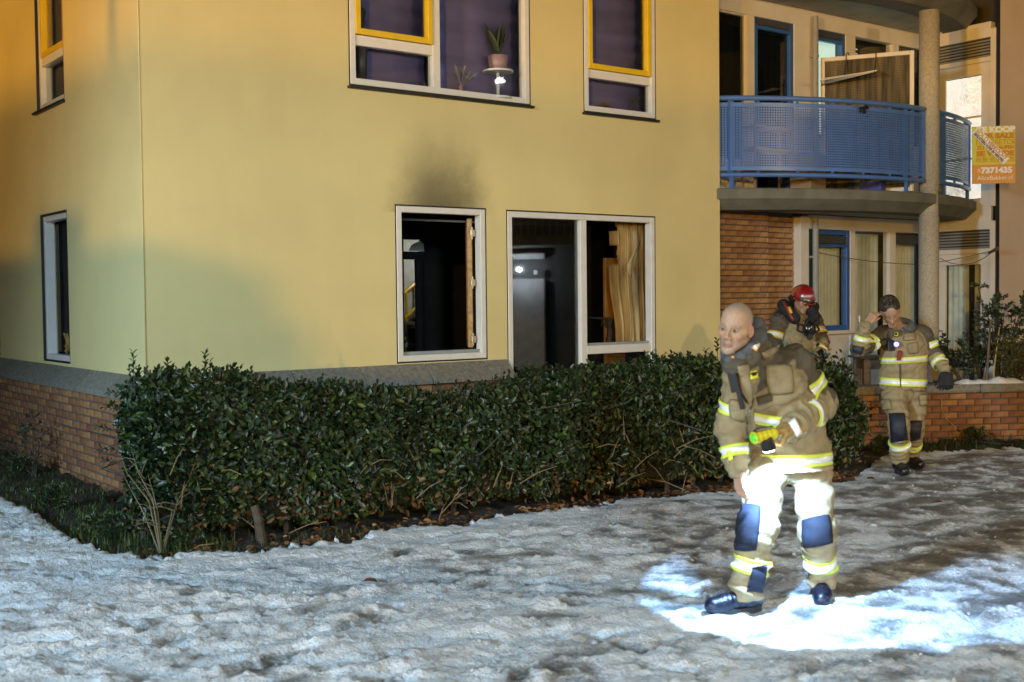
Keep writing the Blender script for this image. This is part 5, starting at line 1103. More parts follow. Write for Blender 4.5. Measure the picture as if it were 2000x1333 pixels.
def crease(me, v, amp, seed):
    g = np.random.default_rng(seed); q = v + .022*np.sin(v[:, [1, 2, 0]]*23+g.uniform(0, 6, 3)) + .012*np.sin(v[:, [2, 0, 1]]*51+g.uniform(0, 6, 3)); d = np.zeros(len(v))
    for wl, a in ((.21, 1.), (.16, 1.), (.125, .9), (.10, .7), (.075, .55), (.055, .4)):
        k = unit(A(g.normal(0, .7), g.normal(0, .7), g.normal(0, 1.))); s = np.abs(np.sin(math.pi*(q @ k)/wl+g.uniform(0, 6))); env = .5+.5*np.sin(v @ unit(g.normal(0, 1, 3))*9+g.uniform(0, 6)); d += a*(1-s)**3*env
    nr = np.empty(len(v)*3, np.float32); me.vertices.foreach_get('normal', nr); co = np.empty(len(v)*3, np.float32); me.vertices.foreach_get('co', co)
    me.vertices.foreach_set('co', co - nr*np.repeat(np.minimum(d, 1.6)*amp, 3).astype(np.float32)); me.update()
def sdf_obj(name, prims, h, m, parent, origin, color=None, lo=None, hi=None, fold=0., seed=1):
    v, f = polygonize(prims, h, lo, hi); me = np_mesh(name, v-origin, f, m)
    if fold: crease(me, v, fold, seed)
    if color is not None: vcol(me, color(v))
    o = link(name, me, None, parent); return o
# bands wrapped round a limb, panels laid on the cloth
def ring_pts(prims, c, ax, n=64, front=None, rmax=.42):
    ax = unit(ax); r = A(0, -1, 0) if front is None else front; e1 = unit(r-ax*(r @ ax)); e2 = np.cross(ax, e1); th = np.linspace(0, 2*math.pi, n, endpoint=False); D = np.cos(th)[:, None]*e1+np.sin(th)[:, None]*e2
    rr = np.linspace(.0, rmax, 110); P = c+rr[:, None, None]*D[None]; F = field(prims, P); out = F > 0; i = np.argmax(out, 0); i = np.maximum(i, 1); a = F[i-1, range(n)]; b = F[i, range(n)]; R = rr[i-1]+(rr[1]-rr[0])*np.clip(-a/(b-a+1e-9), 0, 1); return R, D
def smooth_closed(R, it=3):
    for _ in range(it): R = .5*R+.25*(np.roll(R, 1)+np.roll(R, -1))
    return R
def band(parent, origin, prims, c, ax, w=.062, silver=None, yellow=None, n=72, lift=.004, tilt=None):
    ax = unit(np.asarray(ax, float)); lv = [-.5, -.24, .24, .5]; rings = []
    for l in np.linspace(-.5, .5, 9):
        cc = c+ax*w*l; R, D = ring_pts(prims, cc, ax, n); R = smooth_closed(R, 2)+lift; rings.append(cc+R[:, None]*D)
    def strip(i0, i1, nm, m, par, off=0.):
        q = MB()
        for i in range(i0, i1+1): cc = rings[i].mean(0); q.v += [tuple(p-origin+unit(p-cc)*off) for p in rings[i]]
        for i in range(i1-i0):
            for j in range(n): k = i*n+j; k2 = i*n+(j+1) % n; q.f.append((k, k2, k2+n, k+n))
        o = q.build(nm, m, par, smooth=True, recalc=False); o.modifiers.new('thick', 'SOLIDIFY').thickness = .0025; return o
    b = strip(0, 8, 'reflective_band', yellow, parent); strip(2, 6, 'silver_stripe', silver, b, .0022); return b
def march(prims, x, y, Y0, Y1, n=260):
    d = ray(x, y); ts = np.linspace(Y0/d[1], Y1/d[1], n); P = CO+ts[:, None]*d; F = field(prims, P); i = int(np.argmax(F < 0))
    if F[i] >= 0: return None
    if i == 0: return P[0]
    a, b = F[i-1], F[i]; return P[i-1]+(P[i]-P[i-1])*(a/(a-b))
def panel(name, parent, origin, prims, quad, Y0, Y1, lift, m, nu=10, nv=10, edge=.18, rnd=0., base=.002):
    """raised cloth panel laid on the garment; quad = four corners as seen, clockwise from top left"""
    q = MB(); c = [A(*p) for p in quad]; pts = {}
    for j in range(nv+1):
        for i in range(nu+1):
            s, t = i/nu, j/nv
            if rnd:
                a, b = 2*s-1, 2*t-1; a, b = a*math.sqrt(1-rnd*b*b/2), b*math.sqrt(1-rnd*a*a/2); s_, t_ = (a+1)/2, (b+1)/2
            else: s_, t_ = s, t
            p = (c[0]*(1-s_)+c[1]*s_)*(1-t_)+(c[3]*(1-s_)+c[2]*s_)*t_; P = march(prims, p[0], p[1], Y0, Y1); mid_ = (c[0]+c[1]+c[2]+c[3])/4; it = 0
            while P is None and it < 12: p = p*.88+mid_*.12; P = march(prims, p[0], p[1], Y0, Y1); it += 1
            if P is None: return None
            g = grad(prims, P[None])[0]; e = min(min(s, 1-s)/edge, min(t, 1-t)/edge, 1); q.v.append(tuple(P+g*(base+lift*math.sqrt(max(e, 0)))-origin))
    for j in range(nv):
        for i in range(nu): k = j*(nu+1)+i; q.f.append((k, k+1, k+nu+2, k+nu+1))
    o = q.build(name, m, parent, smooth=True, recalc=False); o.modifiers.new('thick', 'SOLIDIFY').thickness = .004; return o
def surf(prims, x, y, Y0, Y1, off=0.):
    P = march(prims, x, y, Y0, Y1)
    if P is None: P = at(x, y, (Y0+Y1)/2)
    g = grad(prims, P[None])[0]; return P+g*off, g
# ------------------------------------------------------------------ hands
def hand_prims(W, f, n, s, curls, thumb=(.5, .3), sc=1., spread=.06, fat=1.):
    """W wrist, f towards the knuckles, n out of the palm, s towards the thumb; curls per finger (three joint angles)"""
    W = np.asarray(W, float); f = unit(np.asarray(f, float)); n = np.asarray(n, float); n = unit(n-f*(n @ f)); s0 = np.cross(n, f); s = s0 if s0 @ np.asarray(s, float) > 0 else -s0
    P = []; L = .092*sc
    for i in range(4):
        o = (1.5-i)*.021*sc; P.append(Prim(W+s*o*.6-f*.01, W+f*L+s*o, .0165*sc*fat, .0125*sc*fat, .012))
    P.append(Prim(W+s*.012*sc+f*.02*sc+n*.006, W+s*.028*sc+f*.055*sc+n*.010, .016*sc*fat, .012*sc*fat, .014))
    for i, l in enumerate((.072, .080, .074, .058)):
        o = (1.5-i)*.021*sc; p = W+f*L+s*o; d = unit(f+s*(1.5-i)*spread); a = 0.
        for j, (fr, r0, r1) in enumerate(((.46, .0100, .0090), (.30, .0088, .0080), (.24, .0078, .0062))):
            a += curls[i][j]; v = d*math.cos(a)+n*math.sin(a); e = p+v*l*sc*fr*1.0; P.append(Prim(p, e, r0*sc*fat, r1*sc*fat, .005)); p = e
    p = W+s*.026*sc+f*.028*sc+n*.008; a = thumb[0]; d = unit(f*math.cos(a)+s*math.sin(a)*.9+n*.35); P.append(Prim(p, p+d*.042*sc, .0135*sc*fat, .0110*sc*fat, .010)); p = p+d*.042*sc
    d = unit(d-s*thumb[1]*.8+n*thumb[1]*.7); P.append(Prim(p, p+d*.030*sc, .0108*sc*fat, .0095*sc*fat, .006)); p = p+d*.030*sc; d = unit(d-s*thumb[1]*.4+n*thumb[1]*.4); P.append(Prim(p, p+d*.024*sc, .0093*sc*fat, .0070*sc*fat, .005)); return P
def rot(yaw, pitch, roll):
    """face looks along -Y; yaw turns it about the vertical, pitch > 0 bows, roll > 0 tips the crown to +X"""
    return np.array((Matrix.Rotation(yaw, 3, 'Z') @ Matrix.Rotation(roll, 3, 'Y') @ Matrix.Rotation(pitch, 3, 'X')))
def head_prims(C, R, sc=1., neck=None):
    T = lambda x, y, z: C + R @ (A(x, y, z)*sc); P = []
    E = lambda c, r, k=.02, sub=False, RR=None: P.append(Ell(T(*c), A(*r)*sc, R if RR is None else R @ RR, k*sc, sub))
    K = lambda a, b, ra, rb, k=.012, sub=False: P.append(Prim(T(*a), T(*b), ra*sc, rb*sc, k*sc, sub=sub))
    E((0, .018, .040), (.0745, .0945, .085), .03); E((0, -.022, -.022), (.063, .066, .082), .035)
    K((0, -.040, .060), (0, -.045, .045), .048, .046, .035)
    for s in (-1, 1):
        K((s*.048, .004, -.058), (s*.018, -.074, -.098), .017, .0165, .028); K((s*.042, -.058, -.022), (s*.056, -.028, -.012), .0165, .016, .025)
        K((s*.012, -.0865, .0245), (s*.042, -.076, .021), .0075, .0065, .013)
        E((s*.0315, -.0935, .004), (.0175, .013, .0115), .012, True)
    K((0, -.076, -.104), (0, -.074, -.098), .0185, .018, .022)
    K((0, -.086, .014), (0, -.1125, -.028), .0068, .0098, .012); K((0, -.1125, -.029), (0, -.109, -.033), .0105, .009, .007)
    for s in (-1, 1): K((s*.0115, -.1005, -.034), (s*.0120, -.096, -.036), .0078, .0070, .007); K((s*.0065, -.1075, -.0415), (s*.006, -.103, -.040), .0034, .003, .003, True)
    K((0, -.087, -.052), (0, -.086, -.058), .0155, .016, .02)
    K((-.020, -.0905, -.0665), (0, -.0985, -.0635), .0035, .0052, .006); K((.020, -.0905, -.0665), (0, -.0985, -.0635), .0035, .0052, .006)
    K((-.017, -.0900, -.0745), (0, -.0965, -.0765), .0042, .0064, .007); K((.017, -.0900, -.0745), (0, -.0965, -.0765), .0042, .0064, .007)
    K((-.023, -.0985, -.0695), (.023, -.0985, -.0695), .0016, .0016, .003, True)
    for s in (-1, 1):
        RE = np.array(Matrix.Rotation(s*-.35, 3, 'Z') @ Matrix.Rotation(.2, 3, 'X')); E((s*.0785, .016, -.006), (.0085, .0185, .031), .008, False, RE); E((s*.0855, .012, -.003), (.0055, .0105, .0185), .005, True, RE); K((s*.079, .009, -.032), (s*.078, .010, -.028), .0075, .008, .006)
        # lids
        K((s*.017, -.0862, .0065), (s*.0315, -.0905, .0120), .0026, .0030, .004); K((s*.0315, -.0905, .0120), (s*.0460, -.0815, .0060), .0030, .0026, .004)
        K((s*.019, -.0845, -.0020), (s*.0315, -.0880, -.0065), .0020, .0024, .004); K((s*.0315, -.0880, -.0065), (s*.0450, -.0805, -.0005), .0024, .0020, .004)
    if neck is not None: P.append(Prim(T(0, .022, -.055), neck, .052*sc, .058*sc, .03*sc))
    return P
def head_color(C, R, sc, skin, stub, brow, bald=True, beard=.35, lip=(.34, .15, .12)):
    skin, stub, brow, lip = (np.array(q) for q in (skin, stub, brow, lip))
    def f(v):
        q = ((v-C) @ R)/sc; x, y, z = np.abs(q[:, 0]), q[:, 1], q[:, 2]; c = np.tile(skin, (len(v), 1)); g = np.random.default_rng(1)
        def mix(c, col, w): w = np.clip(w, 0, 1)[:, None]; return c*(1-w)+col*w
        sm = lambda a, b, t: np.clip((t-a)/(b-a), 0, 1)
        c = mix(c, skin*np.array([1.12, .90, .84]), .7*np.exp(-((x-.045)/.02)**2-((z+.025)/.025)**2)+.6*np.exp(-(q[:, 0]/.012)**2-((z+.03)/.02)**2)*(y < -.09))
        c = mix(c, skin*np.array([1.15, .85, .78]), .7*(x > .074)*(np.abs(z+.006) < .04)*(y > -.01))
        if bald: c = mix(c, stub, .55*sm(.060, .095, z+.9*np.clip(y+.02, -.1, .06))*(y > -.075)+.0*z); c = mix(c, stub, .40*sm(.0, .05, y)*(z > -.06)*(x < .076))
        c = mix(c, stub*.9, beard*sm(-.045, -.068, z)*(y < .03)*(1-.9*np.exp(-(q[:, 0]/.02)**2-((z+.07)/.007)**2)))
        c = mix(c, stub*.9, beard*.8*np.exp(-((z+.056)/.006)**2)*(x < .026)*(y < -.07))
        c = mix(c, brow, .70*np.exp(-((z-(.0265+.10*np.clip(x-.012, 0, .02)-.35*np.clip(x-.034, 0, .05)))/.0042)**2)*sm(.007, .016, x)*sm(.054, .040, x)*(y < -.055)*(.75+.25*np.sin(x*1900+z*900)))
        c = mix(c, lip, .85*(np.abs(z+.0705) < .0105-(x/.026)**2*.006)*(x < .023)*(y < -.085))
        c = mix(c, brow*.7, .7*(np.abs(z+.0695) < .0014)*(x < .022)*(y < -.085))
        c = mix(c, np.array([.16, .06, .05]), .75*((x-.0065)**2+(z+.041)**2 < .0038**2)*(y < -.098))
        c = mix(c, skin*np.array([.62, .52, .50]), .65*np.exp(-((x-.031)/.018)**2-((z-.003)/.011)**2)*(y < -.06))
        return c
    return f
skin_m = mat('skin', (0, 0, 0), .52, var=.13, scale=85, bump=.16, bscale=220, attr='Col', spec=.35)
eye_w = mat('eye_white', (.36, .33, .31), .3, var=.02); iris_m = mat('iris', (.05, .055, .06), .1, var=.05)
lid_m = mat('eyelid', (.30, .175, .11), .5)
def eyes(parent, origin, C, R, sc, look=(0, 0), closed=False):
    for s in (-1, 1):
        c = C+R @ (A(s*.0315, -.0775, .0025)*sc); q = MB(); n = 12
        q.lathe([(.0118*math.sin(t), .0118*math.cos(t)) for t in np.linspace(.02, math.pi-.02, 9)], (0, 0, 0), 14); q.v = [tuple(c+A(*p)*sc-origin) for p in q.v]; e = q.build('eyelid' if closed else 'eye', lid_m if closed else eye_w, parent, smooth=True)
        if closed: continue
        d = R @ unit(A(look[0], -1, look[1])); cc = c+d*.0098*sc; x = unit(np.cross(d, A(0, 0, 1))); y = np.cross(x, d); q = MB(); q.v = [tuple(cc+d*.0026*sc-origin)]+[tuple(cc+(x*math.cos(t)+y*math.sin(t))*.0074*sc-origin) for t in np.linspace(0, 6.283, 12, endpoint=False)]; q.f = [(0, 1+i, 1+(i+1) % 12) for i in range(12)]; q.build('iris', iris_m, e, recalc=False)
# ------------------------------------------------------------------ cloth colours
TAN = (.27, .215, .12); BRN = (.092, .076, .052); NAV = (.012, .016, .03); HOODG = (.085, .09, .10)
cloth = mat('turnout_cloth', (0, 0, 0), .8, var=.16, scale=22, bump=.35, bscale=260, attr='Col', spec=.25)
tan_m = mat('tan_cloth', TAN, .8, var=.15, scale=22, bump=.35, bscale=260, spec=.25); brn_m = mat('brown_cloth', BRN, .8, var=.15, scale=22, bump=.35, bscale=260, spec=.25)
navy_m = mat('knee_fabric', NAV, .55, var=.3, scale=15, bump=.35, bscale=200); knee_blue = mat('knee_fabric_blue', (.0012, .004, .016), .8, var=.3, scale=12, bump=.35, bscale=200)
hood_m = mat('grey_hood', HOODG, .9, var=.2, scale=25, bump=.4, bscale=180); blk_m = mat('black_plastic', (.012, .012, .013), .35); blk_cloth = mat('black_cloth', (.012, .012, .014), .85, var=.3, bump=.4, bscale=120)
silver_m = mat('silver_tape', (.78, .79, .80), .22, .0, var=.06, scale=30, spec=1., coat=.6); lime_m = mat('lime_tape', (.62, .72, .06), .5, var=.06, scale=30); gold_m = mat('gold_tape', (.62, .40, .04), .5, var=.06)
boot_m = mat('boot_leather', (.012, .012, .014), .28, var=.3, scale=20, bump=.25, bscale=60); boot_b = mat('boot_leather_blue', (.002, .004, .014), .38, var=.3, scale=20, bump=.25, bscale=60)
glove_m = mat('tan_leather', (.34, .21, .07), .6, var=.25, scale=25, bump=.3, bscale=90); lime_p = mat('lime_plastic', (.60, .52, .02), .4); orange_t = mat('orange_tab', (.85, .35, .04), .4, var=.03); white_t = mat('white_tab', (.85, .83, .8), .3, var=.03)
def boot(parent, origin, ankle, toe_dir, m, z0, L=.30, sole=None):
    td = unit(A(toe_dir[0], toe_dir[1], 0)); a = np.asarray(ankle, float); hb = A(a[0], a[1], z0)-td*.055; P = [Prim(a+A(0, 0, .06), hb+A(0, 0, .085)+td*.03, .066, .058, .02, wr=(.003, .05, 1)), Prim(hb+A(0, 0, .07), hb+td*(L-.13)+A(0, 0, .060), .050, .052, .03, wr=(.002, .04, 2)), Prim(hb+td*(L-.13)+A(0, 0, .054), hb+td*(L-.058)+A(0, 0, .050), .052, .048, .012)]
    b = sdf_obj('boot', P, .007, m, parent, origin, lo=A(-99, -99, z0+.012)); q = MB(); n = 22; sd = np.cross(A(0, 0, 1), td)
    pr = [(hb+td*(-.045+(L+.0)*.5*(1-math.cos(math.pi*2*i/n)) )*1.0+sd*(.050*math.sin(2*math.pi*i/n)*(1.05-.12*math.cos(2*math.pi*i/n)))) for i in range(n)]
    q.v = [tuple(A(p[0], p[1], z0+z)-origin) for z in (.0, .034) for p in pr]; q.f = [tuple(range(n))[::-1], tuple(range(n, 2*n))]+[(i, (i+1) % n, n+(i+1) % n, n+i) for i in range(n)]; q.build('sole', sole or rub, b); return b
# ------------------------------------------------------------------ the man with the torch, striding in the foreground
def cloth_color(tan_groups, brn_groups, tan=TAN, brn=BRN):
    tan, brn = np.array(tan), np.array(brn)
    def f(v):
        dt = np.min([p(v) for p in tan_groups if not isinstance(p, Half)], 0); db = np.min([p(v) for p in brn_groups if not isinstance(p, Half)], 0); w = np.clip((db-dt)/.008+.5, 0, 1)[:, None]; return tan*w+brn*(1-w)
    return f
def person_root(body, headc, head_prims_list, hcol, hands, hand_col, limbs, label, h_head=.0032):
    org = np.array(body, float); parts = []
    vs, fs, cs, off = [], [], [], 0
    for prims, h, col in [(head_prims_list, h_head, hcol)] + [(hp, .0034, lambda v: np.tile(np.array(hand_col), (len(v), 1))) for hp in hands] + [(limbs, .016, lambda v: np.tile(np.array(hand_col), (len(v), 1)))]:
        v, f = polygonize(prims, h); vs.append(v-org); fs.append(f+off); cs.append(col(v)); off += len(v)
    me = np_mesh('person', np.concatenate(vs), np.concatenate(fs), skin_m); vcol(me, np.concatenate(cs)); o = link('person', me); o.location = tuple(org); return tag(o, label, 'person')

def person_torch():
    gz = .02; R_f, L_f = gnd(1452, 1203), gnd(1604, 1172)
    pel, wai, che = at(1540, 905, 6.42), at(1532, 850, 6.42), at(1500, 765, 6.36); nck = at(1470, 700, 6.26)
    Rs, Ls = at(1440, 742, 6.14), at(1562, 712, 6.42); Re, Rw = at(1424, 832, 6.20), at(1440, 910, 6.14); Le, Lw_ = at(1603, 787, 6.48), at(1550, 836, 6.14)
    Rh, Rk, Ra = at(1500, 925, 6.40), at(1480, 1035, 6.26), at(1456, 1158, 6.28); Lh, Lk, La = at(1582, 925, 6.48), at(1597, 1040, 6.40), at(1605, 1138, 6.50)
    org = A(*(.5*(R_f+L_f))[:2], 0); fr = unit(A(-.45, -.9, 0)); side = unit(np.cross(A(0, 0, 1), fr))
    HCn = at(1436, 641, 6.10); HR = rot(math.radians(-31), math.radians(7), math.radians(9)); HS = 1.05
    skin = (.42, .262, .168)
    head = head_prims(HCn, HR, HS, nck+A(0, .01, .02))
    _ = hand_prims(Lw_+A(-.035, -.03, -.012), A(-1, -.35, -.12), A(.15, -.25, -1), A(0, -1, .1), [(.5, .9, .6)]*4, (.5, .5), 1.08)
    rhand = hand_prims(Rw+A(.003, -.005, -.02), A(.12, -.05, -1), A(.9, .4, 0), A(.2, -1, 0), [(.25, .45, .3)]*4, (.4, .3), 1.05)
    limbs = [Prim(nck, che, .06, .13, .05, fr, 1.3), Prim(che, pel, .13, .08, .05, fr, 1.3)] + [Prim(a, b, r, r*.8, .02) for a, b, r in ((Rs, Re, .045), (Re, Rw, .036), (Ls, Le, .045), (Le, Lw_, .036), (Rh, Rk, .07), (Rk, Ra, .048), (Lh, Lk, .07), (Lk, La, .048), (che, Rs, .06), (che, Ls, .06), (pel, Rh, .05), (pel, Lh, .05), (Rw, Rw+A(.003, -.005, -.03), .028), (Lw_, Lw_+A(-.03, -.02, -.01), .028))]
    p = person_root(org, HCn, head, head_color(HCn, HR, HS, skin, (.27, .235, .19), (.13, .09, .06), True, .42), [rhand], (.44, .26, .17), limbs, 'bald man in tan turnout gear aiming a lit torch at the snow')
    eyes(p, org, HCn, HR, HS, (-.05, -.02))
    # jacket
    torso = [Prim(pel+A(0, 0, .01), wai, .232, .205, .05, fr, 1.42, (.008, .12, 2)), Prim(wai, che, .195, .188, .07, fr, 1.32, (.009, .13, 4)), Prim(che, nck+A(0, .02, -.06), .185, .115, .08, fr, 1.25), Prim(pel+A(.0, 0, -.015), pel+A(0, 0, .05), .236, .230, .02, fr, 1.42), Half(pel+A(0, 0, -.035), unit(wai-pel)+A(.08, 0, 0))]
    rarm = [Prim(Rs+A(.02, .01, .01), Re, .084, .074, .05, wr=(.006, .11, 1.2)), Prim(Re, Rw, .080, .066, .03, wr=(.0055, .085, 3.1))]
    larm = [Prim(Ls+A(-.03, 0, .005), Le, .094, .086, .05, wr=(.007, .12, .7)), Prim(Le, Lw_, .090, .072, .035, wr=(.0065, .09, 2.2))]
    yoke = [Prim(Rs+A(.03, .03, .02), Ls+A(-.03, .0, .0), .085, .092, .07), Prim(nck+A(.0, .05, -.06), che+A(.04, .12, .05), .10, .13, .08)]
    ch = lambda pts, k=.04: [Prim(at(*p[:3]), at(*q_[:3]), p[3], q_[3], k) for p, q_ in zip(pts[:-1], pts[1:])]
    coll = ch([(1500, 668, 6.36, .050), (1488, 678, 6.22, .046), (1466, 698, 6.09, .040), (1440, 716, 6.03, .034), (1424, 716, 6.06, .030), (1416, 706, 6.16, .030)])
    jk = torso+rarm+larm+yoke+coll
    jacket = sdf_obj('jacket', jk, .0072, cloth, p, org, cloth_color(torso+rarm[1:]+larm[1:]+rarm[:1], yoke+larm[:1]+coll), fold=.0085, seed=5)
    hood = ch([(1452, 640, 6.36, .05), (1478, 640, 6.30, .052), (1482, 660, 6.20, .040), (1466, 684, 6.10, .034), (1446, 700, 6.05, .028), (1426, 704, 6.05, .024), (1414, 692, 6.14, .024)], .03)
    sdf_obj('hood', hood, .006, hood_m, p, org, fold=.007, seed=2)
    # trousers
    rl = [Prim(Rh+A(-.01, 0, .03), Rk, .116, .104, .03, wr=(.006, .15, 1)), Prim(Rk, Ra+A(0, 0, -.01), .104, .092, .04, wr=(.007, .10, 2.5))]
    ll = [Prim(Lh+A(.005, 0, .03), Lk, .116, .098, .03, wr=(.006, .15, 4)), Prim(Lk, La+A(0, 0, -.0), .098, .076, .04, wr=(.007, .10, .4))]
    hips = [Prim(Rh+A(.03, 0, .07), Lh+A(-.03, 0, .06), .128, .128, .03, fr, 1.15)]
    tr = rl+ll+hips; sdf_obj('trousers', tr, .0075, cloth, p, org, lambda v: np.tile(np.array(TAN)*1.05, (len(v), 1)), lo=A(-99, -99, .09), fold=.008, seed=8)
    # reflective bands
    bd = lambda pr, c, ax, w=.066, n=72: band(p, org, pr, c, ax, w, silver_m, lime_m, n)
    bd(torso, at(1540, 893, 6.42), unit(wai-pel)+A(.10, 0, 0), .068); bd(torso, at(1512, 806, 6.38), unit(che-wai)+A(.42, 0, .0), .066)
    bd(rarm, Rs*.42+Re*.58, Re-Rs, .060); bd(rarm, Re*.36+Rw*.64, Rw-Re, .060); bd(larm, Ls*.50+Le*.50, Le-Ls, .068); bd(larm, Le*.50+Lw_*.50, Lw_-Le, .064)
    bd(rl, Rk*.47+Ra*.53, Ra-Rk, .085); bd(ll, Lk*.42+La*.58, La-Lk, .085)
    pn = lambda nm, pr, quad, lift, m, Y0=5.6, Y1=6.9, **k: panel(nm, p, org, pr, quad, Y0, Y1, lift, m, **k)
    pn('knee_patch', rl, ((1440, 985), (1488, 985), (1478, 1078), (1430, 1076)), .008, knee_blue, rnd=.25); pn('knee_patch', ll, ((1566, 1015), (1620, 1003), (1628, 1062), (1568, 1072)), .008, knee_blue, rnd=.25)
    pn('calf_patch', rl, ((1470, 1108), (1498, 1102), (1490, 1158), (1458, 1156)), .006, knee_blue)
    pn('chest_pocket', jk, ((1494, 712), (1546, 712), (1552, 770), (1500, 772)), .012, tan_m, rnd=.35); pn('pocket_flap', jk, ((1487, 690), (1516, 676), (1519, 686), (1490, 702)), .010, tan_m, nu=8, nv=4)
    pn('chest_pocket', jk, ((1424, 780), (1456, 786), (1452, 828), (1426, 816)), .020, tan_m, rnd=.3); pn('pocket_flap', jk, ((1478, 776), (1506, 768), (1508, 782), (1482, 792)), .014, brn_m, nu=8, nv=5)
    pn('storm_flap', jk, ((1440, 716), (1462, 712), (1478, 850), (1462, 852)), .006, tan_m, nu=6, nv=16)
    em = pn('emblem_patch', jk, ((1462, 727), (1476, 723), (1480, 738), (1466, 742)), .004, mat('emblem_lime', (.62, .66, .03), .5), Y0=5.6)
    pn('emblem_bird', jk, ((1463, 729), (1476, 726), (1473, 733), (1468, 735)), .004, blk_m, nu=4, nv=3, base=.010)
    pn('name_tab', jk, ((1478, 664), (1488, 668), (1476, 688), (1467, 682)), .004, orange_t, nu=5, nv=5, base=.006); pn('name_plate', jk, ((1477, 670), (1484, 673), (1475, 686), (1470, 682)), .003, white_t, nu=4, nv=4, base=.012)
    pn('collar_tab', jk, ((1428, 696), (1434, 696), (1435, 702), (1429, 702)), .004, orange_t, nu=3, nv=3, base=.006)
    pn('cuff_label', rarm, ((1420, 880), (1428, 879), (1432, 898), (1424, 901)), .002, lime_m, nu=4, nv=4); pn('cuff', larm, ((1540, 826), (1552, 816), (1566, 846), (1556, 854)), .004, white_t, nu=6, nv=6)
    # radio with strap on the chest
    c, g = surf(jk, 1436, 745, 5.6, 6.9, .022); rd_ = MB(); up = unit(A(-.22, 0, 1)); sx = unit(np.cross(up, g)); rd_.obox(c-org, sx*.024, g*.016, up*.055); rd_.tube([c+up*.05-sx*.012-org, c+up*.09-sx*.03-org], .006, 6); rd_.obox(c-up*.09+sx*.012-org, sx*.012, g*.010, up*.06); rd_.obox(c+up*.045+sx*.015-org, sx*.04, g*.008, up*.008)
    rb = rd_.build('radio', blk_m, p, bevel=.004); q = MB(); pts = [surf(jk, x, y, 5.6, 6.9, .012)[0]-org for x, y in ((1447, 765), (1455, 785), (1462, 796), (1466, 778))]; q.tube(pts, .007, 6); q.build('strap', blk_m, rb)
    # boots
    boot(p, org, Ra+A(0, 0, -.05), (-1, -.35), boot_b, gz, .31); boot(p, org, La+A(0, 0, -.03), (-.25, -1), boot_b, gz, .30)
    # gloved hand: leather glove over the torch
    gl = hand_prims(Lw_+A(-.012, -.018, -.006), A(-1, -.38, -.15), A(.1, -.3, -1), A(0, -1, .1), [(.55, 1.0, .7), (.6, 1.05, .7), (.6, 1.1, .75), (.6, 1.1, .7)], (.55, .55), 1.22, .05, 1.22)
    gl.append(Prim(Lw_+A(.02, 0, .0), Lw_+A(-.05, -.03, -.015), .056, .050, .02)); sdf_obj('glove', gl, .005, glove_m, p, org)
    # the torch itself
    a, b = at(1512, 846, 6.02), at(1472, 856, 5.95); d = unit(b-a); t = empty('torch', tuple(a)); tag(t, 'lit yellow and black right-angle torch in the bald man\'s gloved hand', 'torch')
    q = MB(); n = 9; q.tube([(b-a)*(i/n)*1.0 for i in range(n+1)], [.030+.003*(i % 2) for i in range(n+1)], 14); q.build('torch_body', lime_p, t, smooth=False)
    q = MB(); q.tube([d*.012+A(0, -.004, .030), (b-a)*.95+A(0, -.004, .034)], .011, 8); q.build('clip', blk_m, t); q = MB(); q.tube([(b-a), (b-a)+d*.012], [.024, .018], 12); q.build('switch', mat('green_switch', (.15, .7, .04), .4), t)
    hd = at(1500, 872, 5.98)-a; dn = unit(A(.26, .33, -.91)); q = MB(); q.tube([hd-dn*.045, hd-dn*.015, hd+dn*.012], [.028, .036, .040], 16, caps=True); q.build('torch_head', blk_m, t)
    lens = MB(); lens.tube([hd+dn*.0135, hd+dn*.016], [.036, .036], 16); lens.build('lens', mat('torch_lens', (.9, .9, .9), .2, emit=(.7, .85, 1), estr=60), t)
    ld = bpy.data.lights.new('torch_beam', 'SPOT'); ld.energy = 270; ld.color = (.33, .60, 1.); ld.spot_size = math.radians(95); ld.spot_blend = .07; ld.shadow_soft_size = .022
    lo_ = bpy.data.objects.new('torch_beam', ld); COL.objects.link(lo_); lo_.parent = t; src = a+hd+dn*.035; aim = src+dn; lo_.matrix_local = Matrix.Translation(tuple(src-a)) @ Vector(tuple(aim-src)).to_track_quat('-Z', 'Y').to_matrix().to_4x4()
    return p
person_torch()
# ------------------------------------------------------------------ the man walking up with a hand at his brow
def hair(parent, org, C, R, sc, m, seed=3):
    T = lambda x, y, z: C+R @ (A(x, y, z)*sc); g = np.random.default_rng(seed)
    P = [Ell(T(0, .022, .046), A(.0890, .1120, .0980)*sc, R, .01), Half(T(0, -.078, .070), R @ A(0, .52, .85), .01)]
    for k in range(70):
        a = g.uniform(-1, 1); b = g.uniform(-.045, .06); x = a*.06; z = .046+.096*math.sqrt(max(0, 1-(x/.0885)**2-((b-.022)/.108)**2)); p = T(x, b, z-.006); d = unit(R @ A(g.normal(-.2, .4), -.75 if b < -.02 else -.1, .75)); P.append(Prim(p, p+d*g.uniform(.014, .030)*sc, .0075*sc, .003*sc, .006))
    return sdf_obj('hair', P, .0042, m, parent, org)
hair_m = mat('dark_hair', (.030, .020, .012), .5, var=.5, scale=60, bump=.9, bscale=160, stretch=(1, 1, .25))
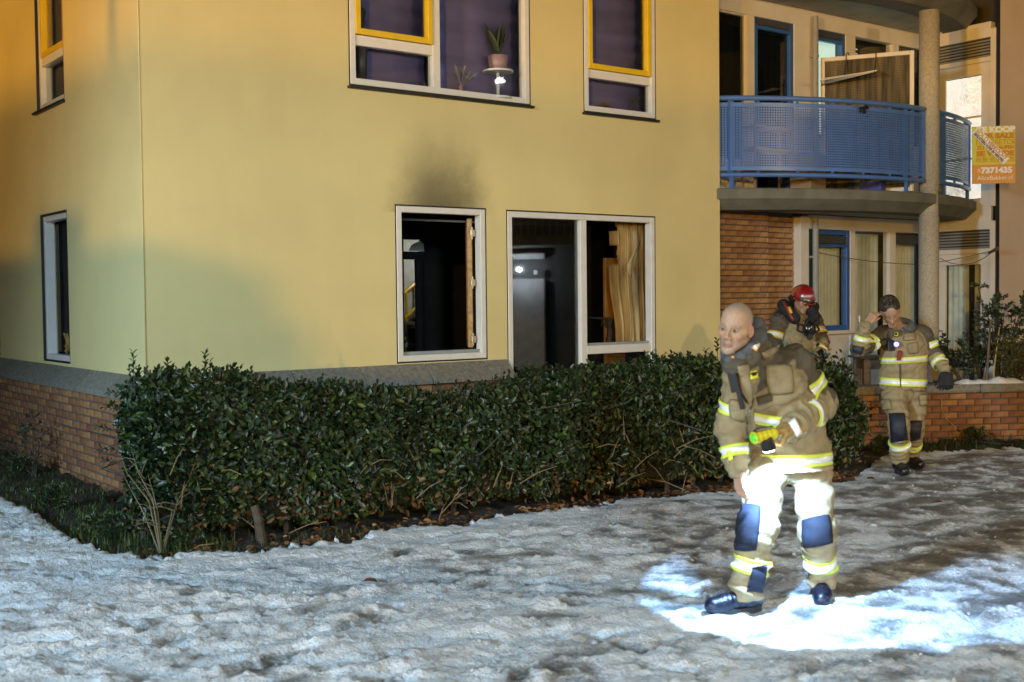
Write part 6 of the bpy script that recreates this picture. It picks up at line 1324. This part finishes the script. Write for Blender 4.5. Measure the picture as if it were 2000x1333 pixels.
def person_walking():
    Y = 11.1; pel, wai, che, nck = at(1765, 757, 11.16), at(1764, 728, 11.16), at(1764, 682, 11.14), at(1758, 648, 11.12)
    Rs, Re, Rw = at(1723, 657, 11.12), at(1678, 681, 10.92), at(1692, 634, 10.84); Ls, Le, Lw_ = at(1806, 657, 11.18), at(1826, 697, 11.14), at(1843, 720, 11.02)
    Rh, Rk, Ra = at(1747, 776, 11.13), at(1756, 834, 10.94), at(1757, 893, 11.10); Lh, Lk, La = at(1787, 776, 11.20), at(1786, 834, 11.18), at(1780, 886, 11.52)
    org = A(*at(1765, 900, 11.2)[:2], 0); fr = unit(A(-.12, -1, 0)); HC_ = at(1739, 609, 10.98); HR = rot(math.radians(-15), math.radians(40), math.radians(-9)); HS = 1.06; skin = (.40, .245, .16)
    head = head_prims(HC_, HR, HS, nck+A(0, .01, .0))
    rh = hand_prims(Rw+A(.008, -.01, .012), A(.62, .1, .78), A(.55, .70, -.45), A(.55, -.8, .2), [(.35, .5, .3), (.45, .55, .3), (.55, .6, .35), (.65, .7, .4)], (.35, .3), 1.02)
    lh = hand_prims(Lw_+A(.006, -.006, -.018), A(.18, -.1, -1), A(.3, 1, 0), A(-1, -.2, 0), [(.3, .5, .4), (.35, .55, .4), (.4, .6, .4), (.45, .6, .4)], (.4, .4), 1.02)
    limbs = [Prim(nck, che, .06, .13, .05, fr, 1.3), Prim(che, pel, .13, .08, .05, fr, 1.3)] + [Prim(a, b, r, r*.8, .02) for a, b, r in ((Rs, Re, .045), (Re, Rw, .036), (Ls, Le, .045), (Le, Lw_, .036), (Rh, Rk, .07), (Rk, Ra, .048), (Lh, Lk, .07), (Lk, La, .048), (che, Rs, .06), (che, Ls, .06), (pel, Rh, .05), (pel, Lh, .05), (Rw, Rw+A(.01, -.01, .02), .026), (Lw_, Lw_+A(.006, -.006, -.03), .026))]
    p = person_root(org, HC_, head, head_color(HC_, HR, HS, skin, (.16, .12, .09), (.05, .033, .02), False, .25), [rh, lh], (.40, .24, .155), limbs, 'dark haired man in tan turnout gear walking with a hand at his brow', .004)
    eyes(p, org, HC_, HR, HS, (0, -.6), True); hair(p, org, HC_, HR, HS, hair_m)
    torso = [Prim(pel, wai, .215, .198, .05, fr, 1.45, (.006, .15, 1)), Prim(wai, che, .196, .205, .07, fr, 1.35, (.007, .16, 3)), Prim(che, nck+A(0, .02, -.06), .19, .115, .08, fr, 1.3), Half(pel+A(0, 0, -.025), A(.03, 0, 1))]
    rarm = [Prim(Rs+A(.02, 0, .0), Re, .090, .082, .05, wr=(.006, .11, 2)), Prim(Re, Rw+A(-.012, 0, -.02), .080, .062, .03, wr=(.005, .08, 1))]; larm = [Prim(Ls+A(-.02, 0, 0), Le, .092, .080, .05, wr=(.006, .11, 4)), Prim(Le, Lw_, .078, .062, .03, wr=(.005, .08, 3))]
    yoke = [Prim(Rs+A(.02, .03, .02), Ls+A(-.02, .03, .02), .08, .085, .06)]; ring_ = lambda c, r, k, z: [Prim(c+A(math.cos(a)*k, math.sin(a)*k*.9, z*math.sin(a)), c+A(math.cos(b)*k, math.sin(b)*k*.9, z*math.sin(b)), r, r, .02) for a, b in zip(np.linspace(-1.1, 4.2, 10)[:-1], np.linspace(-1.1, 4.2, 10)[1:])]
    coll = ring_(nck+A(.005, .01, .01), .034, .10, .03); jk = torso+rarm+larm+yoke+coll
    sdf_obj('jacket', jk, .009, cloth, p, org, cloth_color(torso+rarm[1:]+larm[1:], yoke+larm[:1]+rarm[:1]+coll), fold=.009, seed=11); sdf_obj('hood', ring_(nck+A(.03, .02, .055), .036, .080, .04), .008, hood_m, p, org)
    rl = [Prim(Rh+A(-.005, 0, .03), Rk, .112, .096, .03, wr=(.006, .14, 2)), Prim(Rk, Ra+A(0, 0, -.005), .094, .088, .03, wr=(.007, .09, 1))]; ll = [Prim(Lh+A(.005, 0, .03), Lk, .112, .096, .03, wr=(.006, .14, 5)), Prim(Lk, La, .092, .080, .03, wr=(.007, .09, 3))]
    tr = rl+ll+[Prim(Rh+A(.02, 0, .06), Lh+A(-.02, 0, .06), .118, .118, .03, fr, 1.15)]; sdf_obj('trousers', tr, .009, cloth, p, org, lambda v: np.tile(np.array(TAN)*1.0, (len(v), 1)), fold=.009, seed=12)
    bd = lambda pr, c, ax, w=.058: band(p, org, pr, c, ax, w, silver_m, lime_m, 56)
    bd(torso, at(1765, 746, 11.16), A(.05, 0, 1), .070); bd(torso, at(1765, 702, 11.15), A(-.06, 0, 1), .060); bd(rarm, Re*.55+Rw*.45, Rw-Re); bd(rarm, Rs*.45+Re*.55, Re-Rs); bd(larm, Ls*.52+Le*.48, Le-Ls, .062); bd(larm, Le*.48+Lw_*.52, Lw_-Le); bd(rl, Rk*.42+Ra*.58, Ra-Rk, .085); bd(ll, Lk*.42+La*.58, La-Lk, .08)
    pn = lambda nm, pr, quad, lift, m, **k: panel(nm, p, org, pr, quad, 10.2, 12.0, lift, m, **k)
    pn('knee_patch', rl, ((1737, 808), (1766, 807), (1773, 860), (1741, 865)), .008, navy_m); pn('knee_patch', ll, ((1775, 823), (1800, 822), (1797, 857), (1780, 862)), .008, navy_m); pn('elbow_patch', rarm, ((1664, 676), (1688, 678), (1682, 694), (1666, 688)), .005, navy_m)
    pn('chest_pocket', jk, ((1766, 652), (1786, 650), (1788, 664), (1764, 666)), .014, tan_m, rnd=.3); pn('chest_pocket', jk, ((1772, 672), (1792, 668), (1793, 690), (1775, 692)), .012, tan_m); pn('emblem_patch', jk, ((1747, 650), (1754, 650), (1754, 656), (1747, 656)), .004, MATS['emblem_lime'], nu=4, nv=4, base=.008); pn('emblem_bird', jk, ((1748, 651), (1753, 651), (1752, 654), (1749, 654)), .003, blk_m, nu=3, nv=3, base=.014)
    pn('front_seam', jk, ((1757, 712), (1759, 712), (1760, 756), (1758, 756)), .004, brn_m, nu=3, nv=10); pn('cargo_pocket', tr, ((1720, 782), (1738, 780), (1742, 800), (1725, 802)), .018, tan_m); pn('cargo_pocket', tr, ((1794, 772), (1808, 770), (1809, 792), (1797, 794)), .018, tan_m); pn('collar_tab', jk, ((1759, 624), (1764, 620), (1764, 628), (1759, 630)), .003, white_t, nu=3, nv=3, base=.006)
    c, g = surf(jk, 1735, 672, 10.2, 12, .025); q = MB(); q.obox(c-org, A(.030, 0, 0), g*.018, A(0, 0, .045)); q.obox(c-org+A(-.055, 0, .055), A(.06, 0, 0), g*.01, A(0, 0, .008)); q.tube([c-org+A(-.02, 0, .04), c-org+A(-.03, 0, .11)], .006, 6); rb = q.build('radio', blk_m, p, bevel=.004)
    q = MB(); q.tube([surf(jk, x, y, 10.2, 12, .014)[0]-org for x, y in ((1726, 662), (1718, 668), (1722, 676), (1728, 682), (1736, 686), (1738, 676))], .007, 6); q.build('strap', blk_m, rb)
    c, g = surf(jk, 1753, 672, 10.2, 12, .04); q = MB(); q.tube([c-org-g*.02, c-org+g*.015], [.026, .030], 16); cl = q.build('chest_lamp', mat('red_plastic', (.20, .025, .015), .4), p); q = MB(); q.tube([c-org+g*.016, c-org+g*.019], [.027, .027], 16); q.build('lamp_ring', mat('blue_glow', (.05, .1, .9), .3, emit=(.05, .12, 1), estr=1.2), cl); q = MB(); q.tube([c-org+g*.0195, c-org+g*.022], [.020, .020], 16); q.build('lamp_lens', mat('white_glow', (.9, .9, .9), .3, emit=(.9, .93, 1), estr=.9), cl)
    q = MB(); c2, g2 = surf(jk, 1757, 694, 10.2, 12, .025); q.obox(c2-org, A(.022, 0, 0), g2*.02, unit(A(.12, 0, 1))*.045); q.build('lamp_body', MATS['red_plastic'], cl, bevel=.006)
    boot(p, org, Ra+A(0, 0, -.06), (-.1, -1), boot_m, .02, .30); boot(p, org, La+A(0, 0, -.05), (.1, -1), boot_m, .02, .30)
    gl = empty('gloves', tuple(at(1846, 745, 10.95))); tag(gl, 'pair of black gloves hanging from the walking man\'s hand', 'gloves'); o0 = at(1846, 745, 10.95); P = []; gg = np.random.default_rng(4)
    for dx, dy in ((-.03, 0.), (.035, -.02)): P += hand_prims(o0+A(dx*.5, dy, .055), A(dx*2.5, -.1, -1), A(0, 1, 0), A(1 if dx > 0 else -1, 0, 0), [(gg.uniform(.1, .7), gg.uniform(.2, .8), .4) for _ in range(4)], (.6, .3), .95, .16, 1.15)
    P.append(Prim(o0+A(-.01, 0, .04), o0+A(.02, 0, .02), .036, .04, .03)); sdf_obj('glove_pair', P, .006, blk_cloth, gl, o0)
    return p
pw2 = person_walking()
# ------------------------------------------------------------------ the man in the red helmet
def person_helmet():
    pel, wai, che, nck = at(1562, 750, 13.1), at(1560, 715, 13.1), at(1558, 660, 13.1), at(1560, 620, 13.1)
    Rs, Re, Rw = at(1520, 628, 13.06), at(1506, 684, 13.0), at(1566, 704, 12.78); Ls, Le, Lw_ = at(1594, 630, 13.16), at(1606, 672, 13.05), at(1601, 697, 12.82)
    f0 = at(1560, 900, 13.1); Rh, Lh = pel+A(-.10, 0, -.08), pel+A(.10, 0, -.08); Rk, Lk = A(Rh[0]-.01, Rh[1]-.03, .50), A(Lh[0]+.01, Lh[1]-.02, .50); Ra, La = A(Rk[0], Rk[1]+.04, .13), A(Lk[0], Lk[1]+.04, .13)
    org = A(pel[0], pel[1], 0); fr = unit(A(.35, -.93, 0)); HC_ = at(1567, 588, 13.04); HR = rot(math.radians(28), math.radians(24), math.radians(5)); HS = 1.03; skin = (.36, .21, .13)
    head = head_prims(HC_, HR, HS, nck); rh = hand_prims(Rw, A(.8, -.2, .1), A(0, .5, .8), A(0, -1, 0), [(.5, .7, .5)]*4, (.5, .4)); lh = hand_prims(Lw_+A(-.005, -.01, -.005), A(.0, -.5, -.55), A(-.6, .3, .7), A(-.8, 0, .6), [(.6, .8, .5)]*4, (.5, .4))
    limbs = [Prim(nck, che, .06, .13, .05, fr, 1.3), Prim(che, pel, .13, .08, .05, fr, 1.3)] + [Prim(a, b, r, r*.8, .02) for a, b, r in ((Rs, Re, .045), (Re, Rw, .036), (Ls, Le, .045), (Le, Lw_, .036), (Rh, Rk, .07), (Rk, Ra, .048), (Lh, Lk, .07), (Lk, La, .048), (che, Rs, .06), (che, Ls, .06), (pel, Rh, .05), (pel, Lh, .05))]
    p = person_root(org, HC_, head, head_color(HC_, HR, HS, skin, (.14, .11, .09), (.05, .035, .025), False, .3), [rh, lh], (.36, .21, .13), limbs, 'man in red helmet and tan turnout gear looking down at a phone', .005)
    eyes(p, org, HC_, HR, HS, (0, -.6), True)
    torso = [Prim(pel, wai, .21, .20, .05, fr, 1.4), Prim(wai, che, .20, .215, .07, fr, 1.3, (.007, .16, 2)), Prim(che, nck+A(0, .02, -.06), .20, .12, .08, fr, 1.25), Half(pel+A(0, 0, -.03), A(0, 0, 1))]; rarm = [Prim(Rs+A(.02, 0, 0), Re, .100, .088, .05, wr=(.006, .12, 1)), Prim(Re, Rw, .085, .066, .03, wr=(.005, .09, 2))]; larm = [Prim(Ls+A(-.02, 0, 0), Le, .096, .084, .05, wr=(.006, .12, 3)), Prim(Le, Lw_+A(0, .02, .01), .080, .064, .03, wr=(.005, .09, 1))]; yoke = [Prim(Rs+A(.02, .02, .02), Ls+A(-.02, .02, .02), .085, .085, .06)]
    jk = torso+rarm+larm+yoke; sdf_obj('jacket', jk, .010, cloth, p, org, cloth_color(torso+rarm[1:]+larm[1:], yoke+rarm[:1]+larm[:1]), fold=.010, seed=13); tr = [Prim(Rh+A(0, 0, .03), Rk, .112, .096, .03), Prim(Rk, Ra, .094, .088, .03), Prim(Lh+A(0, 0, .03), Lk, .112, .096, .03), Prim(Lk, La, .094, .088, .03), Prim(Rh+A(.02, 0, .06), Lh+A(-.02, 0, .06), .118, .118, .03)]; sdf_obj('trousers', tr, .012, cloth, p, org, lambda v: np.tile(np.array(TAN), (len(v), 1)))
    bd = lambda pr, c, ax, w=.058: band(p, org, pr, c, ax, w, mat('warm_silver_tape', (.80, .74, .55), .25, spec=1.), gold_m, 56)
    bd(rarm, Rs*.50+Re*.50, Re-Rs, .075); bd(rarm, Re*.5+Rw*.5, Rw-Re); bd(larm, Ls*.55+Le*.45, Le-Ls, .07); bd(larm, Le*.45+Lw_*.55, Lw_-Le); bd(torso, at(1558, 690, 13.1), A(0, 0, 1), .065); bd(torso, pel+A(0, 0, .03), A(0, 0, 1), .065)
    col_ = [Prim(at(*a), at(*b), r, r, .03) for a, b, r in (((1536, 602, 13.12), (1530, 596, 13.10), .07), ((1534, 604, 13.02), (1552, 622, 12.94), .066), ((1584, 604, 13.02), (1592, 618, 12.98), .058), ((1590, 600, 13.14), (1562, 602, 13.24), .06), ((1540, 604, 13.14), (1562, 602, 13.24), .06), ((1588, 622, 12.96), (1580, 630, 12.92), .045))]; sdf_obj('collar', col_, .009, blk_cloth, p, org)
    # helmet
    T = lambda x, y, z: HC_+HR @ (A(x, y, z)*HS); shell = [Ell(T(0, .015, .055), A(.118, .140, .118)*HS, HR, .02), Ell(T(0, -.015, .085), A(.03, .12, .095)*HS, HR, .03), Half(T(0, -.10, .022), HR @ A(0, .14, 1), .008)]; hm = sdf_obj('helmet', shell, .006, mat('helmet_red', (.22, .010, .010), .12, var=.08, coat=1., spec=.7), p, org)
    q = MB(); brim = [T(.124*math.sin(a), .015-.150*math.cos(a)-.012*math.cos(a), .018) for a in np.linspace(-1.5, 1.5, 17)]; q.tube([b-org for b in brim], .011, 8); q.build('brim', MATS['helmet_red'], hm, smooth=True); q = MB(); q.add([T(.125*math.sin(a), .015-.148*math.cos(a), z)-org for z in (.028, .066) for a in np.linspace(-1.0, 1.0, 11)], [(i, i+1, 12+i, 11+i) for i in range(10)]); v_ = q.build('visor', mat('visor_chrome', (.25, .27, .22), .08, .8), hm, smooth=True, recalc=False); v_.modifiers.new('thick', 'SOLIDIFY').thickness = .006
    for s in (-1, 1): q = MB(); q.lathe([(0, -.014), (.034, -.014), (.036, .008), (0, .014)], (0, 0, 0), 14, 0); q.v = [tuple(T(s*.112, .03, .0)+HR @ A(*c)-org) for c in q.v]; q.build('ear_cup', blk_m, hm)
    nk = [Prim(T(-.09, .09, -.01), T(.09, .09, -.01), .03, .03, .02), Prim(T(-.09, .10, -.09), T(.09, .10, -.09), .028, .028, .05)]; sdf_obj('neck_guard', nk, .008, blk_cloth, hm, org)
    q = MB(); q.tube([T(-.062, -.03, .0)-org, T(-.055, -.085, .001)-org, T(0, -.100, .002)-org, T(.055, -.085, .001)-org, T(.062, -.03, .0)-org], .003, 6); [q.lathe([(.0, 0), (.019, 0), (.020, .003), (0, .004)], tuple(T(s*.031, -.098, -.002)-org), 12, 1) for s in (-1, 1)]; q.build('spectacles', glass('lens_glass', (.9, .9, .9), .25), p)
    # breathing mask slung on the chest
    mc, mg = surf(jk, 1574, 648, 12.4, 13.6, .07); mk = [Ell(mc, A(.072, .062, .095), None, .02)]; ms = sdf_obj('breathing_mask', mk, .006, mat('mask_black', (.010, .011, .014), .08, coat=1.), p, org); q = MB(); q.lathe([(0, 0), (.030, 0), (.034, .03), (.026, .05), (0, .052)], tuple(mc-org+A(0, -.06, -.085)), 14, 1); q.build('filter', blk_m, ms)
    q = MB(); [q.tube([mc-org+A(s*.06, 0, z), mc-org+A(s*.12, .03, z+.03), mc-org+A(s*.10, .08, z+.10)], .012, 6) for s in (-1, 1) for z in (.04, -.04)]; q.build('harness', blk_cloth, ms)
    pn = lambda nm, pr, quad, lift, m, **k: panel(nm, p, org, pr, quad, 12.2, 13.8, lift, m, **k); pn('sleeve_badge', jk, ((1511, 606), (1525, 604), (1526, 618), (1512, 619)), .003, mat('badge_black', (.02, .02, .015), .6), rnd=.5, nu=6, nv=6, base=.005); pn('shoulder_strap', jk+col_, ((1538, 601), (1543, 600), (1548, 612), (1543, 614)), .004, gold_m, nu=3, nv=4, base=.006); pn('red_strap', jk+col_, ((1528, 590), (1532, 589), (1552, 626), (1547, 628)), .004, MATS['red_plastic'], nu=3, nv=8, base=.005)
    boot(p, org, Ra, (.1, -1), boot_m, .02, .30); boot(p, org, La, (.25, -1), boot_m, .02, .30)
    pc = at(1606, 692, 12.70); ph = empty('phone', tuple(pc)); tag(ph, 'small dark phone in a brown case held by the helmeted man', 'phone'); ex, ey = unit(A(.75, -.2, .62)), unit(A(-.45, -.3, .8)); ez = np.cross(ex, ey); ey = np.cross(ez, ex); q = MB(); q.obox((0, 0, 0), ex*.038, ey*.075, ez*.007); q.build('case', mat('case_brown', (.16, .07, .03), .6), ph, bevel=.006); q = MB(); q.obox(ez*.0085*(1 if ez[1] < 0 else -1), ex*.033, ey*.068, ez*.0008); q.build('screen', mat('dark_screen', (.01, .01, .012), .1), ph)
    return p
ph3 = person_helmet()
# ------------------------------------------------------------------ someone in the hall, glimpsed through the burnt flat
hx_, hz_ = Lw(812, 560, 3.2); cp = pw2.copy(); COL.objects.link(cp); cp['label'] = 'person in turnout gear glimpsed deep inside through the burnt window'; cp.location = tuple(loc2w(hx_+.05, 3.25, .0)); cp.rotation_euler = (0, 0, math.radians(200))
for ch in list(pw2.children):
    c_ = ch.copy(); COL.objects.link(c_); c_.parent = cp
    for g_ in ch.children: d_ = g_.copy(); COL.objects.link(d_); d_.parent = c_
